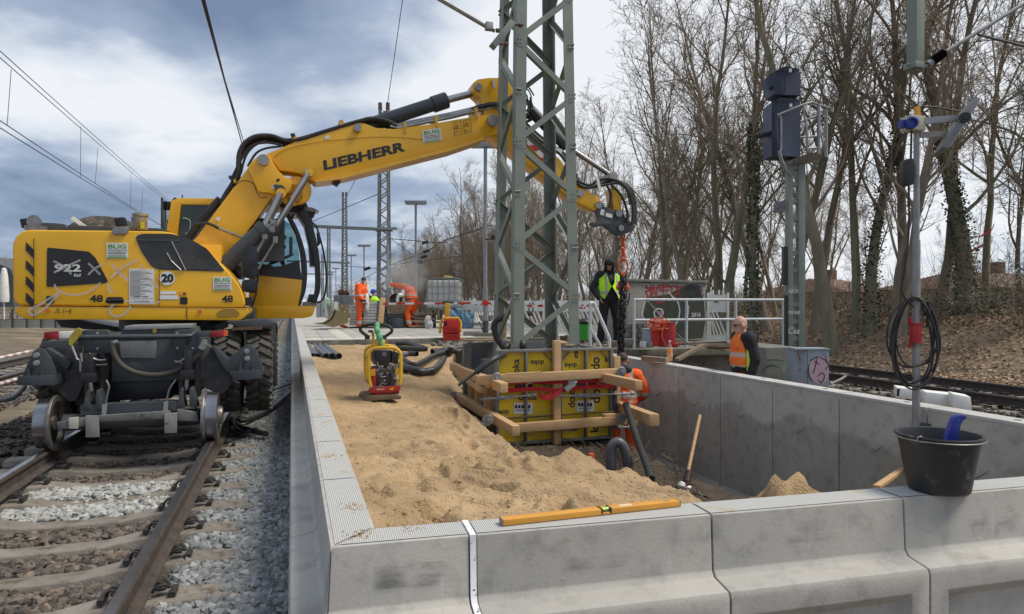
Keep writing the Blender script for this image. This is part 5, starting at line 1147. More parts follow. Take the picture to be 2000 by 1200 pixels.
def beam(a, b, name='timber_beam', w_=.10, h=.12, m_=None, par=form):
 mb = MB(); mb.bar(a, b, w_, h); return mb.build(name, m_ or mWood, par, bevel=.005)
f1 = fp(0, -.14, 0)
beam(PN(930, 743, f1), PN(1206, 728, f1), h=.115)
beam(PN(1005, 836, f1), PN(1222, 820, f1), h=.115)
beam(PN(1178, 812.5, fp(0, -.12, 0)), PN(1210, 811, fp(0, -.12, 0)), h=.05)
mb = MB(); mb.bar(PN(988, 731, f1), PN(1057, 727, f1), .1, .012); mb.build('thin_board', mWood, form)
l1 = fp(-.12, 0, 0)
beam(PT(985, 758, fp(-.06, 0, 0)), PT(884, 716, fp(-.18, 0, 0)), h=.12)
beam(PT(1008, 842, fp(-.02, 0, 0)), PT(893, 774, fp(-.16, 0, 0)), h=.12)
beam(fp(-.16, 1.5, .12-.28), fp(-.16, .1, .02-.28), h=.06)
beam(PT(1212, 740, fp(FW+.03, -.2, 0)), PT(1212, 740, fp(FW+.03, -.2, 0))+TV*1.5, h=.12)
r1 = W(1248, 753, 8.4); beam(r1, r1+TV*1.9-ZV*.02, h=.12)
r2 = W(1278, 821, 8.0); beam(r2, PN(1205, 793, fp(0, .3, 0)), h=.14, w_=.12)
r3 = PN(1240, 826, fp(0, .0, 0)); beam(r3, PN(1205, 812, fp(0, .4, 0)), h=.10)
mb = MB(); mb.box(fp(FW+.08, .1, -.35), (.10, .08, 1.0), (NV, TV, ZV)); mb.build('side_stud', mWood, form, bevel=.004)
def washer(c, par=form):
 mb = MB(); mb.lathe(c, [(.001, .0), (.068, .0), (.075, .012), (.068, .02), (.02, .02), (.02, .055), (.001, .055)], -TV, n=20)
 for i in range(8):
  a = i*math.pi/4; d = NV*math.cos(a)+ZV*math.sin(a); mb.bar(c-TV*.022+d*.02, c-TV*.022+d*.066, .008, .010, TV)
 mb.build('anchor_nut_plate', mGalv, par)
for c_ in ((969, 739), (1213, 727), (1214, 817)): washer(PN(*c_, fp(0, -.195, 0)))
for c_ in ((886, 774), (952, 821)): washer(PT(*c_, fp(-.23, 0, 0)))
def rod(a, b, r=.011, m_=None, name='tie_rod'):
 mb = MB(); mb.cyl(a, b, r, n=8); return mb.build(name, m_ or mRust, form)
f2 = fp(0, -.03, 0)
rod(PN(985, 818, f2), PN(1212, 803, f2)); rod(PN(900, 712, fp(-.1, 1.4, 0)), PN(960, 738, fp(-.1, .1, 0)))
for a, b in (((938, 781), (1045, 772)), ((1068, 776), (1240, 768)), ((1070, 841), (1122, 838)), ((1190, 834), (1232, 835))):
 mb = MB(); p, q = PN(*a, f2), PN(*b, f2); mb.cyl(p, q, .014, n=8); L_ = q-p
 for t in (.06, .12, .35, .85, .95): c_ = p+L_*t; mb.cyl(c_, c_+L_.normalized()*.05, .028, n=8)
 mb.bar(p+L_*.3, p+L_*.6, .03, .045); mb.build('waling_clamp', mGalv, form)
for c_ in ((1201, 745), (1201, 790)):
 p = PN(*c_, fp(0, -.02, 0)); mb = MB(); mb.box(p, (.05, .03, .26), (NV, TV, ZV)); mb.build('clamp_plate', mNavy, form)
mb = MB()
def strap(pts, w_=.035):
 ps = smoothpts([PN(a, b, fp(0, y, 0)) for a, b, y in pts], 6); vs = []
 for i, p in enumerate(ps):
  tw = ZV*(w_/2); vs += [p-tw, p+tw]
 mb.add(vs, [(2*i, 2*i+1, 2*i+3, 2*i+2) for i in range(len(ps)-1)])
strap([(958, 757, -.2), (990, 749, -.1), (1040, 747, -.06), (1120, 746, -.12), (1205, 743, -.03)], .05); strap([(985, 763, -.05), (1050, 760, -.1), (1090, 763, -.12), (1150, 756, -.1), (1205, 755, -.03)], .055)
strap([(1052, 764, -.10), (1055, 773, -.13), (1067, 777, -.15), (1078, 768, -.13), (1072, 762, -.1)], .07); strap([(1074, 779, -.14), (1088, 768, -.15), (1105, 757, -.14), (1120, 748, -.13)], .06)
mRedS = mat('red_strap', (.55, .02, .03), (.42, .02, .025), rough=.8)
mb.build('red_strap', mRedS, form)
mb = MB(); mb.bar(PN(1104, 762, fp(0, -.16, 0)), PN(1122, 747, fp(0, -.16, 0)), .05, .07); mb.bar(PN(1109, 746, fp(0, -.15, 0)), PN(1126, 744, fp(0, -.15, 0)), .05, .05); mb.bar(PN(1029, 750, fp(0, -.14, 0)), PN(1040, 744, fp(0, -.14, 0)), .02, .03); mb.bar(PN(1025, 745, fp(0, -.14, 0)), PN(1040, 749, fp(0, -.14, 0)), .015, .01); mb.build('ratchet', mGalv, form, each=True)
mb = MB(); mb.bar(PN(1126, 745, fp(0, -.17, 0)), PN(1112, 757, fp(0, -.17, 0)), .02, .02); mb.build('ratchet_handle', mWhiteP, form)
for a, b in ((fp(.35, .5, .31), fp(.7, 1.2, .31)), (fp(1.15, .25, .31), fp(1.35, 1.3, .31)), (fp(-.1, 1.5, .33), fp(.5, 1.55, .33))): beam(a, b, 'loose_board', .12, .03)
mb = MB(); mb.box(fp(FW/2, FD/2, -.45), (FW-.35, FD-.35, 1.0), (NV, TV, ZV)); mb.build('footing', mConcOld, form)
def pipe(name, pts, r, m_, label, cat='pipe', group=None, n=10, hollow=False, sm=6, ribs=False):
 P = smoothpts(pts, sm) if sm else [Vector(p) for p in pts]; base = P[0]
 mb = MB(); rs = r
 if ribs: rs = [r*(1+.05*(i % 2)) for i in range(len(P))]
 if hollow:
  mb.tube(P, rs, 16, cap=False); mb.tube(P, r*.86, 16, cap=False)
  for e_, o_ in ((P[0], P[1]), (P[-1], P[-2])):
   d = (e_-o_).normalized(); y = d.orthogonal().normalized(); z = d.cross(y)
   ring = []; n_ = 16
   vs = [e_+(y*math.cos(2*math.pi*i/n_)+z*math.sin(2*math.pi*i/n_))*rr+d*.0005 for rr in (r, r*.86) for i in range(n_)]
   mb.add(vs, [(i, (i+1) % n_, n_+(i+1) % n_, n_+i) for i in range(n_)])
  mb.cyl(P[0]+(P[1]-P[0]).normalized()*.2, P[0]+(P[1]-P[0]).normalized()*.21, r*.85, n=12)
 else: mb.tube(P, rs, n)
 o = mb.build(name, m_); tag(o, label, cat, group); return o
pipe('cable_duct', [W(988, 618, 9.9), W(968, 628, 9.9), W(966, 648, 9.9), W(975, 668, 9.9), W(990, 688, 9.9), W(995, 700, 9.9)], .045, mPipeB, 'black flexible duct bent upright inside the left foot of the mast')
pipe('cable_duct', [W(990, 690, 9.7), W(1000, 675, 9.6), W(1012, 668, 9.5), W(1020, 672, 9.4), W(1022, 680, 9.4)], .05, mPipeB, 'short black ribbed duct lying curved over the formwork edge', ribs=True)
pipe('drain_pipe', [W(1272, 936, 6.9), W(1262, 905, 7.2), W(1245, 860, 7.8), W(1232, 820, 8.2), W(1222, 790, 8.5)], .042, mPipeB, 'long thin black pipe leaning on the right corner of the formwork', sm=5)
pipe('drain_hose', [W(1194, 916, 7.6), W(1192, 885, 7.6), W(1197, 870, 7.6), W(1207, 864, 7.6), W(1217, 872, 7.6), W(1224, 890, 7.6), W(1228, 918, 7.6)], .055, mPipe, 'grey ribbed hose standing in a loop in the pit', ribs=True, n=12)
pipe('steel_prop', [W(895, 753, 8.4), W(930, 727, 8.5)], .018, mPipeB, 'thin black rod leaning over the left side of the formwork', 'rod', sm=0)
pipe('rubber_sleeve', [W(930, 727, 8.5), W(966, 701, 8.6), W(985, 693, 8.9)], .04, mPipeB, 'black rubber hose lying over the left top edge of the formwork', 'hose', sm=4)
zs = -.20
for i, (xa, xb_) in enumerate(((612, 600), (620, 606), (637, 614), (648, 624), (662, 633))):
 a = G(xa, 702, zs+.0); b = G(xb_, 667, zs+.02); mid = (a+b)/2+NV*(-.10)
 pipe('conduit_pipe', [a+ZV*.06, mid+ZV*.06, b+ZV*.06], .062, mPipe, ['grey plastic pipe closest to the wall in the row of five', 'second grey pipe from the wall in the row of five', 'middle grey pipe in the row of five on the sand', 'fourth grey pipe from the wall in the row of five', 'rightmost grey pipe in the row of five on the sand'][i], group='grey pipes laid on the sand beside the wall', hollow=True, sm=6)
def zsand(p): return sand_h(p.x, p.y)
def onsand(px, py, r=.0):
 z = -.2
 for _ in range(6): p = G(px, py, z); z = zsand(p)
 return Vector((p.x, p.y, z+r))
sp = [([(782, 722), (800, 728), (830, 731), (862, 726), (890, 716)], .065, 'thick black pipe bent along the sand left of the formwork', .065), ([(784, 714), (810, 719), (850, 718), (880, 713)], .05, 'black pipe lying behind the thick bent pipe', .09),
   ([(774, 676), (800, 679), (826, 685)], .055, 'black pipe with a socket lying across the sand behind the front compactor', .07), ([(776, 685), (835, 686)], .06, 'straight black pipe in front of the socket pipe', .06), ([(779, 694), (795, 696)], .05, 'short grey pipe stub beside the front compactor', .05), ([(800, 696), (814, 696)], .05, 'small pipe stub with open end behind the front compactor', .05),
   ([(844, 691), (870, 690)], .055, 'short black pipe piece left of the other two by the rear compactor', .05), ([(872, 689), (886, 688), (900, 685)], .05, 'short bent grey pipe by the rear compactor', .05), ([(846, 697), (870, 694)], .055, 'short black pipe piece lying nearest in front of the rear compactor', .05)]
for pts, r, lb_, lift in sp: pipe('plastic_pipe', [onsand(a, b, lift) for a, b in pts], r, mPipe if 'grey' in lb_ else mPipeB, lb_, hollow=True, sm=5 if len(pts) > 2 else 0, group='loose pipes lying on the sand')
mb = MB(); p = W(1155, 898, 7.8); mb.box(p, (.06, .06, .14), rz=.3); tag(mb.build('marker_peg', mOrg, bevel=.006), 'small orange marker peg in the pit', 'peg')
mbm = thing('sledgehammer', 'hammer with a pale wooden handle and white ends leaning on the trench wall', 'hammer', tuple(W(1342, 956, 7.3)), 0)
mb = MB(); mb.cyl(W(1340, 940, 7.25), W(1367, 812, 7.9), .02, n=10); mb.build('handle', mWood, mbm)
mb = MB(); mb.cyl(W(1346, 920, 7.32), W(1341, 942, 7.25), .035, .045, n=12); mb.ell(W(1341, 946, 7.25), (.06, .05, .05)); mb.build('hammer_head', mat('dark_brown_plastic', (.05, .018, .015)), mbm)
for c_ in ((1331, 949), (1346, 957)): mb = MB(); p = W(*c_, 7.2); mb.ell(p, (.045, .05, .045)); mb.build('striking_face', mWhiteP, mbm)
mb = MB(); mb.bar(G(1712, 952, -.5), PT(1765, 916, U(5.2, 0, 0)), .05, .03); tag(mb.build('wooden_lath', mWood, bevel=.003), 'wooden lath leaning in the trench behind the bucket', 'lath')
# ================================================================== THINGS ON THE FRONT WALL
a = G(975, 1022, .0)+ZV*0;
p0 = G(982, 1031, 0); p1 = G(1330, 992, 0); xv = (p1-p0).normalized(); lat = Vector((-xv.y, xv.x, 0)); Ls = (p1-p0).length
lev = thing('spirit_level', 'long orange-yellow spirit level lying on the front wall', 'spirit level', tuple(p0), 0)
mLev = mat('level_yellow', (.70, .33, .045), (.60, .28, .04), scale=6, rough=.4, stain=(.5, .42, .3), sscale=12, sth=.66)
mb = MB()
t1, t2 = .535, .585
def lvbox(a, b, z0, z1, y0, y1, m_=None):
 mb.prism([p0+xv*a*Ls+lat*y0+ZV*z0, p0+xv*b*Ls+lat*y0+ZV*z0, p0+xv*b*Ls+lat*y1+ZV*z0, p0+xv*a*Ls+lat*y1+ZV*z0], ZV*(z1-z0))
lvbox(.005, t1, .006, .030, 0, .05); lvbox(t2, .995, .006, .030, 0, .05); lvbox(t1, t2, .006, .017, .0, .05); lvbox(t1, t2, .017, .030, .038, .05)
mb.build('level_body', mLev, lev, bevel=.002)
mb = MB(); lvbox(0, .006, .005, .032, -.001, .051); lvbox(.994, 1, .005, .032, -.001, .051); mb.build('end_cap', mat('level_cap', (.30, .22, .15)), lev, bevel=.002, each=True)
mb = MB(); c_ = p0+xv*Ls*(t1+t2)/2+lat*.019+ZV*.024; mb.cyl(c_-xv*.02, c_+xv*.02, .009, n=12); mb.build('vial', mat('vial_green', (.45, .65, .12), rough=.1), lev)
mb = MB(); lvbox(t1-.004, t1+.004, .010, .033, -.001, .045); lvbox(t2-.004, t2+.004, .010, .033, -.001, .045); lvbox(t1, t2, .017, .020, .004, .036); mb.build('vial_frame', mBlk, lev)
mb = MB(); c_ = p0+xv*Ls*.93+lat*.025+ZV*.0305; mb.cyl(c_, c_+ZV*.001, .012, n=16); mb.build('end_vial', mat('vial_grey', (.3, .33, .25)), lev)
mb = MB(); lvbox(.65, .72, .0301, .0305, .012, .04); mb.build('faded_label', mat('faded_label', (.75, .6, .4)), lev)
pb = G(1833, 958, 0);
bk = thing('mortar_bucket', 'black plastic mortar bucket standing on the front wall', 'bucket', tuple(pb), 0)
mBuck = mat('black_bucket_plastic', (.022, .023, .026), (.032, .033, .037), scale=3, rough=.5, stain=(.17, .165, .155), sscale=9, sth=.56, thin=.15, bump=.05)
mb = MB(); mb.lathe(pb, [(.001, .004), (.128, .004), (.135, .012), (.150, .10), (.170, .22), (.178, .262), (.190, .268), (.193, .274), (.190, .280), (.176, .278), (.170, .262), (.148, .12), (.13, .02), (.001, .016)], n=48); mb.build('bucket_body', mBuck, bk, smooth=50)
mb = MB(); mb.tube([pb+Vector((math.cos(t)*.196, math.sin(t)*.196, .262+.0*t)) for t in [math.pi*(.0+i/16*1.06)+math.pi*.92 for i in range(17)]], .0035, 6); p = pb+Vector((-.155, -.11, .27)); mb.tube([p+Vector((math.cos(t)*.014, 0, math.sin(t)*.014)) for t in [i*math.pi/5 for i in range(10)]], .0035, 6, closed=True); mb.build('wire_handle', mStl, bk)
tr = thing('trowel', 'blue plastic trowel handle sticking out of the bucket', 'trowel', tuple(pb+ZV*.1), 0)
mBlue = mat('blue_plastic', (.02, .04, .30), (.02, .035, .24), rough=.4)
mb = MB(); Pb = lambda a, b, d: W(a, b, d); dB = pb.y
hnd = [(1847, 866), (1853, 845), (1861, 822), (1866, 814), (1876, 811), (1887, 812), (1888, 818), (1880, 822), (1877, 830), (1872, 850), (1871, 868), (1860, 872)]
mb.prism([W(x, y, dB-.03) for x, y in rnd(hnd, 3)], (0, .03, 0)); mb.build('handle', mBlue, tr, bevel=.006)
mb = MB(); mb.bar(W(1846, 868, dB-.02), W(1878, 872, dB+.02), .12, .012); mb.cyl(W(1858, 872, dB), pb+Vector((.02, .0, .08)), .01, n=8); mb.build('blade', mBlue, tr)
mb = MB(); mb.tube([W(1846, 869, dB-.05), W(1858, 868, dB-.06), W(1872, 871, dB-.05), W(1868, 876, dB-.06), W(1855, 874, dB-.06)], .008, 6); tag(mb.build('pink_cord', mat('pink_cord', (.8, .1, .2)))  , 'bit of pink cord under the blue handle in the bucket', 'cord')
rk = lambda rng, n: np.array([list(G(x, y, -.268)) for x, y in zip(np.concatenate([rng.uniform(1535, 1600, n//2), rng.uniform(1620, 1720, n-n//2)]), rng.uniform(1082, 1105, n))])
tag(rocks('sand_crumbs', 60, rk, sz(.002, .006), mSand, seed=12), 'crumbs of sand on the ledge of the front wall', 'crumbs', kind='stuff')
def crumbs(rng, n):
 out = []
 for cx_, cy_, sx, sy, k in ((1345, 1130, 45, 8, 160), (1110, 1160, 4, 4, 20), (1860, 1065, 40, 8, 80), (720, 1182, 60, 10, 160), (850, 1172, 70, 6, 90)):
  for _ in range(k): out.append(list(G(cx_+rng.normal()*sx*.5, cy_+rng.normal()*sy*.5, -.268)))
 for cx_, cy_, k in ((700, 1045, 60), (800, 1030, 40), (690, 1100, 0), (690, 990, 60), (650, 890, 30)):
  for _ in range(k): out.append(list(G(cx_+rng.normal()*14, cy_+rng.normal()*5, .003)))
 return np.array(out)
tag(rocks('spilled_sand', 60, crumbs, sz(.002, .006), mSand, seed=13), 'spilled sand grains scattered on the wall tops', 'sand', kind='stuff')
def sandgrain(rng, n):
 u = rng.uniform(.32, 4.0, n); v = 2.9+rng.rand(n)**1.5*7; P = uvpts(u, v, u*0); z = np.array([sand_h(a, b) for a, b in P[:, :2]]); P[:, 2] = z; return P[z > -.5]
tag(rocks('sand_clods', 5200, sandgrain, lambda r, n: .003+.010*r.rand(n)**3, mSand, seed=14), 'small clods of sand strewn over the sand surface', 'clods', kind='stuff')
def twigs():
 mb = MB(); rr = random.Random(3)
 for _ in range(420):
  x = rr.uniform(-.4, 1.9); y = rr.uniform(6.6, 9.0); a = rr.uniform(0, 6.28); l = rr.uniform(.05, .3); z = pit_floor(x, y)+.02
  mb.tube([(x, y, z), (x+math.cos(a)*l*.5, y+math.sin(a)*l*.5, z+rr.uniform(.0, .1)), (x+math.cos(a)*l, y+math.sin(a)*l, z+rr.uniform(-.01, .05))], .004, 3)
 return mb.build('root_litter', mat('root_brown', (.10, .065, .04), (.17, .12, .07), scale=5, rand=.3))
tag(twigs(), 'torn roots and twigs in the dark pit before the formwork', 'roots', kind='stuff')
pbt = G(1308, 706, .004)
bt = thing('juice_bottle', 'half full orange soft drink bottle on the trench wall', 'bottle', tuple(pbt), 0); hb = .325
mb = MB(); mb.lathe(pbt, [(.001, 0), (.038, 0), (.044, .01), (.044, .07), (.041, .11), (.045, .15), (.044, .19), (.036, .23), (.016, .285), (.014, .30), (.001, .30)], n=20); mb.build('bottle_body', glassmat('clear_plastic', (.8, .75, .7), .15, .08), bt)
mb = MB(); mb.lathe(pbt, [(.001, .004), (.036, .004), (.042, .01), (.042, .07), (.039, .11), (.043, .15), (.042, .19), (.041, .198), (.001, .198)], n=20); mb.build('drink', mat('orange_drink', (.85, .28, .005), (.8, .25, .005), rough=.15), bt)
mb = MB(); mb.lathe(pbt, [(.0455, .06), (.0455, .125)], n=20); mb.build('label', mat('bottle_label', (.75, .2, .03), (.7, .5, .35), scale=25), bt)
mb = MB(); mb.lathe(pbt, [(.016, .298), (.018, .30), (.018, .318), (.001, .32)], n=14); mb.build('cap', mWhiteP, bt)
mb = MB(); mb.bar(G(1256, 700, .055)-ZV*0, G(1304, 704, .055), .10, .075); tag(mb.build('timber_block', mWoodOld, bevel=.005), 'short squared timber lying left of the bottle', 'timber')
pp = PT(1789, 840, U(5.16, 0, 0)); dP = pp.y
lp = thing('light_pole', 'galvanised pole with floodlight and coiled cable clamped to the trench wall', 'floodlight pole', tuple(pp-ZV*.4), 0)
mb = MB(); mb.cyl(pp-ZV*.35, W(1790, 470, dP), .031, n=14); mb.cyl(W(1790, 470, dP), W(1790, 255, dP), .024, n=14); mb.build('pole', mGalv, lp)
mb = MB(); mb.box(W(1810, 832, dP+.02), (.16, .12, .05)); mb.build('wall_clamp', mDk, lp, bevel=.005)
mb = MB(); mb.cyl(W(1788, 668, dP-.02), W(1788, 632, dP-.02), .048, n=14);
for y_ in (632, 668): mb.cyl(W(1788, y_-1, dP-.02), W(1788, y_+2, dP-.02), .058, n=14)
mb.cyl(W(1778, 633, dP-.02), W(1778, 621, dP-.02), .018, n=8); mb.box(W(1778, 672, dP-.02), (.03, .03, .06)); mb.build('red_sleeve', mRed, lp, bevel=.003)
rr = random.Random(11)
mb = MB()
for i in range(7):
 cx_ = 1787+rr.uniform(-6, 6); rx = rr.uniform(36, 50); ry = rr.uniform(62, 90); top = 584+rr.uniform(-5, 6); pts = []
 for j in range(18):
  t = 2*math.pi*j/18; pts.append(W(cx_+rx*math.sin(t)*(1-.15*math.cos(t)), top+ry*(1-math.cos(t))+rr.uniform(-2, 2), dP-.05-.03*math.sin(t*2+i)+i*.008))
 mb.tube(smoothpts(pts, 2, closed=True), .0085, 6, closed=True)
mb.tube(smoothpts([W(1783, 600, dP-.05), W(1762, 570, dP-.05), W(1768, 520, dP-.05), W(1775, 450, dP-.05), W(1775, 360, dP-.05)], 4), .0085, 6)
mb.tube(smoothpts([W(1779, 310, dP-.06), W(1780, 270, dP-.06), W(1781, 240, dP-.06)], 3), .009, 6)
mb.tube(smoothpts([W(1801, 208, dP), W(1830, 210, dP), W(1855, 215, dP+.1), W(1873, 217, dP+.1)], 3), .007, 6)
mb.build('cable', mRub, lp)
mb = MB(); mb.tube([W(1814, 590, dP-.04), W(1812, 640, dP-.04)], .016, 8); mb.build('cable_plug', mRub, lp)
mb = MB(); mb.prism([W(a, b, dP-.1) for a, b in rnd([(1769, 311), (1784, 309), (1788, 325), (1786, 360), (1772, 364), (1768, 345)], 3)], (0, .08, 0)); mb.build('cable_coupler', mBlk, lp, bevel=.008)
mb = MB(); mb.box(W(1783, 243, dP-.02), (.16, .12, .13), rz=.25); mb.build('junction_box', mat('cream_plastic', (.5, .46, .36)), lp, bevel=.01)
mb = MB(); p = W(1778, 242, dP-.10); mb.lathe(p, [(.001, -.01), (.05, -.01), (.05, .05), (.035, .055), (.035, .03)], Vector((-.2, -1, 0)), n=16); mb.box(W(1763, 243, dP-.08), (.05, .07, .06)); mb.build('blue_socket', mBlue, lp)
mb = MB(); mb.bar(W(1792, 230, dP), W(1791, 209, dP), .05, .03); mb.cyl(W(1793, 229, dP-.06), W(1793, 229, dP), .02, n=8); mb.build('orange_lever', mat('amber_plastic', (.8, .38, .05)), lp)
mb = MB(); mb.bar(W(1805, 237, dP-.05), W(1872, 231, dP-.05), .03, .055); mb.bar(W(1795, 264, dP+.05), W(1848, 262, dP+.25), .03, .05); mb.build('lamp_arm', mGalv, lp)
mb = MB(); fl = [(1833, 300), (1903, 195), (1899, 207), (1866, 285), (1837, 302)]
a0, a1 = Vector(W(1838, 296, dP)), Vector(W(1900, 200, dP)); ax_ = (a1-a0).normalized(); sd_ = Vector((.35, .93, 0)).normalized(); up_ = ax_.cross(sd_).normalized()
mb.box((a0+a1)/2+sd_*.05, ((a1-a0).length, .42, .05), (ax_, sd_, up_)); fl_ = mb.build('floodlight', mGrayP, lp, bevel=.012)
mb = MB(); c_ = (a0+a1)/2-sd_*.17+ax_*.04; mb.cyl(c_, c_-sd_*.02, .045, n=16); mb.cyl(c_-sd_*.02, c_-sd_*.03, .02, n=10); mb.build('tilt_joint', mBlk, fl_)
mb = MB(); mb.box((a0+a1)/2+sd_*.05-up_*.03, ((a1-a0).length*.86, .34, .008), (ax_, sd_, up_)); mb.build('lamp_glass', mat('lamp_glass', (.5, .5, .48), rough=.1), fl_)
# ================================================================== PEOPLE
def bake(mb, name, vox, m_, parent, wr=0.0, smooth_it=3, seed=0.):
 me = mb.mesh('tmp', [m_], smooth=0); o = bpy.data.objects.new('tmp', me); C.objects.link(o)
 r = o.modifiers.new('r', 'REMESH'); r.mode = 'VOXEL'; r.voxel_size = vox; r.use_smooth_shade = True
 s = o.modifiers.new('s', 'SMOOTH'); s.iterations = smooth_it; s.factor = .5
 dg = bpy.context.evaluated_depsgraph_get(); dg.update(); m2 = bpy.data.meshes.new_from_object(o.evaluated_get(dg)); m2.name = name
 bpy.data.objects.remove(o); bpy.data.meshes.remove(me)
 if wr:
  for v in m2.vertices:
   p = v.co; q = noise.noise(Vector((p.x*9+seed, p.y*9, p.z*6)))+.6*noise.noise(Vector((p.x*20, p.y*20+seed, p.z*14)))
   v.co = p+v.normal*(q*wr)
 m2.polygons.foreach_set('use_smooth', [True]*len(m2.polygons))
 if not m2.materials: m2.materials.append(m_)
 else: m2.materials[0] = m_
 return link(name, m2, parent)
def cone(mb, a, b, ra, rb):
 a = Vector(a); b = Vector(b); mb.cyl(a, b, ra, rb, n=12); mb.ell(a, (ra,)*3, 12, 8); mb.ell(b, (rb,)*3, 12, 8)
mSkin = mat('skin', (.46, .26, .18), (.40, .21, .14), scale=8, rough=.6)
mSkin2 = mat('skin_tanned', (.34, .19, .125), (.29, .15, .10), scale=8, rough=.6)
def cloth(name, c, stripes=(), sc=(.5, .5, .48), vst=(), rough=.85):
 m = mat(name, c, tuple(x*.82 for x in c), scale=7, rough=rough, bump=.3, bs=22)
 if stripes or vst:
  t = m.node_tree; N = t.nodes; K = t.links.new; b = N['Principled BSDF']; src = b.inputs['Base Color'].links[0].from_socket
  co = N.new('ShaderNodeTexCoord').outputs['Object']; sp_ = N.new('ShaderNodeSeparateXYZ'); K(co, sp_.inputs[0])
  cur = src
  for ax_, z0, z1, col in [(2, a, b_, c_) for a, b_, c_ in stripes]+[(0, a, b_, c_) for a, b_, c_ in vst]:
   m1 = N.new('ShaderNodeMath'); m1.operation = 'GREATER_THAN'; K(sp_.outputs[ax_], m1.inputs[0]); m1.inputs[1].default_value = z0
   m2 = N.new('ShaderNodeMath'); m2.operation = 'LESS_THAN'; K(sp_.outputs[ax_], m2.inputs[0]); m2.inputs[1].default_value = z1
   m3 = N.new('ShaderNodeMath'); m3.operation = 'MULTIPLY'; K(m1.outputs[0], m3.inputs[0]); K(m2.outputs[0], m3.inputs[1])
   mx_ = N.new('ShaderNodeMix'); mx_.data_type = 'RGBA'; K(m3.outputs[0], mx_.inputs[0]); K(cur, mx_.inputs[6]); mx_.inputs[7].default_value = tuple(col)+(1,); cur = mx_.outputs[2]
  K(cur, b.inputs['Base Color'])
 return m
GREY = (.42, .42, .40); NAVY = (.018, .02, .035)
ORC = (.95, .13, .015)
def person(loc, rz, label, J, jacket, trousers, skin=mSkin, boot=mBlk, bulk=1.0, group=None, hide_hands=False, gloves=None, face=True):
 t = thing('person', label, 'person', loc, rz, group)
 g = lambda k: Vector(J[k])
 pel, che, nek, hed = g('pelvis'), g('chest'), g('neck'), g('head')
 def wloc(mb): return mb
 b = MB()
 up = (che-pel).normalized(); side_ = Vector(J.get('side', (1, 0, 0))).normalized(); fw_ = up.cross(side_)*-1 if False else side_.cross(up)*-1
 fwd = up.cross(side_);
 ax = (side_, fwd, up)
 b.ell(pel, (.15, .105, .13), ax=ax); b.ell((pel+che)/2, (.135, .10, .2), ax=ax); b.ell(che, (.165, .11, .19), ax=ax)
 cone(b, che+up*.12, nek+up*.0, .075, .055); cone(b, nek, hed-(hed-nek).normalized()*.04, .056, .055)
 hu = (hed-nek).normalized(); hs = Vector(J.get('hside', side_)).normalized(); hf = Vector(J['face']).normalized(); hs = hf.cross(hu).normalized(); hu2 = hs.cross(hf).normalized(); ha = (hs, hf, hu2)
 b.ell(hed+hu2*.03, (.075, .092, .105), 16, 12, ax=ha); b.ell(hed-hu2*.05+hf*.025, (.056, .062, .068), 14, 10, ax=ha)
 b.ell(hed+hf*.100-hu2*.004, (.015, .024, .028), 8, 6, ax=ha); b.ell(hed+hf*.085-hu2*.045, (.024, .012, .010), 8, 6, ax=ha); b.ell(hed+hf*.082+hu2*.032, (.05, .014, .010), 8, 6, ax=ha)
 for s in (-1, 1): b.ell(hed+hs*(.078*s)-hf*.005+hu2*.0, (.012, .022, .033), 8, 6, ax=ha)
 for s, S, E, Wr, K_, A_, Hp in ((-1, 'shL', 'elL', 'wrL', 'knL', 'anL', 'hpL'), (1, 'shR', 'elR', 'wrR', 'knR', 'anR', 'hpR')):
  cone(b, g(S), g(E), .05, .042); cone(b, g(E), g(Wr), .041, .028)
  cone(b, g(Hp), g(K_), .08, .055); cone(b, g(K_), g(A_), .053, .038)
  hd = Vector(J.get('hd'+S[-1], tuple((g(Wr)-g(E)).normalized()))).normalized(); hx = hd.orthogonal().normalized() if abs(hd.dot(fwd)) > .95 else hd.cross(fwd).normalized(); hy = hd.cross(hx)
  b.ell(g(Wr)+hd*.045, (.022, .042, .05), 10, 8, ax=(hx, hy, hd))
  for i in range(4):
   p_ = g(Wr)+hd*.085+hy*(-.032+.021*i); ln = (.034, .042, .045, .038)[i]; q_ = p_+hd*ln+hx*.004*s; cone(b, p_, q_, .0105, .010); cone(b, q_, q_+(hd*.8-hx*.6*s).normalized()*.028, .010, .008)
  tp = g(Wr)+hd*.03+hy*.036; cone(b, tp, tp+(hd*.7+hy*.7).normalized()*.045, .013, .011)
 body = bake(b, 'body', .0085, skin, t, 0, 1)
 b = MB(); k = bulk
 b.ell(pel+up*.02, (.175*k, .13*k, .14), ax=ax)
 for Hp, K_, A_ in (('hpL', 'knL', 'anL'), ('hpR', 'knR', 'anR')):
  cone(b, g(Hp), g(K_), .100*k, .078*k); cone(b, g(K_), g(A_)+(g(K_)-g(A_)).normalized()*.04, .078*k, .070*k)
 bake(b, 'trousers', .016, trousers, t, .010, 3, 3.)
 b = MB()
 b.ell(pel+up*.07, (.195*k, .15*k, .13), ax=ax); b.ell((pel+che)/2, (.19*k, .15*k, .2), ax=ax); b.ell(che+up*.02, (.205*k, .15*k, .19), ax=ax); b.ell(che+up*.13, (.15*k, .115*k, .09), ax=ax)
 b.ell(nek-up*.02, (.082, .082, .05), ax=ax)
 for S, E, Wr in (('shL', 'elL', 'wrL'), ('shR', 'elR', 'wrR')):
  cone(b, che+up*.10, g(S), .10*k, .088*k); cone(b, g(S), g(E), .086*k, .068*k); cone(b, g(E), g(Wr), .068*k, .052*k)
 jk = bake(b, 'jacket', .016, jacket, t, .011, 3, 7.)
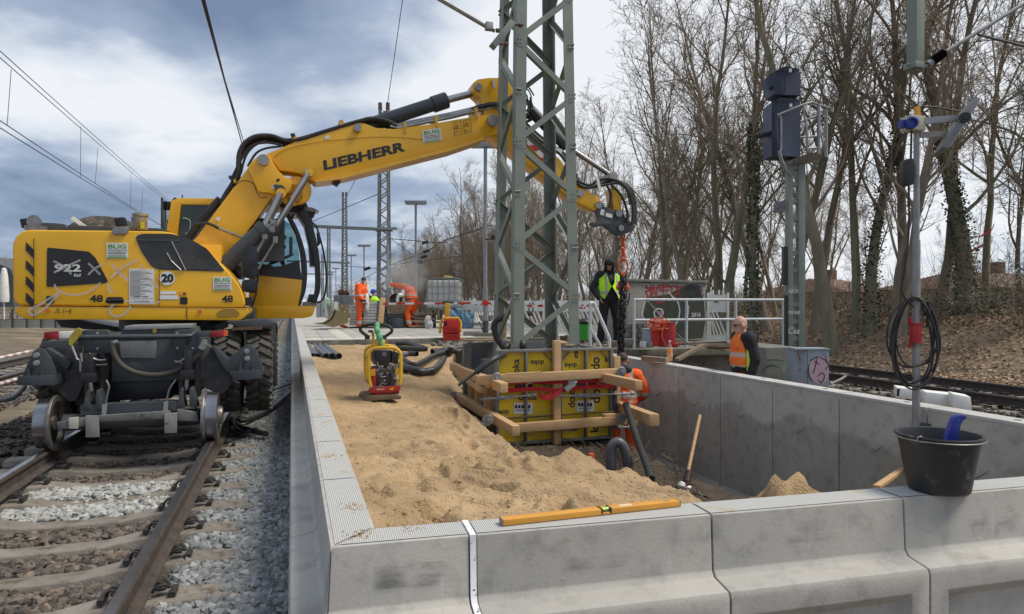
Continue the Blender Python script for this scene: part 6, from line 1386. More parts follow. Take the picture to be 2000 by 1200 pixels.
 if J.get('vest'):
  b = MB(); b.ell((pel+che)/2+up*.03, (.205*k, .165*k, .24), ax=ax); b.ell(che+up*.03, (.205*k, .165*k, .19), ax=ax); b.ell(che+up*.13, (.16*k, .13*k, .09), ax=ax)
  bake(b, 'safety_vest', .014, J['vest'], t, .006, 3, 9.)
 for A_, dr in (('anL', J.get('ftL', (0, 1, 0))), ('anR', J.get('ftR', (0, 1, 0)))):
  b = MB(); a_ = g(A_); d = Vector(dr).normalized(); b.ell(a_-ZV*.03+d*.0, (.052, .06, .06)); b.ell(a_-ZV*.045+d*.09, (.05, .11, .045), ax=(Vector((d.y, -d.x, 0)), d, ZV)); b.box(a_-ZV*.075+d*.05, (.09, .26, .02), (Vector((d.y, -d.x, 0)), d, ZV)); cone(b, a_, a_+ZV*.07, .055, .058)
  bake(b, 'boot', .012, boot, t, 0, 2)
 return t, ha, hed
def stand(h=1.78, **kw):
 s = h/1.78
 J = dict(pelvis=(0, 0, .97), chest=(0, .0, 1.30), neck=(0, .0, 1.50), head=(0, .03, 1.64), face=(0, 1, -.05), shL=(-.19, 0, 1.44), shR=(.19, 0, 1.44), elL=(-.25, -.03, 1.16), elR=(.25, -.03, 1.16), wrL=(-.23, .08, .92), wrR=(.23, .08, .92),
    hpL=(-.10, 0, .93), hpR=(.10, 0, .93), knL=(-.12, .02, .51), knR=(.12, .02, .51), anL=(-.13, -.02, .10), anR=(.13, -.02, .10))
 J.update(kw)
 for k, v in J.items():
  if k in ('face', 'side', 'vest', 'ftL', 'ftR', 'hdL', 'hdR', 'hside'): continue
  J[k] = tuple(c*s for c in v)
 return J
def hmesh(parent, name, m_, fn, vox=.010, wr=0, sm=2):
 b = MB(); fn(b); return bake(b, name, vox, m_, parent, wr, sm)
mBlkC = cloth('black_fabric', (.018, .018, .021)); mHair = mat('dark_hair', (.02, .015, .012), rough=.8)
hvY = cloth('yellow_vest', (.48, .95, .02), [(1.10, 1.16, (.40, .36, .30))], vst=[(-.135, -.09, (.40, .36, .30)), (.09, .135, (.40, .36, .30))])
puff = cloth('puffer_jacket', (.022, .024, .028))
ph = W(1190, 0, 14.4);
J = stand(1.86, face=(.35, .9, -.55), head=(.02, .10, 1.62), elL=(-.35, .02, 1.20), wrL=(-.22, .16, 1.02), elR=(.35, .02, 1.18), wrR=(.24, .14, .98), hdL=(.5, .4, -.7), hdR=(-.4, .4, -.7), knL=(-.15, .03, .5), knR=(.14, .03, .5), anL=(-.17, -.02, .1), anR=(.19, -.02, .1))
t, ha, hd = person((ph.x, ph.y, -.02), math.pi+.1, 'man in a black hooded jacket and yellow vest watching the chain', J, puff, mBlkC, bulk=1.18, boot=mBlkC, skin=mSkin2)
def hood(b):
 b.ell(hd+ha[2]*.03-ha[1]*.02, (.125, .135, .145), 16, 12, ax=ha); b.ell(hd-ha[2]*.12-ha[1]*.02, (.14, .12, .09), 14, 10, ax=ha)
h_ = hmesh(t, 'hood', puff, hood, .012, .004)
bm = bmesh.new(); bm.from_mesh(h_.data); kill = [v for v in bm.verts if (v.co-hd).dot(ha[1]) > .045 and abs((v.co-hd).dot(ha[0])) < .078 and -.10 < (v.co-hd).dot(ha[2]) < .105]
bmesh.ops.delete(bm, geom=kill, context='VERTS'); bm.to_mesh(h_.data); bm.free()
so = h_.modifiers.new('thickness', 'SOLIDIFY'); so.thickness = .012
hmesh(t, 'beard', mHair, lambda b: b.ell(hd-ha[2]*.085+ha[1]*.045, (.052, .048, .045), ax=ha), .01)
hmesh(t, 'hair', mHair, lambda b: b.ell(hd+ha[2]*.085+ha[1]*.03, (.07, .075, .05), ax=ha), .01)
b = MB();
def shell(b, cx_, w0, pts):
 pass
vp = lambda x, z, y: Vector((x, y, z))
s_ = 1.86/1.78
mb = MB()
outl = [(-.20, 1.52, .06), (-.09, 1.55, .10), (-.05, 1.34, .215), (-.005, 1.26, .225), (-.10, 1.10, .225), (-.15, 1.00, .205), (-.23, 1.05, .15), (-.25, 1.25, .12), (-.24, 1.42, .08)]
for s in (-1, 1):
 o2 = [Vector((-x*s*1.02, y+.015, z)) for x, z, y in outl]
 if s == 1: o2 = [Vector((-x*s, y, z)) for x, z, y in outl]
 mb.prism(o2, (0, .012, 0))
vv = mb.v; me = None
o_ = mb.build('safety_vest', hvY, t, world=False, bevel=.004)
mb = MB(); mb.prism([Vector((x, -.205, z)) for x, z in ((-.24, 1.45), (-.1, 1.56), (.1, 1.56), (.24, 1.45), (.25, 1.1), (-.25, 1.1))], (0, .02, 0)); mb.build('vest_back', hvY, t, world=False)
pm = W(1452, 0, 9.15)
hvO = cloth('orange_vest', (.95, .20, .04), [(1.02, 1.08, (.50, .42, .33)), (1.19, 1.25, (.50, .42, .33))])
J = stand(1.77, face=(0, 1, -.08), elL=(-.25, -.06, 1.17), wrL=(-.22, .0, .92), elR=(.25, -.06, 1.17), wrR=(.23, .0, .92), vest=hvO, neck=(0, 0, 1.47), head=(0, .04, 1.605), shL=(-.20, 0, 1.45), shR=(.20, 0, 1.45))
t, ha, hd = person((pm.x, pm.y, -1.0), math.pi/2+.05, 'bald man with sunglasses in an orange vest behind the trench wall', J, mBlkC, cloth('orange_trousers', ORC), skin=mat('skin_ruddy', (.58, .34, .26), (.50, .27, .20), rough=.55), bulk=1.08)
hmesh(t, 'sunglasses', mBlk, lambda b: (b.box(hd+ha[1]*.090+ha[2]*.018, (.14, .012, .035), ha), b.box(hd+ha[1]*.04+ha[2]*.022-ha[0]*.078, (.006, .10, .012), ha), b.box(hd+ha[1]*.04+ha[2]*.022+ha[0]*.078, (.006, .10, .012), ha)), .005, 0, 1)
hmesh(t, 'collar', mBlkC, lambda b: b.ell(hd-ha[2]*.14-ha[1]*.03, (.085, .09, .05), ax=ha), .01)
mb = MB()
for s in (-1, 1):
 mb.tube(smoothpts([Vector((s*.15, .06, 1.47)), Vector((s*.19, .0, 1.50)), Vector((s*.17, -.08, 1.45))], 4), .02, 6); mb.tube(smoothpts([Vector((s*.21, .02, 1.0)), Vector((s*.228, .02, 1.15)), Vector((s*.225, .03, 1.32)), Vector((s*.19, .03, 1.46))], 4), .022, 6)
mb.build('vest_edging', cloth('lime_edging', (.55, .8, .05)), t, world=False)
po = W(1217, 0, 10.15)
orj = cloth('orange_jacket', ORC, [(1.12, 1.19, GREY), (.86, .93, GREY), (.78, .86, NAVY)], vst=[(.09, .14, GREY)])
ort = cloth('orange_work_trousers', ORC, [(.16, .22, GREY)])
J = stand(1.80, face=(0.1, 1, -.3), head=(0, .08, 1.63), elR=(.33, .08, 1.18), wrR=(.27, .26, 1.06), elL=(-.3, .1, 1.18), wrL=(-.2, .3, 1.05))
t, ha, hd = person((po.x, po.y, -1.62), -.15, 'worker in orange standing in the trench beside the formwork, seen from behind', J, orj, ort, skin=mSkin2, bulk=1.12)
hmesh(t, 'hair', mat('cropped_hair', (.07, .05, .04), rough=.8), lambda b: b.ell(hd+ha[2]*.045-ha[1]*.018, (.079, .088, .088), ax=ha), .01)
hmesh(t, 'hood', cloth('navy_hood', (.035, .033, .045)), lambda b: (b.ell(hd-ha[2]*.15-ha[1]*.06, (.15, .11, .075), ax=ha), b.ell(hd-ha[2]*.13-ha[1]*.12, (.10, .07, .07), ax=ha)), .012, .006)
pw = W(705, 0, 24.0)
orj2 = cloth('orange_jacket_band', ORC, [(1.12, 1.18, GREY), (.93, 1.0, NAVY), (.86, .93, GREY), (.80, .86, NAVY)])
ort2 = cloth('orange_trousers_band', ORC, [(.16, .26, GREY)])
J = stand(1.80, face=(.2, 1, -.35), head=(0, .09, 1.63), elL=(-.27, .03, 1.15), wrL=(-.16, .20, .92), elR=(.27, .04, 1.15), wrR=(.2, .22, .93), knL=(-.13, .06, .51), anL=(-.15, .0, .10))
t, ha, hd = person((pw.x, pw.y, 0), -math.pi/2-.25, 'worker in orange with grey beanie and dust mask beside the cement bags', J, orj2, ort2, bulk=1.45)
hmesh(t, 'beanie', cloth('grey_beanie', (.05, .052, .055)), lambda b: b.ell(hd+ha[2]*.065-ha[1]*.01, (.088, .10, .085), ax=ha), .012)
hmesh(t, 'dust_mask', mWhite, lambda b: b.ell(hd+ha[1]*.085-ha[2]*.035, (.045, .035, .04), ax=ha), .01)
hmesh(t, 'knee_pads', mBlkC, lambda b: (b.box((-.13, .15, .50), (.12, .04, .22)), b.box((.12, .11, .50), (.12, .04, .22))), .012)
hmesh(t, 'white_sack', mWhite, lambda b: (b.ell((.05, .26, .95), (.12, .06, .28)), b.ell((.03, .26, .80), (.1, .06, .22))), .015, .006)
pk = W(806, 0, 24.2)
J = dict(pelvis=(0, 0, .95), chest=(0, .16, 1.27), neck=(0.02, .30, 1.44), head=(.06, .42, 1.47), face=(.2, .75, -.7), side=(1, 0, 0), shL=(-.22, .22, 1.42), shR=(.20, .20, 1.36), elL=(-.30, .50, 1.50), elR=(.30, .40, 1.12), wrL=(-.22, .76, 1.54), wrR=(.2, .62, 1.02),
   hpL=(-.10, 0, .92), hpR=(.10, 0, .92), knL=(-.14, .14, .52), knR=(.13, .05, .50), anL=(-.15, .02, .10), anR=(.14, -.12, .10))
t, ha, hd = person((pk.x, pk.y, 0), math.pi/2-.5, 'bent worker in orange tipping a cement bag into the mixer', J, cloth('orange_jacket_bent', ORC, [(1.14, 1.19, GREY), (.98, 1.04, NAVY), (.93, .98, GREY), (.86, .93, NAVY)]), ort2, bulk=1.4)
hmesh(t, 'helmet', cloth('lime_cap', (.55, .6, .08)), lambda b: b.ell(hd+ha[2]*.05, (.095, .11, .085), ax=ha), .012)
hmesh(t, 'knee_pads', mBlkC, lambda b: (b.box((-.14, .21, .50), (.13, .04, .24)), b.box((.13, .13, .5), (.13, .04, .24)), b.box((.17, .0, .78), (.05, .16, .2))), .012)
pf = W(730, 0, 26)
J = stand(1.75, face=(0, 1, -.4), vest=cloth('lime_vest', (.50, .95, .05), [(1.18, 1.23, GREY)]))
t, ha, hd = person((pf.x, pf.y, -.35), .6, 'worker with blue helmet and lime vest half hidden behind the mixer', J, mBlkC, mBlkC, bulk=1.2)
hmesh(t, 'helmet', mat('blue_helmet', (.03, .12, .55), rough=.3), lambda b: (b.ell(hd+ha[2]*.06, (.115, .135, .10), ax=ha), b.ell(hd+ha[2]*.04, (.13, .155, .02), ax=ha)), .012)
# ================================================================== PAVED PLATFORM
mPave = mat('paving_slab', (.42, .40, .36), (.33, .31, .28), scale=3, rough=.9, bump=.15, rand=-.14, stain=(.26, .24, .21), sscale=4, sth=.6)
mPaveY = mat('pale_tactile_slab', (.56, .54, .47), (.46, .44, .38), scale=3, rough=.9, rand=-.06)
pv = thing('paved_platform', 'grey slab paving of the finished platform behind the sand', 'platform', U(.3, 17.2, 0), ROT)
mb = MB(); mb.prism([U(.30, 17.25, -.07), U(10.2, 17.25, -.07), U(10.2, 160, -.07), U(.30, 160, -.07)], (0, 0, -.7)); mb.build('platform_bed', mConcOld, pv)
mb = MB(); mb.prism([U(.30, 24.6, -.004), U(10.2, 24.6, -.004), U(10.2, 160, -.004), U(.30, 160, -.004)], (0, 0, -.05)); mb.build('far_paving', mPave, pv)
mb = MB(); mb.box((.195, .495-.0, -.035), (.385, .785, .06)); SL = mb.mesh('slab', mPave, bevel=.004)
mb = MB(); mb.box((.195, .495-.0, -.035), (.385, .785, .06)); SLY = mb.mesh('slab', mPaveY, bevel=.004)
for i in range(25):
 for j in range(9):
  k = link('slab', SLY if (j in (0,) or i == 2) else SL, pv, (.02+i*.395, -.05+j*.795, random.uniform(-.003, .002)))
mb = MB(); kerb = []
for i in range(24):
 mb = MB(); mb.box(U(.5+i*.4, 17.10, -.085), (.39, .10, .15), (NV, TV, ZV)); mb.build('edge_block', mConcOld, pv, bevel=.006)
tag(rocks('rubble', 300, lambda r, n: np.array([list(U(a, b, -.12)) for a, b in zip(r.uniform(3.2, 6.5, n), r.uniform(14.2, 17.1, n))]), sz(.03, .11), mConcOld, seed=20), 'broken stones where the sand meets the old platform', 'rubble', kind='stuff')
mOldTop = mat('mossy_concrete', (.22, .21, .18), (.13, .13, .10), scale=4, rough=.95, bump=.4, stain=(.07, .08, .04), sscale=3, sth=.55)
op = thing('old_platform_end', 'weathered end of the old platform under the white railing', 'platform', U(5.4, 11.8, -1), ROT)
mb = MB(); mb.prism([U(5.5, 12.0, -.02), U(10.2, 12.0, -.02), U(10.2, 17.2, -.02), U(5.0, 17.2, -.02), U(5.0, 13.0, -.02), U(5.2, 12.3, -.02)], (0, 0, -.15)); mb.build('top_slab', mOldTop, op, bevel=.01)
for i in range(6): mb = MB(); mb.box(U(4.7+i*.93, 12.15, -.10), (.92, .2, .17), (NV, TV, ZV)); mb.build('edge_stone', mConcOld, op, bevel=.012)
mb = MB(); mb.prism([U(5.5, 12.3, -.2), U(10.1, 12.3, -.2), U(10.1, 12.3, -1.0), U(5.5, 12.3, -1.0)], TV*4.5); mb.build('support_wall', mConcOld, op)
mb = MB(); mb.prism([U(4.9, 12.9, -.16), U(5.5, 12.4, -.16), U(5.5, 12.4, -1.7), U(4.9, 12.9, -1.7)], TV*4); mb.build('support_wall', mConcOld, op)
mb = MB(); mb.box(W(1510, 720, 11.6), (.62, .5, .75), rz=.25); b_ = mb.build('concrete_block', mConcOld, bevel=.02); tag(b_, 'low mossy concrete block with faded green graffiti beside the signal post', 'block')
PG = W(1510, 0, 11.3)
mb = MB(); stroke(mb, [W(a, b, 11.28) for a, b in [(1487, 740), (1492, 722), (1508, 714), (1524, 722), (1529, 742)]], .04, TV); stroke(mb, [W(a, b, 11.28) for a, b in [(1498, 705), (1515, 703), (1530, 706)]], .025, TV); mb.build('graffiti', mat('faded_green_spray', (.10, .16, .11), rough=.9), None).parent = b_
for i in range(9):
 mb = MB(); a = W(1340+i*9, 672+i*1.5, 13.6-i*.1); b = W(1420+i*7, 668+i*2.2, 13.4); mb.bar(a, b, .14, .03)
 tag(mb.build('old_board', mWoodOld if i % 3 else mDk, bevel=.003), 'weathered board in the loose heap on the old platform end', 'board', 'boards heaped on the old platform end')
mb = MB(); mb.bar(W(1322, 703, 11.9), W(1374, 674, 12.6), .09, .05); tag(mb.build('grey_batten', mWoodOld), 'grey batten leaning from the trench wall up to the old platform', 'batten')
mb = MB(); mb.bar(W(1385, 679, 12.9), W(1440, 680, 12.4), .10, .05); tag(mb.build('rusty_girder', mRust), 'rust brown girder end below the boards', 'girder')
# ---------------- railings
mRailP = mat('railing_paint', (.55, .58, .60), (.45, .47, .49), scale=8, rough=.5, stain=(.3, .28, .25), sscale=9, sth=.62)
R0 = W(1238, 590, 13.75); R0.z = 0; R1 = W(1530, 590, 14.8); R1.z = 0
rl = thing('platform_railing', 'pale grey tube railing across the end of the old platform', 'railing', tuple(R0), 0)
for y_ in (.965, .55):
 mb = MB(); mb.cyl(R0+ZV*y_, R1+ZV*y_, .028, n=10); mb.build('rail_tube', mRailP, rl)
for t in (0, .335, .665, 1): mb = MB(); q = R0+(R1-R0)*t; mb.cyl(q-ZV*.03, q+ZV*.965, .030, n=10); mb.build('post', mRailP, rl)
r2 = thing('stair_railing', 'short white sloping stair rail in front of the hooded man', 'railing', tuple(W(1153, 680, 12.6)), 0)
mb = MB()
d_ = 12.6
mb.tube([W(1153, 680, d_), W(1153, 592, d_)], .032, 8); mb.build('post', mWhiteP, r2)
mb = MB(); mb.tube([W(1153, 593, d_), W(1160, 592, d_), W(1187, 655, d_), W(1190, 662, d_), W(1190, 682, d_)], .034, 8); mb.build('handrail', mWhiteP, r2)
mb = MB(); mb.tube([W(1153, 642, d_), W(1175, 680, d_)], .030, 8); mb.build('middle_rail', mWhiteP, r2)
# ---------------- graffiti shelter wall
mPeb = mat('pebbledash', (.38, .355, .32), (.22, .205, .18), scale=30, rough=.95, bump=.8, bs=60, stain=(.44, .42, .38), sscale=35, sth=.55)
Pc = W(1225, 0, 15.6); Pd = W(1378, 0, 16.4); Pc.z = 0; Pd.z = 0; dn = (Pd-Pc).normalized(); bk_ = Vector((-dn.y, dn.x, 0)); Ls = (Pd-Pc).length
sh = thing('concrete_hut', 'small pebbledash concrete hut covered in graffiti behind the railing', 'hut', tuple(Pc), 0)
def hw(x, y, z): return Pc+dn*x+bk_*y+ZV*z
for a, b in ((0, .62), (.635, Ls)):
 mb = MB(); mb.prism([hw(a, 0, 0), hw(b, 0, 0), hw(b, 0, 1.36), hw(a, 0, 1.38)], bk_*1.2); mb.build('wall_panel', mPeb, sh, bevel=.008)
mb = MB(); mb.prism([hw(-.06, -.05, 1.385), hw(Ls+.05, -.05, 1.365), hw(Ls+.05, -.05, 1.43), hw(-.06, -.05, 1.45)], bk_*1.3); mb.build('roof_slab', mConcOld, sh, bevel=.01)
mb = MB(); mb.cyl(hw(.25, .5, 1.44), hw(.25, .5, 1.62), .10, n=12); mb.build('vent_pipe', mConcOld, sh)
def SH(px, py, o=.006):
 p = PN(px, py, Pc-bk_*o, bk_); return p
def zg(x, y): return (1200+x/4, 480+y/4)
G_ = lambda pts, w_, mb: stroke(mb, [SH(*zg(*q)) for q in pts], w_, bk_)
mb = MB(); mb.prism([SH(*zg(*q), .003) for q in [(225, 560), (240, 450), (290, 400), (420, 380), (520, 330), (600, 310), (660, 320), (700, 420), (710, 600), (690, 720), (560, 735), (400, 700), (280, 640)]], bk_*.002); mb.build('graffiti_ground', mat('dark_green_spray', (.055, .065, .045), (.035, .04, .03), scale=6, rough=.9), sh)
mb = MB()
for p in ([(240, 310), (300, 380), (270, 400), (310, 340), (240, 360)], [(330, 410), (340, 320), (420, 310), (450, 340), (440, 400)], [(350, 350), (430, 350)], [(380, 300), (385, 420)], [(480, 300), (520, 410)], [(530, 310), (470, 400)], [(240, 330), (340, 330), (460, 320), (530, 330)], [(330, 430), (345, 450), (400, 430), (480, 425)], [(250, 350), (262, 410)], [(300, 315), (330, 400)]): G_(p, .03, mb)
mb.build('red_graffiti', mat('red_spray', (.40, .03, .04), rough=.7), sh)
mb = MB()
for p in ([(420, 360), (455, 400), (490, 430), (510, 500), (500, 570), (470, 630), (430, 670)], [(240, 440), (222, 500), (215, 545), (250, 590), (290, 620)], [(310, 520), (330, 495), (370, 500), (380, 530), (360, 560), (320, 560), (310, 520)], [(690, 330), (700, 400), (695, 420)], [(565, 450), (578, 500), (570, 560), (580, 470)]): G_(p, .035, mb)
o = SH(*zg(600, 560)); text(mb, '2016', o, SH(*zg(672, 556))-o, SH(*zg(602, 525))-o, .02); mb.build('white_graffiti', mat('white_spray', (.55, .55, .55), rough=.7), sh, each=True)
mb = MB(); mb.prism([SH(*zg(*q), .008) for q in [(335, 515), (375, 510), (378, 545), (350, 552)]], bk_*.001)
G_([(668, 310), (690, 350), (700, 400)], .03, mb); G_([(575, 460), (568, 520), (575, 570)], .03, mb); G_([(350, 345), (400, 330)], .03, mb); mb.build('pink_graffiti', mat('pink_spray', (.35, .12, .28), rough=.7), sh, each=True)
mb = MB()
for p in ([(530, 330), (580, 310), (650, 310), (680, 350), (620, 400), (540, 410), (520, 380), (560, 340), (640, 330)], [(550, 320), (590, 410)], [(600, 310), (650, 400)], [(540, 400), (620, 330), (670, 390)], [(80, 500), (110, 440), (120, 370)], [(120, 420), (60, 470), (90, 460)]): G_(p, .025, mb)
mb.build('black_graffiti', mBlk, sh, each=True)
def barrier(P, dr, label, ln=1.3, z0=0, h=1.05, group=None, slat_dir=1):
 t = thing('slatted_fence', label, 'barrier', tuple(P), 0, group)
 n_ = Vector((-dr.y, dr.x, 0))
 def q(x, z): return P+dr*x+ZV*(z0+z)
 mb = MB()
 mb.bar(q(0, 0), q(0, h), .05, .05, n_); mb.bar(q(ln, 0), q(ln, h), .05, .05, n_); mb.build('side_post', mWhite, t, bevel=.004)
 mb = MB(); mb.prism([q(.03, h*.62), q(ln-.03, h*.62), q(ln-.03, h*.96), q(.03, h*.96)], n_*.035); mb.build('top_board', mWhite, t, bevel=.004)
 mb = MB(); mb.prism([q(.03, .08), q(ln-.03, .08), q(ln-.03, .20), q(.03, .20)], n_*.035); mb.build('bottom_board', mWhite, t, bevel=.004)
 k = max(4, int(ln/.15));
 for i in range(k+1):
  x = .05+(ln-.10)*i/k; x2 = x-.20*slat_dir
  if x2 < .03 or x2 > ln-.03: x2 = max(.03, min(ln-.03, x2))
  mb = MB(); mb.bar(q(x, .19), q(x2, h*.63), .03, .055, n_); mb.build('slat', mWhite, t)
 mb = MB()
 for i in range(max(2, int(ln/.3))):
  x = .12+i*.3; mb.prism([q(x, h*.80), q(x+.10, h*.80), q(x+.10, h*.84), q(x, h*.84)], -n_*.004)
 mb.build('slot', mGrayP, t)
 mb = MB()
 for x in (.1, ln*.55, ln-.1): mb.cyl(q(x, h*.96), q(x, h+.06), .022, n=6)
 mb.build('lug', mWhite, t)
 return t
a = W(1383, 590, 14.9); a.z = .0; barrier(a, Vector((1, -.12, 0)).normalized(), 'upright white slatted barrier panel standing right of the graffiti hut', ln=.42, h=1.12)
bx = [(880, 24.5), (925, 24.2), (1003, 22.4), (1064, 21.8), (1128, 21.0), (1195, 20.4)]
blab = ['white slatted barrier panel left end of the row behind the blue bags', 'white barrier panel behind the left lamp post', 'white slatted barrier panel seen through the left half of the mast', 'white slatted barrier panel seen through the right half of the mast', 'white slatted barrier panel beside the green bin']
for i in range(5):
 p, q = W(bx[i][0], 590, bx[i][1]), W(bx[i+1][0], 590, bx[i+1][1]); p.z = q.z = 0; d = (q-p); barrier(p, d.normalized(), blab[i], ln=d.length-.04, h=1.0, group='white slatted barriers across the platform')
# ---------------- things by the railing
def can_(px, py, d, r, h, m_, name, label, cat, lid=None):
 p = W(px, py, d); mb = MB(); mb.lathe(p, [(.001, 0), (r*.9, 0), (r, .01), (r, h-.01), (r*1.06, h-.008), (r*1.06, h), (r*.9, h-.002), (.001, h-.01)], n=20); o = mb.build(name, m_); tag(o, label, cat); return o
can_(1268, 676, 13.3, .14, .34, mat('bluish_tin', (.38, .42, .48), (.3, .33, .38), scale=6, rough=.35), 'paint_bucket', 'grey-blue tin bucket behind the railing post', 'bucket')
can_(1281, 676, 13.2, .11, .34, mRedP, 'red_bucket', 'red and white tin beside the grey-blue bucket', 'bucket')
can_(1256, 679, 12.9, .06, .11, mWhiteP, 'small_tin', 'smaller pale tin standing left on the edge', 'tin'); can_(1268, 679, 12.9, .06, .10, mGalv, 'small_tin', 'small grey tin standing next to the pale tin', 'tin')
can_(1301, 677, 13.2, .18, .46, mRed, 'gas_cylinder', 'big dark red cylinder with orange hose lying over it', 'gas cylinder'); can_(1319, 679, 12.9, .055, .08, mRedP, 'small_tin', 'small red tin right of the red cylinder', 'tin')
mb = MB(); rr = random.Random(8)
for i in range(7):
 cx_ = 1290+rr.uniform(-8, 12); cy_ = 633+rr.uniform(-3, 8); rx = rr.uniform(10, 22); ry = rr.uniform(5, 12)
 mb.tube([W(cx_+rx*math.cos(t), cy_+ry*math.sin(t)+2*math.sin(3*t), 13.0+.08*math.sin(t+i)) for t in [j*math.pi/9 for j in range(18)]], .011, 5, closed=True)
mb.tube(smoothpts([W(1295, 640, 13), W(1293, 655, 12.95), W(1296, 665, 12.95), (W(1300, 676, 12.95))], 4), .011, 5)
tag(mb.build('orange_hose', mOrg), 'tangle of thin orange hose draped over the red cylinder', 'hose')
mb = MB(); mb.tube(smoothpts([W(1264, 588, 13.7), W(1280, 605, 13.6), W(1300, 630, 13.3), (W(1325, 655, 13.1)), W(1345, 672, 13)], 5), .012, 5); tag(mb.build('grey_cable', mStl), 'grey cable hanging from the railing to the ground', 'cable')
st = thing('paver_stack', 'stack of grey paving blocks left of the tins', 'paving stones', tuple(W(1243, 680, 13.6)), 0)
for j in range(5):
 for i in range(4): mb = MB(); p = W(1226+i*10.5+(j % 2)*3, 674-j*9.5, 13.9); mb.box(p, (.10, .2, .09), rz=.2); mb.build('paver', mConcOld, st, bevel=.006)
gb = thing('green_bin', 'bright green bin with black bag behind the stair rail', 'bin', tuple(W(1142, 663, 15.6)), 0)
mb = MB(); mb.lathe(W(1142, 664, 15.6), [(.001, 0), (.15, 0), (.17, .40), (.001, .40)], n=18); mb.build('bin_body', mat('bright_green', (.05, .42, .04), (.04, .33, .03), rough=.5), gb)
mb = MB(); mb.lathe(W(1142, 664, 15.6), [(.176, .36), (.185, .42), (.14, .47), (.05, .50), (.001, .49)], n=14); mb.build('black_bag', mBlk, gb)
for i, (a, b, c_, d) in enumerate(((1072, 573, 1071, 640), (1181, 575, 1182, 670))):
 mb = MB(); mb.bar(W(a, b, 17), W(c_, d, 17), .08, .08); tag(mb.build('timber_post', mWood), ['upright pale timber post with tape seen inside the mast', 'upright timber post behind the hooded man'][i], 'post')
mb = MB(); mb.bar(W(988, 583, 17.5), W(985, 662, 17.5), .18, .10); tag(mb.build('timber_post', mWood), 'broad pale timber post behind the left mast leg', 'post')
tag(rocks('rubble_by_mast', 160, lambda r, n: np.array([list(U(a, b, .0)) for a, b in zip(r.uniform(5.2, 8.5, n), r.uniform(12.6, 17, n))]), sz(.02, .09), mRust, seed=22), 'brick rubble and scraps on the old platform behind the mast', 'rubble', kind='stuff')
def ibeam(px0, px1, py, d, h, m_, label, n_=1):
 mb = MB(); mb.bar(W(px0, py, d), W(px1, py, d), .15, h); return tag(mb.build('timber_stack', m_, bevel=.004), label, 'timber')
for k, (a, b, y_, d, m_) in enumerate(((1028, 1075, 665, 15.2, mConcOld), (1040, 1090, 655, 16, mWoodOld), (1094, 1108, 662, 14.5, mRust), (905, 940, 652, 18.6, mConcOld), (925, 965, 655, 18.2, mConcOld), (1215, 1236, 668, 13.4, mConcOld), (1190, 1212, 672, 13.3, mWoodOld))):
 ibeam(a, b, y_, d, .12, m_, ['grey kerb stone lying inside the mast view', 'old timber lying behind the kerb stone', 'red brown block by the right mast leg', 'kerb stone left of the lamp post foot', 'kerb stone in front of the lamp post foot', 'concrete block below the pavers', 'old timber at the hooded man\'s feet'][k])
# ---------------- tape
def tape(pts, label, w_=.06):
 base = Vector(pts[0]); ps = smoothpts(pts, 14); vs = []; t = MB()
 mats = [mRedP, mWhiteP]
 for i in range(len(ps)-1):
  p, q = ps[i], ps[i+1]; dz = ZV*(w_/2)+TV*.01*math.sin(i*.7); dz2 = ZV*(w_/2)+TV*.01*math.sin((i+1)*.7); t.mi = (i//4) % 2
  t.add([p-dz, q-dz2, q+dz2, p+dz], [(0, 1, 2, 3)])
 return tag(t.build('barrier_tape', mats, smooth=0), label, 'barrier tape')
tape([W(748, 594, 20.5), W(800, 593, 20), W(870, 593, 19.3), W(948, 592, 18.8)], 'red and white tape strung from the leaning post to the lamp post')
tape([W(948, 592, 18.8), W(1000, 596, 18), W(1040, 598, 17.4), W(1071, 597, 17)], 'red and white tape between the lamp post and the timber post in the mast')
tape([W(1125, 600, 16.8), W(1140, 602, 16.8), W(1150, 597, 16.9), W(1180, 600, 17)], 'crumpled red and white tape left of the hooded man')
mb = MB(); mb.cyl(W(948, 597, 18.79), W(948, 587, 18.79), .082, n=12); tag(mb.build('tape_wrap', mRedP), 'red tape wound round the lamp post', 'tape')
mb = MB(); mb.bar(W(743, 632, 20.5), W(748, 582, 20.8), .15, .06); tag(mb.build('leaning_post', mWood, bevel=.004), 'leaning wooden post carrying the red and white tape', 'post')
mb = MB();
for a, b in (((1880, 510), (1890, 500)), ((1890, 500), (1905, 488)), ((1905, 488), (1920, 482)), ((1912, 465), (1935, 455)), ((1935, 455), (1942, 440))): p, q = W(*a, 21), W(*b, 21); mb.add([p, q, q+ZV*.09, p+ZV*.05], [(0, 1, 2, 3)])
tag(mb.build('torn_tape', mRedP, smooth=0), 'torn red tape caught in the branches at the right', 'tape')
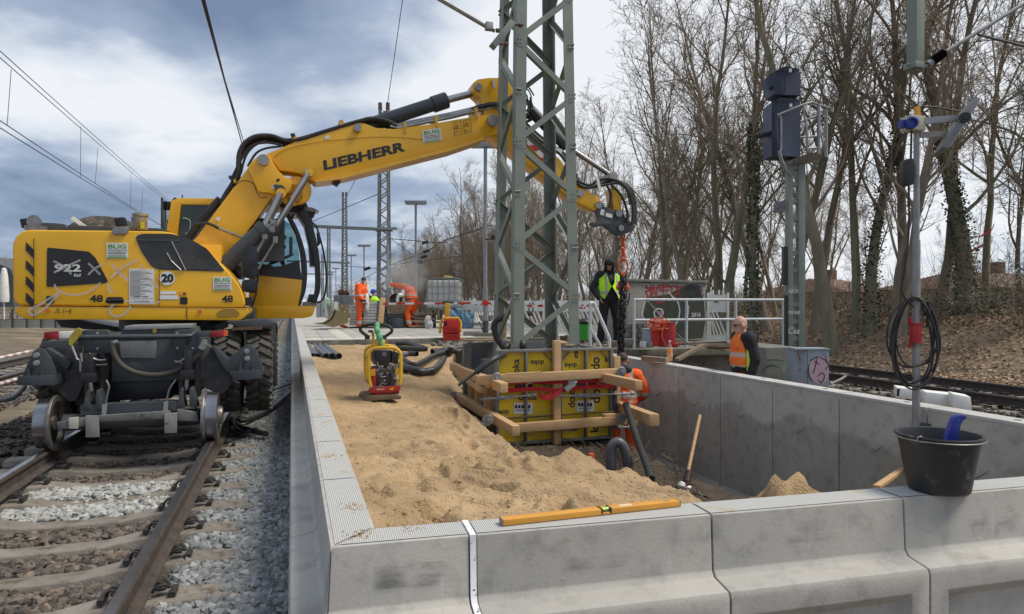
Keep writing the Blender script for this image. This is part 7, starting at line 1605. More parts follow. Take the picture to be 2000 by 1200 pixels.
# ---------------- compactors
def compactor_front():
 P = onsand(751, 783); d = P.y
 t = thing('plate_compactor', 'yellow framed plate compactor with green rag on its handle, standing on the sand', 'plate compactor', tuple(P), 0)
 S = d/F      # metres per picture pixel at this distance
 def q(px, py, y=0.): return Vector(((px-1000)*d/F-max(0, y)*.32, d+y, EY+(HZ-py)*d/F))
 mSandy = mat('sandy_steel', (.20, .15, .09), (.12, .09, .055), scale=9, rough=.85)
 mb = MB(); mb.prism([q(716, 783, -.05), q(784, 779, -.05), q(786, 774, -.05), q(778, 770, -.05), q(724, 772, -.05), q(716, 778, -.05)], (-.2, .50, 0)); mb.build('base_plate', mSandy, t, bevel=.008)
 mb = MB(); mb.prism([q(730, 772), q(776, 770), q(772, 760), q(734, 762)], (-.16, .4, 0)); mb.build('exciter', mRed, t, bevel=.01)
 for a in (728, 776): mb = MB(); mb.cyl(q(a, 770, .05), q(a, 760, .05), .03, n=10); mb.build('rubber_mount', mBlk, t)
 mb = MB(); mb.prism([q(724, 757, -.03), q(783, 753, -.03), q(781, 764, -.03), q(722, 768, -.03)], (0, .05, 0)); hd_ = mb.build('red_front_bar', mRed, t, bevel=.006)
 mb = MB(); text(mb, 'B.Power', q(737, 762, -.036), q(752, 761, -.036)-q(737, 762, -.036), ZV*.022, .02); mb.build('lettering', mWhiteP, hd_)
 mb = MB(); mb.prism([q(760, 760, -.036), q(770, 755, -.036), q(769, 762, -.036)], (0, .003, 0)); mb.prism([q(762, 758, -.034), q(770, 757, -.034), q(766, 762, -.034)], (0, .003, 0)); mb.build('yellow_mark', mOrD, hd_)
 frm = [(725, 756), (721, 735), (720, 700), (722, 688), (730, 681), (742, 679.5), (760, 679.5), (773, 681), (781, 688), (783, 700), (783, 735), (781, 752)]
 for yy, nm in ((0, 'front_hoop'), (.42, 'rear_hoop')):
  mb = MB(); mb.tube(smoothpts([q(a, b, yy) for a, b in frm], 3), .021, 10); mb.build(nm, mYel2, t)
 mb = MB()
 for a, b in ((722, 700), (782, 700), (722, 745), (782, 745), (735, 681), (768, 681)): mb.tube([q(a, b, 0), q(a, b, .42)], .014, 8)
 mb.prism([q(724, 722, .0), q(733, 721, .0), q(733, 734, .0), q(724, 735, .0)], (0, .012, 0)); mb.prism([q(772, 719, .0), q(780, 719, .0), q(780, 732, .0), q(772, 733, .0)], (0, .012, 0)); mb.build('hoop_bracket', mYel2, t, bevel=.003)
 mb = MB(); mb.prism([q(733, 686, .03), q(764, 685, .03), q(764, 708, .03), q(758, 717, .03), q(738, 716, .03), q(733, 708, .03)], (-.12, .3, 0)); tk = mb.build('fuel_tank', mBlk, t, bevel=.02)
 mb = MB(); mb.cyl(q(751, 692, .03), q(751, 692, -.0), .028, n=14); mb.build('tank_cap', mGrayP, tk)
 mb = MB(); mb.prism([q(766, 686, .06), q(780, 690, .06), q(780, 712, .06), q(766, 712, .06)], (-.10, .25, 0)); mb.build('air_filter', mBlk, t, bevel=.015)
 mb = MB(); mb.prism([q(735, 720, .06), q(776, 716, .06), q(776, 755, .06), q(735, 756, .06)], (-.12, .3, 0)); en = mb.build('engine', mat('engine_mix', (.16, .155, .15), (.05, .05, .05), scale=22, rough=.5, metal=.4), t, bevel=.01)
 mb = MB(); mb.prism([q(725, 720, .02), q(736, 719, .02), q(736, 755, .02), q(725, 755, .02)], (-.10, .25, 0)); mb.build('belt_cover', mRed, t, bevel=.01)
 mb = MB(); mb.prism([q(746, 735, .01), q(762, 732, .01), q(763, 748, .01), q(747, 750, .01)], (0, .06, 0)); mb.build('starter_cover', mBlk, en, bevel=.008)
 mb = MB(); c_ = q(753, 725, .02); mb.lathe(c_, [(.026, 0), (.03, .01), (.02, .02), (.001, .02)], Vector((0, -1, 0)), n=14); mb.build('pull_cap', mRust, en)
 mb = MB()
 rr = random.Random(4)
 for i in range(26):
  a, b = rr.uniform(737, 777), rr.uniform(712, 754); yy = rr.uniform(-.01, .04);
  if i % 3: mb.tube(smoothpts([q(a, b, yy), q(a+rr.uniform(-6, 6), b+rr.uniform(-6, 6), yy-.02), q(a+rr.uniform(-12, 12), b+rr.uniform(-8, 8), yy)], 3), rr.uniform(.003, .007), 5)
  else: mb.cyl(q(a, b, yy+.03), q(a, b, yy-.01), rr.uniform(.01, .02), n=8)
 mb.build('engine_fittings', mGalv, en)
 hl = [(724, 660), (716, 652), (707, 647), (705, 641), (712, 636), (728, 634.5), (740, 634), (752, 635), (762, 638), (767, 644), (765, 650), (757, 655), (748, 660)]
 hl = [(721, 659), (709, 650), (705, 644), (709, 638), (722, 635), (738, 634.5), (753, 635.5), (764, 640), (768, 646), (764, 652), (753, 659)]
 mb = MB(); mb.tube(smoothpts([q(a, b, .1) for a, b in hl], 4), .020, 10);
 for a in (719, 752): mb.cyl(q(a, 656, .1), q(a, 664, .1), .032, n=10)
 mb.build('handle_bar', mRub, t)
 mb = MB(); mb.tube([q(730, 679, .1), q(731, 660, .1), q(729, 648, .1)], .018, 8); mb.prism([q(732, 680, .08), q(745, 680, .08), q(742, 668, .08), q(736, 668, .08)], (0, .06, 0)); mb.tube([q(748, 680, .06), q(750, 668, .06), q(746, 664, .06)], .024, 8); mb.build('handle_post', mYel2, t)
 mb = MB(); mb.box(q(725, 648, .08), (.05, .03, .03)); mb.build('throttle', mBlk, t)
 b = MB(); b.ell(q(738, 637, .06), (.03, .04, .05)); b.ell(q(737, 648, .03), (.035, .035, .06)); b.ell(q(741, 660, .02), (.045, .035, .055)); b.ell(q(744, 671, .03), (.03, .03, .05)); b.v = [tuple(ROOTM[t.name].inverted() @ Vector(v)) for v in b.v]
 rg = bake(b, 'tmprag', .010, mat('green_rag', (.16, .42, .24), (.10, .32, .18), scale=9, rough=.9), None, .016, 1); rg.location = t.location; rg.name = 'green_rag'; tag(rg, 'green rag tied round the handle of the front compactor', 'rag')
compactor_front()
def compactor_rear():
 d = 17.1; P = W(881, 668, d); P.z = -.14
 t = thing('plate_compactor', 'red plate compactor with yellow guard parked before the blue bags', 'plate compactor', tuple(P), 0)
 def q(px, py, y=0.): return Vector(((px-1000)*d/F, d+y, EY+(HZ-py)*d/F))
 mb = MB(); mb.prism([q(858, 671), q(864, 674), q(899, 673), q(901, 669), q(895, 665), q(866, 666)], (-.05, .7, 0)); mb.build('base_plate', mat('sandy_plate', (.16, .13, .09), rough=.9), t, bevel=.01)
 mb = MB(); mb.prism([q(864, 652, .02), q(899, 652, .02), q(898, 666, .02), q(866, 667, .02)], (-.04, .6, 0)); mb.prism([q(867, 624, .0), q(895, 624, .0), q(898, 640, .0), q(898, 651, .0), q(864, 651, .0), q(864, 640, .0)], (-.05, .6, 0)); b_ = mb.build('red_cover', mRedP, t, bevel=.02)
 mb = MB(); mb.prism([q(868, 629, -.004), q(873, 629, -.004), q(873, 637, -.004), q(868, 637, -.004)], (0, .004, 0)); mb.prism([q(873, 656, .015), q(879, 656, .015), q(879, 657.5, .015), q(873, 657.5, .015)], (0, .004, 0)); mb.prism([q(885, 656, .015), q(891, 656, .015), q(891, 657.5, .015), q(885, 657.5, .015)], (0, .004, 0)); mb.build('dark_slot', mBlk, b_)
 mb = MB()
 for i in range(6): mb.prism([q(873+i*.5, 640+i*1.6, -.004), q(892-i*.5, 640+i*1.6, -.004), q(892-i*.5, 640.7+i*1.6, -.004), q(873+i*.5, 640.7+i*1.6, -.004)], (0, .003, 0))
 mb.build('air_grille', mRed, b_)
 mb = MB(); mb.tube([q(858, 652, .1), q(860, 630, .1), q(865, 622, .1), q(895, 622, .1), q(899, 630, .1), q(899, 650, .1)], .035, 8); mb.build('guard_hoop', mYel2, t)
 mb = MB(); mb.prism([q(867, 592, .3), q(876, 592, .3), q(875, 622, .3), q(866, 622, .3)], (0, .1, 0)); mb.build('tow_bar', mYel2, t, bevel=.01)
 mb = MB(); mb.tube([q(860, 592, .35), q(868, 590, .35), q(884, 592, .35)], .025, 8); mb.build('handle_bar', mBlk, t)
compactor_rear()
# ---------------- concrete mixer, bags and materials at the working place
D = 24.0
def q(px, py, y=0.): return Vector(((px-1000)*D/F, D+y, EY+(HZ-py)*D/F))
mx_t = thing('concrete_mixer', 'tan drum concrete mixer with cement dust rising from its mouth', 'concrete mixer', tuple(q(775, 640)), 0)
mDrum = mat('dirty_mixer_drum', (.30, .22, .14), (.20, .16, .12), scale=5, rough=.75, stain=(.4, .37, .33), sscale=6, sth=.58)
axd = Vector((.05, -.80, .38)).normalized(); c_ = q(774, 594, .15)
mb = MB(); mb.lathe(c_-axd*.35, [(.001, -.05), (.20, -.02), (.33, .12), (.375, .30), (.385, .36), (.375, .40), (.30, .62), (.24, .74), (.225, .74), (.28, .60), (.35, .40), (.30, .2), (.15, .06), (.001, .05)], axd, n=30); dr = mb.build('drum', mDrum, mx_t)
mb = MB(); mb.lathe(c_-axd*.35, [(.385, .34), (.405, .345), (.405, .375), (.385, .38)], axd, n=30); mb.build('gear_ring', mDrum, dr)
mb = MB(); mb.cyl(q(755, 594, .3), q(745, 594, .3), .10, n=14); mb.tube([q(750, 594, .3), q(752, 620, .3), q(756, 642, .3)], .035, 8); mb.tube([q(795, 594, .3), q(796, 620, .3), q(800, 642, .3)], .035, 8); mb.tube([q(752, 622, .3), q(797, 622, .3)], .03, 8); mb.build('stand', mDk, mx_t)
mb = MB(); mb.box(q(742, 600, .3), (.3, .3, .45)); mb.build('motor_box', mGrayP, mx_t, bevel=.02)
mb = MB(); mb.lathe(q(775, 640, .1), [(.001, .0), (.24, .0), (.25, .25), (.22, .33), (.001, .33)], n=20); tag(mb.build('mortar_tub', mDk), 'dark round tub standing below the mixer drum', 'tub')
b = MB(); b.ell(q(789, 573, -.25), (.07, .07, .12)); b.ell(q(784, 577, -.3), (.10, .07, .08)); b.ell(q(779, 584, -.28), (.045, .05, .12)); sk_o = bake(b, 'cement_bag', .018, mWhite, None, .03, 1); tag(sk_o, 'white cement bag being emptied into the mixer drum', 'cement bag')
mb = MB(); mb.ell(q(790, 540, .2), (1.05, .7, 1.0), 16, 10); du = MB();
dust = mb.build('cement_dust', None if False else mBlk); tag(dust, 'thin grey cloud of cement dust above the mixer', 'dust', kind='stuff')
dm = bpy.data.materials.new('cement_dust'); dm.use_nodes = True; t_ = dm.node_tree; t_.nodes.clear(); out = t_.nodes.new('ShaderNodeOutputMaterial'); pvn = t_.nodes.new('ShaderNodeVolumePrincipled'); pvn.inputs['Color'].default_value = (.9, .88, .85, 1)
tcn = t_.nodes.new('ShaderNodeTexCoord'); nz = t_.nodes.new('ShaderNodeTexNoise'); nz.inputs['Scale'].default_value = 2.0; nz.inputs['Detail'].default_value = 4; t_.links.new(tcn.outputs['Object'], nz.inputs['Vector'])
rg2 = t_.nodes.new('ShaderNodeMapRange'); rg2.inputs[1].default_value = .38; rg2.inputs[2].default_value = .75; rg2.inputs[3].default_value = 0; rg2.inputs[4].default_value = 4.0; t_.links.new(nz.outputs[0], rg2.inputs[0])
gr_ = t_.nodes.new('ShaderNodeTexGradient'); gr_.gradient_type = 'SPHERICAL'; mpp = t_.nodes.new('ShaderNodeMapping'); cD = q(790, 545, .2); mpp.vector_type = 'TEXTURE'; mpp.inputs['Location'].default_value = cD; mpp.inputs['Scale'].default_value = (1.05, .7, 1.0); t_.links.new(tcn.outputs['Object'], mpp.inputs[0]); t_.links.new(mpp.outputs[0], gr_.inputs[0])
ml_ = t_.nodes.new('ShaderNodeMath'); ml_.operation = 'MULTIPLY'; t_.links.new(rg2.outputs[0], ml_.inputs[0]); t_.links.new(gr_.outputs['Fac'], ml_.inputs[1]); t_.links.new(ml_.outputs[0], pvn.inputs['Density']); t_.links.new(pvn.outputs[0], out.inputs['Volume'])
dust.data.materials[0] = dm
pal = thing('cement_bag_pallet', 'pallet stacked with white cement bags behind the beanie worker', 'bag pallet', tuple(q(708, 642)), 0)
mBag = mat('cement_bag_paper', (.58, .56, .55), (.42, .38, .38), scale=9, rough=.8, rand=-.12, stain=(.38, .20, .22), sscale=7, sth=.58)
mb = MB(); mb.box((0, 0, 0), (.45, .32, .10)); BG = mb.mesh('cement_bag', mBag, bevel=.035, seg=2)
for j in range(8):
 for i in range(2):
  for k in range(2):
   if j == 7 and i == 0: continue
   link('cement_bag', BG, pal, (-.24+i*.49+random.uniform(-.015, .015), .1+k*.34, .17+j*.102))
mb = MB(); mb.box(q(708, 641, .3)+ZV*.02, (1.1, .8, .02));
for x in (-.45, 0, .45): mb.box(q(708, 641, .3)+Vector((x, 0, -.04)), (.1, .8, .09))
mb.build('wooden_pallet', mWoodOld, pal)
b = MB(); b.ell(q(671, 637, -.1), (.12, .1, .05)); b.ell(q(676, 638, -.1), (.1, .1, .04)); tag(bake(b, 'red_cloth', .02, mRedP, None, .02, 1), 'crumpled red cloth on the paving beside the digger bucket', 'cloth')
mTan = mat('worn_bucket_steel', (.30, .22, .10), (.16, .13, .09), scale=4, rough=.7, stain=(.36, .26, .1), sscale=4, sth=.5)
db = thing('digging_bucket', 'worn yellow-brown ditching bucket lying on the paving', 'excavator bucket', tuple(W(650, 638, 22.5)), 0)
Dq = 22.5
def qd(px, py, y=0.): return Vector(((px-1000)*Dq/F, Dq+y, EY+(HZ-py)*Dq/F))
prf = smoothpts([qd(612, 631), qd(630, 632), qd(645, 624), qd(652, 612), qd(653, 605)], 4); inn = [p+Vector((.03, 0, .03)) for p in prf][::-1]
mb = MB(); vs = prf; n = len(vs); off = Vector((.10, 1.2, -.0)); mb.prism(list(vs)+[p+Vector((.035, 0, -.02)) for p in reversed(vs)], (0, 1.3, 0)); mb.build('bucket_shell', mTan, db)
mb = MB(); mb.prism([qd(615, 632), qd(632, 634), qd(650, 640), qd(680, 632), qd(681, 612), qd(654, 604), qd(645, 620), qd(630, 631)], (0, .03, 0)); mb.build('bucket_side', mTan, db)
mb = MB()
for a in (664, 674): mb.prism([qd(a, 610, .1), qd(a+6, 622, .1), qd(a+10, 620, .1), qd(a+4, 602, .1), qd(a+6, 596, .1), qd(a-1, 594, .1), qd(a-4, 600, .1)], (0, .05, 0))
mb.build('hook_ear', mTan, db)
for i, (a, b, c_, d_, dd, m_, lb_) in enumerate(((655, 688, 577, 606, 27, mGrayP, 'grey steel trough behind the ditching bucket'), (622, 640, 588, 620, 25.5, mat('control_grey', (.40, .41, .40), (.32, .33, .32)), 'light grey control cabinet beside the cab'), (640, 657, 590, 622, 25.8, mat('control_grey2', (.46, .46, .44), (.38, .38, .37)), 'pale cabinet next to the light grey control cabinet'))):
 p = W((a+b)/2, (c_+d_)/2, dd); wd = (b-a)*dd/F; hh = (d_-c_)*dd/F; mb = MB(); mb.box(p, (wd, .6, hh)); o = mb.build('cabinet' if i else 'steel_trough', m_, bevel=.01); tag(o, lb_, 'cabinet' if i else 'trough')
 m2 = MB(); m2.box(p+Vector((0, -.305, 0)), (.015, .012, hh*.9)); m2.box(p+Vector((wd*.3, -.31, -hh*.1)), (.02, .02, .08)); s2 = m2.build('door_seam', mDk); s2.parent = o
p = W(640, 590, 26); mb = MB(); b = MB(); b.ell(W(637, 587, 25.4), (.14, .1, .12)); b.ell(W(640, 594, 25.4), (.1, .1, .12)); tag(bake(b, 'green_net', .02, mat('pale_green_net', (.3, .5, .36)), None, .03, 1), 'pale green netting bundle on top of the cabinet', 'net')
for k, (a, b_, y_) in enumerate(((662, 672, 574), (672, 680, 576))):
 mb = MB(); mb.cyl(W(a, y_, 27), W(b_, y_-6, 27), .12, n=10); mb.cyl(W(a, y_+3, 27), W(b_, y_+2, 27), .08, n=10); tag(mb.build('rusty_part', mRust), ['rusty machine part on the left of the steel trough', 'rusty machine part on the right of the steel trough'][k], 'machine part')
ib = thing('ibc_tank', 'white square water tank in a wire cage standing on timber', 'water tank', tuple(q(866, 606)), 0)
mIbc = mat('ibc_plastic', (.55, .55, .52), (.44, .43, .40), scale=3, rough=.5, stain=(.3, .28, .24), sscale=4, sth=.58)
mb = MB(); z0 = EY+(HZ-603)*D/F; mb.box(Vector(((866-1000)*D/F, D+.5, z0+.50)), (1.14, .94, .98)); mb.build('tank', mIbc, ib, bevel=.06, seg=3)
xl = (833-1000)*D/F; xr = (899-1000)*D/F
for i in range(7): mb = MB(); x = xl+(xr-xl)*i/6; mb.tube([(x, D, z0), (x, D, z0+1.03), (x, D+1, z0+1.03), (x, D+1, z0)], .014, 6); mb.build('cage_bar', mGalv, ib)
for i in range(5): mb = MB(); z = z0+.05+i*.24; mb.tube([(xl, D, z), (xr, D, z), (xr, D+1, z), (xl, D+1, z)], .014, 6, closed=True); mb.build('cage_bar', mGalv, ib)
mb = MB(); mb.tube([(xl, D-.03, z0+.99), (xl+.2, D-.03, z0+1.05), (xr-.2, D-.03, z0+1.07), (xr+.05, D-.03, z0+1.0)], .03, 6); mb.build('cage_cover', mat('green_grey_cloth', (.12, .16, .13)), ib)
mb = MB(); mb.box(q(870, 541, .4), (.16, .12, .14), rz=.3); mb.box(q(877, 540, .4), (.2, .04, .06), rz=.6); tag(mb.build('wooden_scrap', mWood), 'piece of wood lying on top of the white tank', 'wood')
rr = random.Random(9)
for i in range(11):
 a = rr.uniform(795, 820); b_ = a+rr.uniform(30, 55); y_ = 612+i*2.6; mb = MB(); mb.bar(q(a, y_, .1+rr.uniform(0, .3)), q(b_, y_+rr.uniform(-1, 1), .2+rr.uniform(0, .3)), .2, .055)
 tag(mb.build('stacked_board', [mWoodOld, mConcOld, mWood, mWoodOld][i % 4], bevel=.004), 'board in the untidy timber stack under and beside the white tank', 'board', 'boards stacked behind the bent worker')
for i in range(4): mb = MB(); mb.box(q(840+i*16, 616, .5), (.12, .8, .36)); tag(mb.build('support_block', mWoodOld), 'dark timber block carrying the white tank', 'timber block', 'timber blocks under the white tank')
mb = MB(); mb.box(q(785, 628, .9), (2.2, .05, .55)); mb.box(q(785, 628, .86), (2.1, .02, .02)); tag(mb.build('shutter_panel', mat('grey_green_panel', (.20, .24, .22), (.15, .18, .165))), 'grey-green shuttering panel behind the mixer', 'panel')
b = MB(); b.ell(q(841, 634, -.5), (.14, .1, .24)); b.ell(q(839, 624, -.5), (.12, .09, .16)); tag(bake(b, 'white_sack', .02, mat('printed_sack', (.66, .65, .62), (.25, .25, .26), scale=14), None, .02, 1), 'white printed sack leaning against the timber', 'sack')
mBlueBag = mat('blue_sack', (.13, .24, .34), (.08, .16, .24), scale=4, rough=.6)
for k, (px, py, r_, rz_) in enumerate(((912, 630, (.24, .18, .34), 0), (889, 622, (.22, .18, .26), 0))):
 b = MB(); b.ell(q(px, py, -.3), r_); b.ell(q(px+8, py-13, -.3), (.12, .1, .15)); b.ell(q(px-7, py-12, -.3), (.12, .1, .12)); tag(bake(b, 'blue_sack', .022, mBlueBag, None, .05, 1), ['large blue sack with pointed corner by the red compactor', 'smaller blue sack behind the red compactor'][k], 'sack')
wbt = thing('wheelbarrow', 'grey wheelbarrow tub standing right of the blue sacks', 'wheelbarrow', tuple(W(955, 640, 20)), 0)
mb = MB(); mb.prism([W(933, 616, 20), W(966, 616, 20), W(960, 628, 20), W(940, 628, 20)], (0, .5, 0)); mb.build('tub', mGrayP, wbt, bevel=.02)
mb = MB(); mb.tube([W(936, 628, 20), W(942, 645, 20)], .015, 6); mb.tube([W(962, 628, 20), W(958, 645, 20)], .015, 6); mb.build('legs', mBlk, wbt)
mb = MB(); mb.tube(smoothpts([W(1036, 592, 21.5), W(1033, 605, 21.5), W(1036, 615, 21.5), W(1041, 605, 21.5), W(1041, 590, 21.5)], 4), .02, 6); mb.ell(W(1036, 614, 21.5), (.09, .05, .06)); tag(mb.build('hanging_strap', mBlk), 'black strap hanging over the white barriers inside the mast', 'strap')
# ---------------- kilometre sign
ks = thing('distance_sign', 'white hectometre board reading 59 over 0', 'sign', tuple(W(757, 620, 26.2)), 0)
ds = 26.2; mb = MB(); mb.prism([W(751.5, 562, ds), W(762.5, 562, ds), W(762.5, 545, ds), W(751.5, 545, ds)], (0, .02, 0)); pl_ = mb.build('board', mWhiteP, ks)
mb = MB(); o = W(752.6, 553, ds-.01); text(mb, '59', o, W(761.4, 553, ds-.01)-o, ZV*.14, .0); o = W(754.5, 561, ds-.01); text(mb, '0', o, W(759.5, 561, ds-.01)-o, ZV*.14, .0); mb.build('digits', mBlk, pl_)
mb = MB(); mb.cyl(W(757, 625, ds+.05), W(757, 545, ds+.05), .03, n=8); mb.build('post', mGalv, ks)
ws = thing('warning_sign', 'orange triangle sign above a yellow board on a lamp post', 'sign', tuple(W(711, 590, 34)), 0)
mb = MB(); mb.prism([W(706, 547, 34), W(716, 547, 34), W(711, 538, 34)], (0, .02, 0)); mb.build('triangle', mOrD, ws); mb = MB(); mb.box(W(713, 556, 34), (.22, .03, .22)); mb.build('yellow_board', mYel, ws)
mb = MB(); mb.cyl(W(711, 615, 34.1), W(711, 538, 34.1), .03, n=8); mb.build('post', mGalv, ws)
# ---------------- platform lamps
mLamp = mat('lamp_grey', (.30, .32, .34), (.25, .27, .28), rough=.45, metal=.3)
def lamp(px, d, topy, w_px, label, x0=None):
 P = W(px, 590, d); P.z = 0; zt = EY+(HZ-topy)*d/F
 t = thing('platform_lamp', label, 'street lamp', tuple(P), 0, 'T-shaped lamps along the platform')
 mb = MB(); mb.cyl(P, P+ZV*1.3, .075, n=12); mb.cyl(P+ZV*1.3, P+ZV*(zt-.1), .055, .05, n=12); mb.build('pole', mLamp, t)
 mb = MB(); L2 = w_px*d/F/2; mb.prism([P+Vector((-L2, -.12, zt)), P+Vector((-L2+.05, -.12, zt-.13)), P+Vector((L2-.05, -.12, zt-.13)), P+Vector((L2, -.12, zt)), P+Vector((L2, -.12, zt+.03)), P+Vector((-L2, -.12, zt+.03))], (0, .28, 0)); mb.build('lamp_head', mLamp, t, bevel=.01)
 mb = MB(); mb.cyl(P, P+ZV*.4, .09, n=12); mb.build('pole_sleeve', mDk, t)
 return t
lamp(948, 18.8, 279, 62, 'nearest tall T-shaped lamp just left of the lattice mast')
lamp(812, 29.4, 394, 43, 'second T-shaped lamp above the mixer worker')
lamp(711, 52, 479, 25, 'T-shaped lamp left of the tall far lattice mast')
lamp(686, 63, 498, 20, 'T-shaped lamp right beside the second far lattice mast'); lamp(656, 88, 524, 15, 'small far T-shaped lamp'); lamp(648, 105, 531, 13, 'farther small T-shaped lamp by the cab'); lamp(630, 150, 545, 10, 'farthest tiny T-shaped lamp at the cab')
mb = MB(); mb.box(W(820, 513, 29.2), (.20, .25, .16)); mb.cyl(W(820, 513, 29.1), W(820, 513, 28.9), .07, n=12); tag(mb.build('loudspeaker', mBlk), 'black loudspeaker box on the second lamp post', 'loudspeaker')
mb = MB(); mb.box(W(963, 465, 18.6), (.11, .2, .12)); mb.bar(W(948, 468, 18.7), W(963, 467, 18.7), .03, .03); tag(mb.build('loudspeaker', mBlk), 'small black speaker bracketed to the nearest lamp post', 'loudspeaker')
# ---------------- far lattice masts with beams
def farmast(px, d, topy, wpx_b, label, beam_y=None, bpx=None):
 P = W(px, 590, d); P.z = -.5; zt = EY+(HZ-topy)*d/F; wb = wpx_b*d/F
 t = thing('far_lattice_mast', label, 'catenary mast', tuple(P), 0, 'lattice masts in the distance')
 def cn(i, j, z):
  w_ = wb*(1-.35*(z+.5)/(zt+.5)); return Vector((P.x+w_/2*i, P.y+w_/2*j, z))
 for i in (-1, 1):
  for j in (-1, 1): mb = MB(); mb.bar(cn(i, j, -.5), cn(i, j, zt), .07, .07, Vector((0, 1, 0))); mb.build('corner_post', mLat, t, smooth=0)
 mb = MB(); z = -.5; k = 0
 while z < zt-.3:
  z2_ = z+wb*.62
  for j in (-1, 1): mb.bar(cn(-1 if k % 2 else 1, j, z), cn(1 if k % 2 else -1, j, min(z2_, zt)), .04, .03, Vector((0, 1, 0)))
  for i in (-1, 1): mb.bar(cn(i, -1 if k % 2 else 1, z), cn(i, 1 if k % 2 else -1, min(z2_, zt)), .04, .03, Vector((1, 0, 0)))
  z = z2_; k += 1
 mb.build('lattice', mLat, t, smooth=0)
 mb = MB()
 for i in (-1, 1): mb.cyl(cn(i, 0, zt), cn(i, 0, zt)+ZV*.3, .08, n=8)
 mb.build('insulator', mRust, t)
 if beam_y:
  mb = MB(); a = W(px+10, beam_y[1], d-.3); b = W(bpx, beam_y[0], d-.3); mb.bar(a, b, .12, .12); mb.build('cross_beam', mLat, t)
  mb = MB(); mb.box(W(px, beam_y[1], d-.2), (wb*1.4, .3, .12)); mb.build('collar', mLat, t)
mLat = mat('weathered_mast', (.20, .22, .20), (.16, .17, .16), rough=.6)
farmast(750, 27, 216, 23, 'tall far lattice mast rising behind the boom lettering', (442, 449), 600)
farmast(673, 49, 384, 10, 'second far lattice mast beside the cab', (510, 514), 560); farmast(642, 72, 450, 6.5, 'third far lattice mast close to the cab', (535, 536), 560); farmast(630, 110, 500, 4.5, 'small farthest lattice mast at the cab front')
mb = MB(); mb.box(W(757, 447, 26.6), (.85*.9, .3, .09)); mb.cyl(W(757, 447, 26.6), W(757, 560, 26.6), .045, n=8); tag(mb.build('platform_lamp', mLamp), 'T-shaped lamp standing directly before the tall far lattice mast', 'street lamp')
# ---------------- overhead wires
mWire = mat('copper_wire', (.035, .033, .035), rough=.6)
def wire(pts, label, r=.012, group=None, sag=0):
 mb = MB(); P = [Vector(p) for p in pts]
 if len(P) == 2:
  a, b = P; P = [a*(1-t)+b*t-ZV*(sag*4*t*(1-t)) for t in [i/12 for i in range(13)]]
 mb.tube(P, r, 5); return tag(mb.build('overhead_wire', mWire), label, 'overhead wire', group)
g1 = 'overhead wires of the left tracks'
LW = [((0, 100), 13, (330, 392), 46, 'uppermost thin wire at the left edge'), ((0, 113), 13, (333, 400), 46, 'second thin wire at the left edge'), ((0, 236), 12, (320, 443), 44, 'upper contact wire of the left track'), ((0, 250), 12, (322, 445), 44, 'lower contact wire of the left track')]
for a, da, b, db_, lb_ in LW: wire([W(*a, da), W(*b, db_)], lb_, .010, g1, sag=.05)
for k, (a, ya, b, yb, d) in enumerate(((22, 136, 14, 244, 13.2), (158, 247, 157, 348, 19), (191, 290, 186, 359, 21.5), (256, 335, 255, 407, 29), (279, 369, 276, 417, 32), (317, 390, 316, 440, 43))): wire([W(a, ya, d), W(b, yb, d)], 'thin hanging dropper between the two wire pairs at the left', .006, 'droppers of the left overhead wires')
g2 = 'overhead wires above the near track'
wire([W(394, -5, 6.5), W(478, 300, 20)], 'left one of the two wires running down behind the hose loop', .013, g2); wire([W(398, -5, 6.5), W(440, 160, 10), W(483, 300, 20)], 'right one of the two wires running down behind the hose loop', .010, g2)
wire([W(787, -5, 20), W(755, 216, 26)], 'single wire rising from the tall far mast to the top of the photo', .012)
mb = MB(); mb.box(W(753, 222, 26), (.16, .1, .16)); tag(mb.build('wire_clamp', mBlk), 'black clamp on top of the tall far mast', 'clamp')
wire([W(610, 433, 40), W(742, 378, 27)], 'wire slanting from the cab up to the tall far mast', .018); wire([W(710, 322, 26.8), W(677, 384, 49)], 'stay wire between the two far lattice masts', .016)
wire([W(757, 466, 27), W(850, 474, 26), W(872, 474, 26)], 'level wire right of the tall far mast', .016); wire([W(763, 466, 27), W(806, 498, 26)], 'short slanting wire right of the tall far mast', .012)
wire([W(690, 555, 60), W(757, 520, 40), W(835, 490, 28), W(868, 470, 26), W(960, 440, 25)], 'long slanting arm wire crossing behind the lamp', .02); wire([W(757, 519, 30), W(900, 500, 26)], 'thin level wire before the far trees', .012)
wire([W(676, 520, 50), W(737, 525, 40), W(760, 527, 38)], 'low level wire beside the second far mast', .02)
for k, (a, b) in enumerate(((833, 490), (828, 501), (717, 524), (830, 473))): mb = MB(); mb.cyl(W(a-6, b+3, 27.9), W(a+6, b-1, 27.9), .06, n=8); tag(mb.build('wire_insulator', mBlk), 'dark rod insulator on a wire of the far masts', 'insulator', 'insulators on the far wires')
hp_t = thing('hanging_support', 'green steel hanging post cut by the top right edge of the photo', 'catenary support', tuple(W(1786, 140, 11)), 0)
mb = MB(); c0, c1 = W(1787, 142, 11), W(1789, -60, 11); mb.box((c0+c1)/2, (.18, .18, (c1-c0).length), rz=.4); mb.build('post', mGreen, hp_t, bevel=.004)
mb = MB(); mb.box(W(1785, 130, 10.95), (.22, .22, .10), rz=.4); mb.cyl(W(1772, 126, 10.9), W(1806, 134, 10.9), .02, n=8); mb.build('collar', mGreen, hp_t, bevel=.004)
cl_ = thing('cantilever_tube', 'light metal tube with ribbed insulator slanting up to the right edge', 'overhead line arm', tuple(W(1810, 128, 10.9)), 0)
mb = MB(); mb.cyl(W(1848, 101, 10.9), W(2080, -42, 10.9), .032, n=12); mb.build('tube', mGalv, cl_)
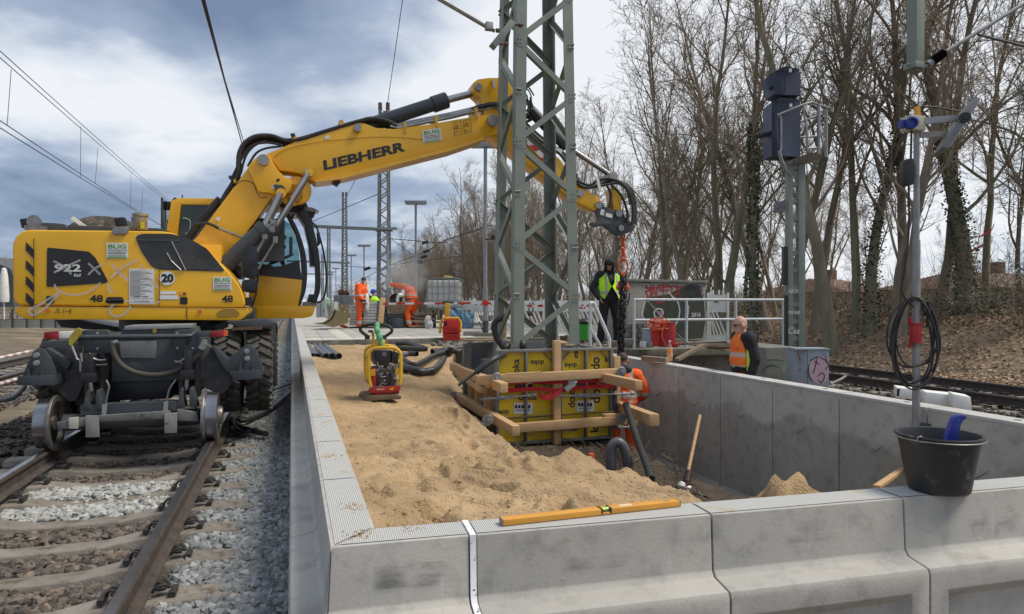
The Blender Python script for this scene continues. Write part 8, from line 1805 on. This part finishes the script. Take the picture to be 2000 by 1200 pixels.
mb = MB(); a, b = W(1812, 127, 10.9), W(1846, 102, 10.9); dv = (b-a);
mb.cyl(a, b, .035, n=12)
for i in range(9): t = .25+i*.08; mb.cyl(a+dv*t, a+dv*(t+.03), .075, .045, n=14)
mb.build('insulator', mat('brown_insulator', (.025, .02, .02), rough=.3), cl_)
mb = MB(); mb.cyl(W(1800, 134, 10.9), a, .025, n=8); mb.cyl(a, a+dv*.22, .06, n=12); mb.build('end_joint', mGalv, cl_)
mb = MB(); mb.cyl(W(1910, 68, 10.9), W(2040, 100, 10.9), .02, n=8); mb.build('registration_arm', mDk, cl_)
# ---------------- signal
DS = 12.2
sg = thing('railway_signal', 'dark blue railway signal with service cage on a green ladder post', 'railway signal', tuple(W(1556, 770, DS)), 0)
def qs(px, py, y=0.): return Vector(((px-1000)*(DS)/F, DS+y, EY+(HZ-py)*DS/F))
for a, b in ((1539, 1549), (1560, 1573)):
 mb = MB(); mb.prism([qs(a, 772), qs(b, 772), qs(b, 312), qs(a, 312)], (0, .14, 0)); mb.build('post_flange', mGreen, sg, bevel=.003)
for i in range(14):
 y_ = 322+i*33.5
 mb = MB(); mb.prism([qs(1549, y_, .02), qs(1560, y_, .02), qs(1560, y_+9, .02), qs(1549, y_+9, .02)], (0, .10, 0)); mb.build('post_batten', mGreen, sg)
mBlu = mat('signal_blue', (.022, .032, .065), (.03, .04, .075), scale=5, rough=.5)
for i, (a, b, c_, d_, cr_) in enumerate(((1507, 1558, 139, 190, 1522), (1503, 1558, 198, 310, 1512))):
 mb = MB(); mb.prism([qs(a, c_+5, -.1), qs(cr_, c_, -.25), qs(b, c_, -.12), qs(b, d_, -.12), qs(cr_, d_+ (4 if not i else 0), -.25), qs(a, d_-3, -.1)], (0.0, .42, 0)); bx_ = mb.build('signal_box', mBlu, sg, bevel=.008)
 mb = MB(); mb.prism([qs(cr_-1, c_+2, -.26), qs(cr_+1, c_+2, -.26), qs(cr_+1, d_, -.26), qs(cr_-1, d_, -.26)], (0, .01, 0)); mb.build('box_seam', mBlk, bx_)
 mb = MB()
 for a2 in ((1534, 1554) if i == 0 else (1535,)): mb.box(qs(a2, c_+7 if i == 0 else c_+15, -.21), (.04, .03, .06))
 mb.build('latch', mWhiteP, bx_)
mb = MB(); mb.prism([qs(1498, 150, .0), qs(1507, 145, -.1), qs(1507, 170, -.1), qs(1500, 175, 0)], (0, .2, 0)); mb.prism([qs(1482, 264, .0), qs(1503, 258, -.1), qs(1503, 265, -.1), qs(1486, 266, .05)], (0, .2, 0)); mb.build('lamp_hood', mBlu, sg)
mb = MB(); mb.prism([qs(1513, 398, .05), qs(1536, 389, .05), qs(1537, 414, .05), qs(1514, 416, .05)], (0, .02, 0)); mb.bar(qs(1512, 408, .03), qs(1542, 395, .03), .03, .03); mb.build('small_plate', mGrayP, sg)
def sbar(pts, r=.018, m_=None, nm='cage_bar'):
 mb = MB(); mb.tube([qs(*p) for p in pts], r, 6); mb.build(nm, m_ or mGalv, sg)
sbar([(1506, 234, -.3), (1552, 216, -.35), (1575, 206, -.2), (1628, 209, .1)]); sbar([(1560, 236, .3), (1622, 214, .3)]); sbar([(1594, 206, -.1), (1594, 304, -.1)], .03); sbar([(1621, 209, .15), (1621, 305, .15)], .03)
sbar([(1552, 216, -.35), (1562, 270, -.3), (1567, 302, -.2)]); sbar([(1606, 222, .2), (1618, 280, .2)]); sbar([(1510, 234, -.3), (1513, 240, -.3), (1513, 300, -.3), (1508, 305, -.3)]); sbar([(1565, 240, .3), (1566, 300, .3)]); sbar([(1565, 285, .3), (1620, 282, .3)]); sbar([(1566, 262, .3), (1620, 258, .3)])
sbar([(1570, 290, -.1), (1578, 300, -.1), (1594, 292, -.1)]); sbar([(1509, 305, -.3), (1515, 325, -.3), (1525, 338, -.2), (1540, 342, -.05)], .03); sbar([(1558, 190, .1), (1558, 205, .1), (1547, 200, .1)], .03, mBlk)
mb = MB(); mb.prism([qs(1540, 316, -.3), qs(1568, 306, -.35), qs(1618, 303, .1), qs(1600, 309, .2), qs(1572, 321, .0), qs(1540, 322, -.1)], (0, .3, 0)); mb.build('cage_floor', mGalv, sg)
mb = MB(); mb.prism([qs(1530, 482, -.02), qs(1538, 482, -.02), qs(1538, 557, -.02), qs(1530, 557, -.02)], (0, .1, 0)); mb.prism([qs(1533, 577, -.02), qs(1539, 577, -.02), qs(1539, 730, -.02), qs(1533, 730, -.02)], (0, .06, 0)); mb.build('cable_cover', mBlk, sg)
mb = MB(); mb.prism([qs(1538, 716, -.02), qs(1556, 716, -.02), qs(1554, 724, -.02), qs(1538, 723, -.02)], (0, .02, 0)); mb.build('yellow_plate', mat('plate_yellow', (.65, .5, .03)), sg)
mb = MB()
for s_t, x, y_, wd, ht in (('ABOK', 1539, 573, 21, 8), ('oise', 1539, 614, 23, 9), ('Csa', 1539, 652, 22, 12), ('Ois', 1539, 691, 16, 9)):
 o = qs(x, y_, -.008); text(mb, s_t, o, qs(x+wd, y_, -.008)-o, qs(x, y_-ht, -.008)-o, .0, .2)
mb.build('white_scrawl', mWhiteP, sg)
mb = MB(); mb.tube([qs(1540, 742, -.4), qs(1546, 762, -.45)], .012, 5); mb.tube([qs(1553, 722, -.1), qs(1540, 748, -.1)], .02, 6); mb.build('stay_rod', mGalv, sg)
cbt = thing('control_cabinet', 'blue-grey control cabinet with pink graffiti behind the trench wall', 'cabinet', tuple(W(1587, 760, 10.6)), 0)
mCab = mat('cabinet_paint', (.28, .33, .37), (.22, .26, .30), scale=4, rough=.55, stain=(.15, .16, .15), sscale=5, sth=.6)
DB = 10.6
def qb(px, py, y=0.): return Vector(((px-1000)*DB/F, DB+y, EY+(HZ-py)*DB/F))
mb = MB(); mb.prism([qb(1578, 770), qb(1619, 770), qb(1619, 684), qb(1578, 684)], (0, .3, 0)); mb.prism([qb(1556, 770, .12), qb(1577.5, 770, .01), qb(1577.5, 684, .01), qb(1556, 684, .12)], (0, .29, 0)); bb = mb.build('cabinet_body', mCab, cbt, bevel=.006)
mb = MB(); mb.prism([qb(1554, 684, -.01), qb(1621, 684, -.02), qb(1621, 681, -.02), qb(1554, 681, -.01)], (0, .35, 0)); mb.build('lid', mCab, cbt)
mb = MB(); pk_ = [Vector(p) for p in [(1590, 700, 0), (1612, 696, 0), (1618, 705, 0), (1619, 725, 0), (1616, 742, 0), (1606, 751, 0), (1592, 748, 0), (1583, 735, 0), (1580, 715, 0)]]; mb.prism([qb(p.x, p.y, -.004) for p in pk_], (0, .002, 0)); mb.build('pink_graffiti', mat('pale_pink_spray', (.55, .38, .45), rough=.7), bb, each=True)
mb = MB()
for p in ([(1581, 705), (1590, 700), (1596, 698), (1592, 715), (1588, 730)], [(1600, 698), (1612, 704), (1618, 712), (1612, 722)], [(1598, 735), (1604, 728), (1610, 735), (1604, 748), (1598, 742)], [(1580, 712), (1578, 730), (1585, 744)], [(1590, 706), (1600, 712)], [(1612, 696), (1614, 710)]): stroke(mb, [qb(a, b, -.010) for a, b in p], .014, Vector((0, 1, 0)))
mb.build('black_graffiti', mBlk, bb, each=True)
mb = MB()
for p in ([(1562, 690), (1566, 705), (1572, 690)], [(1562, 710), (1574, 712), (1564, 722)], [(1562, 726), (1574, 724), (1570, 735)]): stroke(mb, [qb(a, b, .06) for a, b in p], .014, Vector((0, 1, 0)))
mb.build('purple_graffiti', mat('purple_spray', (.2, .06, .1), rough=.7), bb)
for k, (a, b, y0, y1) in enumerate(((1752, 1800, 757, 775), (1808, 1865, 766, 792), (1862, 1896, 770, 795))):
 dd = 8.2-.25*k; mb = MB(); mb.prism([W(a, y0, dd), W(b, y0+6, dd), W(b+ (3 if k == 2 else 0), y1+8, dd), W(a, y1+2, dd)], (.1, .25, 0)); o = mb.build('trough_lid', mWhiteP, bevel=.006); tag(o, ['leftmost white box section behind the trench wall', 'middle white box section with black strap behind the trench wall', 'rightmost white box section behind the trench wall'][k], 'cable trough')
mb = MB(); mb.prism([W(1753, 760, 8.1), W(1758, 760, 8.1), W(1756, 774, 8.1), W(1752, 774, 8.1)], (0, .01, 0)); tag(mb.build('black_strap', mBlk), 'black strap on the leftmost white box section', 'strap')
mb = MB(); mb.tube(smoothpts([W(1622, 750, 11), W(1640, 742, 11.4), W(1652, 735, 11.8)], 4), .02, 6); tag(mb.build('cable_pipe', mGalv), 'thin bent pipe beside the cabinet', 'pipe')
# ---------------- left side: barrier poles, fence, cover
mRedF = mat("faded_red", (.50, .30, .29)); mStrp = mat('striped_pole', (.7, .68, .66), (.65, .64, .62))
for k, (a, b, da, db_) in enumerate((((-60, 712), (62, 686), 12, 14), ((-60, 768), (36, 740), 9.5, 10.5))):
 A_, B_ = W(*a, da), W(*b, db_); t = thing('barrier_pole', ['upper red and white striped pole lying left of the excavator', 'lower striped pole lying left of the excavator'][k], 'striped pole', tuple(A_), 0)
 for i in range(14):
  mb = MB(); p = A_+(B_-A_)*(i/14); q_ = A_+(B_-A_)*((i+1)/14); mb.cyl(p, q_, .03, n=8); mb.build('stripe', mStrp if i % 2 else mat('faded_red', (.45, .16, .15)), t) if False else mb.build('stripe', [mStrp, mRedF][i % 2] if 'mRedF' in globals() else mStrp, t)
pipe('bent_pipe', [W(-30, 785, 8.5), W(22, 778, 8.7), W(48, 755, 8.9)], .035, mGalv, 'bent galvanised pipe at the left edge beside the wheel', sm=4)
fe = thing('mesh_fence', 'low mesh fence with pale panels at the far left', 'fence', tuple(W(60, 640, 34)), 0)
for i in range(9): mb = MB(); x = -60+i*28; mb.bar(W(x, 641, 34), W(x, 606, 34), .06, .06); mb.build('fence_post', mDk, fe)
for i in range(8):
 x = -60+i*28; mb = MB(); mb.prism([W(x+2, 641, 34.1), W(x+26, 640, 34.1), W(x+26, 623, 34.1), W(x+2, 623, 34.1)], (0, .03, 0)); mb.build('fence_board', mat('pale_board', (.42, .40, .36)) if i == 0 else bpy.data.materials['pale_board'], fe)
mb = MB()
for y_ in (606, 612, 618, 624): mb.bar(W(-60, y_, 34), W(165, y_, 34), .02, .02)
mb.build('fence_wire', mDk, fe)
um = thing('closed_parasol', 'closed white parasol at the left edge of the photo', 'parasol', tuple(W(8, 600, 33)), 0)
mb = MB(); mb.lathe(W(8, 600, 33), [(.03, -.6), (.03, .2), (.20, .25), (.22, .5), (.16, 1.5), (.10, 1.85), (.02, 1.9)], n=12); mb.build('canopy', mWhite, um)
shed = MB(); shed.prism([W(-40, 600, 40), W(26, 600, 40), W(26, 540, 40), W(20, 525, 40), (W(-40, 500, 40))], (0, 4, 0)); tag(shed.build('dark_shed', mat('shed_grey', (.11, .11, .115), (.08, .08, .085))), 'dark grey shed behind the closed parasol', 'shed')
# ================================================================== HOUSES BEHIND THE TREES
mRoof = mat('red_roof_tiles', (.20, .12, .09), (.13, .08, .06), scale=3, rough=.9, stretch=(6, 6, 1))
mWallH = mat('house_render', (.30, .28, .25), (.24, .22, .2), rough=.9)
def house(u, v, lu, lv_, h, rh, label, rot=0):
 c = U(u, v, -2.4); t = thing('house', label, 'house', tuple(c), ROT+rot)
 mb = MB(); mb.box((0, 0, h/2), (lu, lv_, h)); mb.build('wall', mWallH, t, world=False)
 mb = MB(); mb.add([(-lu/2-.4, -lv_/2-.4, h), (lu/2+.4, -lv_/2-.4, h), (lu/2+.4, lv_/2+.4, h), (-lu/2-.4, lv_/2+.4, h), (-lu/2+.8, 0, h+rh), (lu/2-.8, 0, h+rh), (-lu/2+.0, -.2, h), ], [(0, 1, 5, 4), (2, 3, 4, 5), (0, 4, 3), (1, 2, 5), (0, 3, 2, 1)])
 r_ = mb.build('roof', mRoof, t, world=False, smooth=0)
 mb = MB(); mb.box((lu*.2, .3, h+rh), (.7, .7, 1.4)); mb.build('chimney', mRust, r_, world=False)
 fl = max(1, int(h//2.7))
 for f in range(fl):
  for i in range(int(lu//2.2)):
   x = -lu/2+1.3+i*2.2
   mb = MB(); mb.box((x, -lv_/2-.02, 1.5+f*2.8), (1.1, .10, 1.3)); w_ = mb.build('window', mWhiteP, t, world=False)
   mb = MB();
   for dx in (-.26, .26): mb.box((x+dx, -lv_/2-.075, 1.5+f*2.8), (.42, .02, 1.12))
   mb.build('pane', mGlassD, w_, world=False)
mGlassD = mat('dark_window_glass', (.03, .035, .045), rough=.1)
house(40.5, 31, 7.5, 8, 4.1, 1.0, 'low house with reddish tiled roof behind the trees at the right')
house(37.2, 40.5, 5, 7, 4.0, 1.0, 'pale house with chimney glimpsed between the trunks beyond the signal', .2)
# ================================================================== TREES
mBark = mat('bark', (.32, .27, .20), (.19, .16, .12), scale=5, rough=.95, bump=.6, bs=18, stretch=(1, 1, .25), rand=-.12)
mBarkG = mat('mossy_bark', (.27, .245, .165), (.155, .14, .095), scale=4, rough=.95, bump=.6, bs=18, stretch=(1, 1, .25), rand=-.12)
mTwig = mat('twigs', (.30, .24, .175), (.20, .16, .115), scale=2, rough=.95, rand=-.15)
mIvy = mat('ivy_leaves', (.06, .085, .035), (.035, .05, .022), scale=8, rough=.55, rand=.4)
class TB:
 def __init__(s): s.V = []; s.Fq = []; s.n = 0
 def tube(s, P, Rr, k):
  m = len(P); P = np.asarray(P); T = np.gradient(P, axis=0); T /= np.linalg.norm(T, axis=1)[:, None]+1e-9
  ref = np.array([.31, .74, .59]) if abs(T[0] @ np.array([.31, .74, .59])) < .9 else np.array([1., 0, 0])
  Y = np.cross(T, ref); Y /= np.linalg.norm(Y, axis=1)[:, None]+1e-9; Z = np.cross(T, Y)
  a = np.arange(k)*2*math.pi/k
  V = P[:, None]+(Y[:, None]*np.cos(a)[None, :, None]+Z[:, None]*np.sin(a)[None, :, None])*np.asarray(Rr)[:, None, None]
  s.V.append(V.reshape(-1, 3)); i = np.arange(m-1)[:, None]*k; j = np.arange(k)[None]; j2 = (j+1) % k
  s.Fq.append((np.stack([i+j, i+j2, i+k+j2, i+k+j], -1).reshape(-1, 4))+s.n); s.n += m*k
 def mesh(s, name, m_):
  V = np.concatenate(s.V).astype(np.float32); Q = np.concatenate(s.Fq).astype(np.int32); me = bpy.data.meshes.new(name)
  me.vertices.add(len(V)); me.vertices.foreach_set('co', V.ravel()); me.loops.add(Q.size); me.loops.foreach_set('vertex_index', Q.ravel()); me.polygons.add(len(Q)); me.polygons.foreach_set('loop_start', np.arange(0, Q.size, 4, dtype=np.int32)); me.update(calc_edges=True)
  me.polygons.foreach_set('use_smooth', np.ones(len(Q), bool)); me.materials.append(m_); return me
def grow(rg, p, d, ln, seg, wob, up):
 P = [p]; st = ln/seg
 for i in range(seg):
  d = d+rg.normal(size=3)*wob+np.array([0, 0, up]); d /= np.linalg.norm(d); p = p+d*st; P.append(p)
 return P, d
def make_tree(seed, H=13, r0=.17, lean=.08, stems=1, b1=15, b2=7, b3=6, b4=3, start=.25, spread=.8, fine=.006):
 rg = np.random.RandomState(seed); tr = TB(); cr = TB()
 for sN in range(stems):
  d0 = np.array([rg.normal()*lean, rg.normal()*lean, 1.]); p0_ = np.array([rg.normal()*.12*(stems > 1), rg.normal()*.12*(stems > 1), -.2])
  if stems > 1: d0[:2] += rg.normal(size=2)*.16
  h = H*(1 if sN == 0 else rg.uniform(.7, .95)); ra = .88*r0*(1 if sN == 0 else .75)
  P, d = grow(rg, p0_, d0/np.linalg.norm(d0), h, 14, .055, .012); Rr = [ra*(1-.90*(i/14)**.9) for i in range(15)]; Rr[0] *= 1.35
  tr.tube(P, Rr, 8)
  n1 = int(b1/stems**.5)
  for i in range(n1):
   t = start+(1-start)*(i+rg.rand())/n1*.97; k = t*14; k0 = min(13, int(k)); q = P[k0]+(P[k0+1]-P[k0])*(k-k0); rr_ = np.interp(k, range(15), Rr)
   az = rg.rand()*6.283; el = rg.uniform(.62, 1.15); dd = np.array([math.cos(az)*math.cos(el)*spread, math.sin(az)*math.cos(el)*spread, math.sin(el)]); dd /= np.linalg.norm(dd)
   l1 = h*rg.uniform(.26, .46)*(1.12-t*.75); r1 = min(rr_*.6, .014+l1*.009); P1, _ = grow(rg, q, dd, l1, 7, .13, .03); R1 = [r1*(1-.82*j/7) for j in range(8)]
   (tr if r1 > .05 else cr).tube(P1, R1, 5)
   for a in range(b2):
    t1 = .15+.85*(a+rg.rand())/b2*.95; kk = t1*7; ka = min(6, int(kk)); q1 = P1[ka]+(P1[ka+1]-P1[ka])*(kk-ka); ax = P1[ka+1]-P1[ka]; ax /= np.linalg.norm(ax)
    v_ = rg.normal(size=3); v_ -= ax*(v_ @ ax); v_ /= np.linalg.norm(v_); dd = ax*.75+v_*.66+np.array([0, 0, .18]); l2 = l1*rg.uniform(.28, .5)*(1.1-t1*.5); r2 = max(fine*1.5, R1[ka]*.55)
    P2, _ = grow(rg, q1, dd/np.linalg.norm(dd), l2, 4, .16, .03); cr.tube(P2, [r2*(1-.7*j/4) for j in range(5)], 4)
    for b in range(b3):
     t2 = (b+rg.rand())/b3; kb = min(3, int(t2*4)); q2 = P2[kb]+(P2[kb+1]-P2[kb])*(t2*4-kb); ax2 = P2[kb+1]-P2[kb]; ax2 /= np.linalg.norm(ax2); v_ = rg.normal(size=3); v_ -= ax2*(v_ @ ax2); v_ /= np.linalg.norm(v_); dd = ax2*.7+v_*.7+np.array([0, 0, .12]); l3 = max(.25, l2*rg.uniform(.35, .6))
     P3, _ = grow(rg, q2, dd/np.linalg.norm(dd), l3, 3, .2, .02); cr.tube(P3, [fine*1.15, fine, fine*.8, fine*.5], 3)
     for c_ in range(b4):
      kc = rg.randint(0, 3); q3 = P3[kc]+(P3[kc+1]-P3[kc])*rg.rand(); ax3 = P3[kc+1]-P3[kc]; ax3 /= np.linalg.norm(ax3); v_ = rg.normal(size=3); dd = ax3*.8+v_*.4; dd /= np.linalg.norm(dd); l4 = l3*rg.uniform(.3, .55); cr.tube([q3, q3+dd*l4*.5, q3+(dd+v_*.05)*l4], [fine*.75, fine*.6, fine*.4], 3)
 return tr, cr, P
PROT = []
specs = [dict(seed=1, H=12.5, r0=.17, b1=16), dict(seed=2, H=14, r0=.20, lean=.05, b1=17), dict(seed=3, H=11, r0=.12, stems=2, b1=15, lean=.1), dict(seed=4, H=13, r0=.15, lean=.14, b1=15), dict(seed=5, H=10, r0=.10, stems=3, b1=16, start=.15), dict(seed=6, H=15, r0=.26, b1=15, b2=8, spread=1.1, start=.18, lean=.04), dict(seed=7, H=9, r0=.08, stems=2, b1=14, start=.1)]
for i, sp_ in enumerate(specs):
 tr, cr, P = make_tree(**sp_); PROT.append((tr.mesh('trunk', mBark if i % 2 == 0 else mBarkG), cr.mesh('crown', mTwig), P))
def ivy_mesh(seed, P, h, r):
 rg = np.random.RandomState(seed); mb = MB(); n = 1700
 for _ in range(n):
  z = rg.rand()**.8*h; k = (z/ (np.array(P)[-1][2]+.01))*14; k0 = int(min(13, max(0, k))); q = P[k0]+(P[k0+1]-P[k0])*(k-k0); a = rg.rand()*6.283; rr_ = r*(.62+rg.rand()**2*.6)*(1.1-.5*z/h)
  c = Vector((q[0]+math.cos(a)*rr_, q[1]+math.sin(a)*rr_, z)); s = rg.uniform(.028, .05); u_ = Vector(rg.normal(size=3)).normalized(); w_ = u_.orthogonal().normalized(); mb.add([c-u_*s, c+w_*s*.8, c+u_*s, c-w_*s*.8], [(0, 1, 2, 3)])
 return mb.mesh('ivy', mIvy, smooth=0)
IVY = [ivy_mesh(1, PROT[1][2], 6.5, .28), ivy_mesh(2, PROT[5][2], 5.0, .36), ivy_mesh(3, PROT[3][2], 7, .25)]
nT = 0
KIND = {0: 'slender bare tree', 1: 'tall straight bare tree', 2: 'forked two-stemmed bare tree', 3: 'leaning bare tree', 4: 'bushy three-stemmed bare tree', 5: 'broad spreading bare tree', 6: 'low multi-stemmed bare tree'}
def tree(k, x, y, z, s, rz, label, group=None, ivy=None, sz_=1.0):
 t = thing('bare_tree', label, 'tree', (x, y, z), rz, group); t.scale = (s, s, s*sz_)
 link('trunk', PROT[k][0], t); link('crown', PROT[k][1], t)
 if ivy is not None: link('ivy', IVY[ivy], t)
 return t
def gz_at(x, y):
 u = x*NV.x+y*NV.y; v = x*TV.x+y*TV.y; return far_ground(u, v)
rr = random.Random(21)
near = [(1262, 27, 0, .95, None, 'slender bare tree just left of the graffiti hut chimney'), (1300, 24, 3, .95, None, 'leaning bare tree above the graffiti hut'), (1332, 27, 1, .85, None, 'straight bare tree behind the right side of the hut'), (1352, 21, 2, 1.05, None, 'forked bare tree right above the hut roof'),
  (1395, 23, 1, .95, None, 'tall bare tree above the upright white barrier panel'), (1418, 19.5, 5, .80, None, 'spreading bare tree behind the bald man, left'), (1470, 18.5, 3, 1.0, 2, 'leaning ivy-grown tree between the bald man and the signal'), (1500, 22, 0, 1.1, None, 'bare tree just left of the signal box'), (1532, 17.5, 1, .92, None, 'straight bare tree directly behind the signal post'),
  (1590, 19.5, 0, 1.05, None, 'bare tree right of the signal cage'), (1625, 16, 1, 1.08, None, 'tall dark tree trunk right of the control cabinet'), (1672, 17.5, 3, 1.05, None, 'leaning bare tree left of the light pole'), (1700, 16.5, 1, 1.0, 0, 'ivy-covered straight tree next left of the light pole'), (1738, 15.5, 2, 1.15, None, 'forked tree just left of the light pole'),
  (1765, 19, 0, 1.1, None, 'slender tree right behind the light pole'), (1835, 20, 1, 1.0, None, 'straight tree right of the cable coil'), (1885, 16.0, 5, .98, 1, 'thick spreading tree with ivy at the right'), (1925, 20, 3, 1.0, None, 'leaning tree behind the thick spreading tree'), (1985, 17.5, 2, 1.05, None, 'forked tree at the right edge of the photo'), (2060, 15, 5, .9, None, 'spreading tree reaching in from beyond the right edge')]
for px, d, k, s, iv, lb_ in near:
 d = 20.5+(d-15)*.75; s *= 1.12; p = W(px, 0, d); tree(k, p.x, p.y, gz_at(p.x, p.y), s, rr.uniform(0, 6.28), lb_, 'bare trees on the bank by the right track', iv)
cnt = 0
for v in np.arange(4, 100, 1.15):
 for _ in range((1 if rr.random() < .6 else 0) if v < 26 else 2 if v < 40 else 3):
  u = rr.uniform(19.5, 26) if v < 22 else rr.uniform(17.0, 23) if v < 34 else rr.uniform(13.8, 20)
  if v > 8 and rr.random() < .3: u = rr.uniform(24, 34)
  p = U(u, v); px = 1000+F*p.x/p.y if p.y > 0 else 9999
  if p.y < 12 or px > 2150: continue
  k = rr.choice([0, 1, 2, 3, 4, 4, 0, 6, 6, 2]); s = rr.uniform(.62, .95)*(1.0 if v < 30 else 1.08 if v < 62 else .92)
  zone = 'beyond the right edge of the photo' if px > 1990 else 'near the right edge' if px > 1880 else 'right of the light pole' if px > 1800 else 'left of the light pole' if px > 1700 else 'right of the signal cage' if px > 1610 else 'behind the signal' if px > 1500 else 'behind the bald man' if px > 1400 else 'behind the white barrier panel' if px > 1330 else 'behind the graffiti hut' if px > 1235 else 'behind the hooded man' if px > 1150 else 'just right of the mast' if px > 1115 else 'seen through the right half of the mast' if px > 1040 else 'seen through the left half of the mast' if px > 965 else 'beside the nearest lamp post' if px > 920 else 'right above the blue sacks' if px > 895 else 'above the white tank' if px > 865 else 'left above the white tank' if px > 830 else 'beyond the mixer'
  zone += ', front row' if u < 17.3 else ', middle row' if u < 20 else ', back row'
  tree(k, p.x, p.y, gz_at(p.x, p.y), s, rr.uniform(0, 6.28), f'{KIND[k]} {zone}', f'{KIND[k]}s in the wood'); cnt += 1
print('wood trees', cnt)
for v in np.arange(90, 260, 6.0):
 u = rr.uniform(12, 17); p = U(u, v); k = rr.choice([4, 6, 2, 0]); tree(k, p.x, p.y, -.9, rr.uniform(.5, .75), rr.uniform(0, 6.28), 'small far %s near the end of the right hand wood' % KIND[k], 'far bare trees at the end of the line')
for v in np.arange(120, 320, 9.0):
 u = rr.uniform(-22, 10); p = U(u-4, v+120); k = rr.choice([4, 6, 5]); tree(k, p.x, p.y, -.9, rr.uniform(.6, .9), rr.uniform(0, 6.28), 'distant bare tree closing the view along the tracks', 'distant bare trees on the horizon')
for i in range(12):
 p = W(-60+i*13, 0, 46+rr.uniform(-4, 8)); tree(rr.choice([4, 6, 5]), p.x, p.y, -.6, .42, rr.uniform(0, 6.28), 'bare tree at the far left behind the fence', 'bare trees at the far left')
ug = TB(); rg = np.random.RandomState(77)
for i in range(5200):
 u = 18.3+rg.rand()*8; v = rg.rand()**1.1*75+3; p = U(u, v);
 if p.y < 6 or p.x/p.y > .95: continue
 h = rg.uniform(.5, 1.9)*(1.5 if p.x/p.y > .62 else 1); q = np.array([p.x, p.y, gz_at(p.x, p.y)]); d = np.array([rg.normal()*.35, rg.normal()*.35, 1.]); P, _ = grow(rg, q, d/np.linalg.norm(d), h, 3, .2, 0); ug.tube(P, [.010, .008, .006, .003], 3)
 for b in range(4):
  kb = rg.randint(0, 3); d2 = rg.normal(size=3)*.7+np.array([0, 0, .6]); P2, _ = grow(rg, P[kb], d2/np.linalg.norm(d2), h*rg.uniform(.2, .5), 2, .2, 0); ug.tube(P2, [.006, .005, .003], 3)
o = link('undergrowth', ug.mesh('undergrowth', mTwig)); tag(o, 'tangled brown undergrowth between the trees on the bank', 'undergrowth', kind='stuff')
mLeaf = mat('dead_leaves', (.44, .31, .19), (.26, .17, .10), scale=3, rough=.8, rand=.5)
def leaves(n, fn, name, label, s0=.03, s1=.06):
 rg = np.random.RandomState(5); P = np.array([fn(rg) for _ in range(n)]); A = rg.normal(size=(n, 3)); A[:, 2] *= .45; A /= np.linalg.norm(A, axis=1)[:, None]; B = np.cross(A, rg.normal(size=(n, 3))*[.4, .4, 1]); B /= np.linalg.norm(B, axis=1)[:, None]; s = rg.uniform(s0, s1, n)[:, None]
 V = np.stack([P-A*s, P+B*s*.7, P+A*s, P-B*s*.7], 1).reshape(-1, 3); me = bpy.data.meshes.new(name); me.vertices.add(4*n); me.vertices.foreach_set('co', V.astype(np.float32).ravel()); me.loops.add(4*n); me.loops.foreach_set('vertex_index', np.arange(4*n, dtype=np.int32)); me.polygons.add(n); me.polygons.foreach_set('loop_start', np.arange(0, 4*n, 4, dtype=np.int32)); me.update(calc_edges=True); me.materials.append(mLeaf)
 o = link(name, me); tag(o, label, 'leaves', kind='stuff')
def lf(rg):
 u = 13.6+rg.rand()**1.2*8; v = 2+rg.rand()**1.3*38; p = U(u, v); return (p.x, p.y, bank_h(u, v)+.04+.05*fbm(u, v, 1.5, 3, 5)+rg.rand()*.03)
leaves(30000, lf, 'leaf_litter', 'dry brown leaves covering the bank under the trees')
def gc(rg):
 k = rg.randint(0, 14); u = [20, 21.5, 22, 21, 23, 20.5, 19.5, 20, 20.5, 22, 19, 19.8, 20, 19.2][k]; v = [6, 9, 8, 13, 11, 16, 18, 22, 5, 9, 26, 12, 15, 30][k]; a = rg.normal()*.7; b = rg.normal()*.9; p = U(u+a, v+b); return (p.x, p.y, bank_h(u+a, v+b)+abs(rg.normal())*.35)
leaves(7000, gc, 'ground_ivy', 'patches of dark ivy and bramble on the bank'); bpy.data.objects['ground_ivy'].data.materials[0] = mIvy
ev = thing('pine_tree', 'dark evergreen with drooping needles at the right edge', 'tree', tuple(W(2010, 640, 18)), 0)
rg = np.random.RandomState(9); tb = TB(); lv2 = MB()
P = [np.array([0, 0, -.3]), np.array([0, .0, 3.0]), np.array([0.05, 0, 7.0])]; tb.tube(P, [.14, .1, .03], 7); link('trunk', tb.mesh('trunk', mBark), ev)
for i in range(60):
 z = rg.uniform(.8, 6.5); a = rg.rand()*6.283; ln = (7.2-z)*.32+.3; d = np.array([math.cos(a), math.sin(a), -.05]);
 for j in range(45):
  t = rg.rand(); q = Vector(tuple(np.array([0, 0, z])+d*ln*t))+Vector(tuple(rg.normal(size=3)*.09)); s = .10; u_ = Vector(rg.normal(size=3)).normalized(); w_ = u_.orthogonal().normalized(); lv2.add([q-u_*s, q+w_*.012, q+u_*s, q-w_*.012], [(0, 1, 2, 3)])
link('crown', lv2.mesh('crown', mIvy, smooth=0), ev)
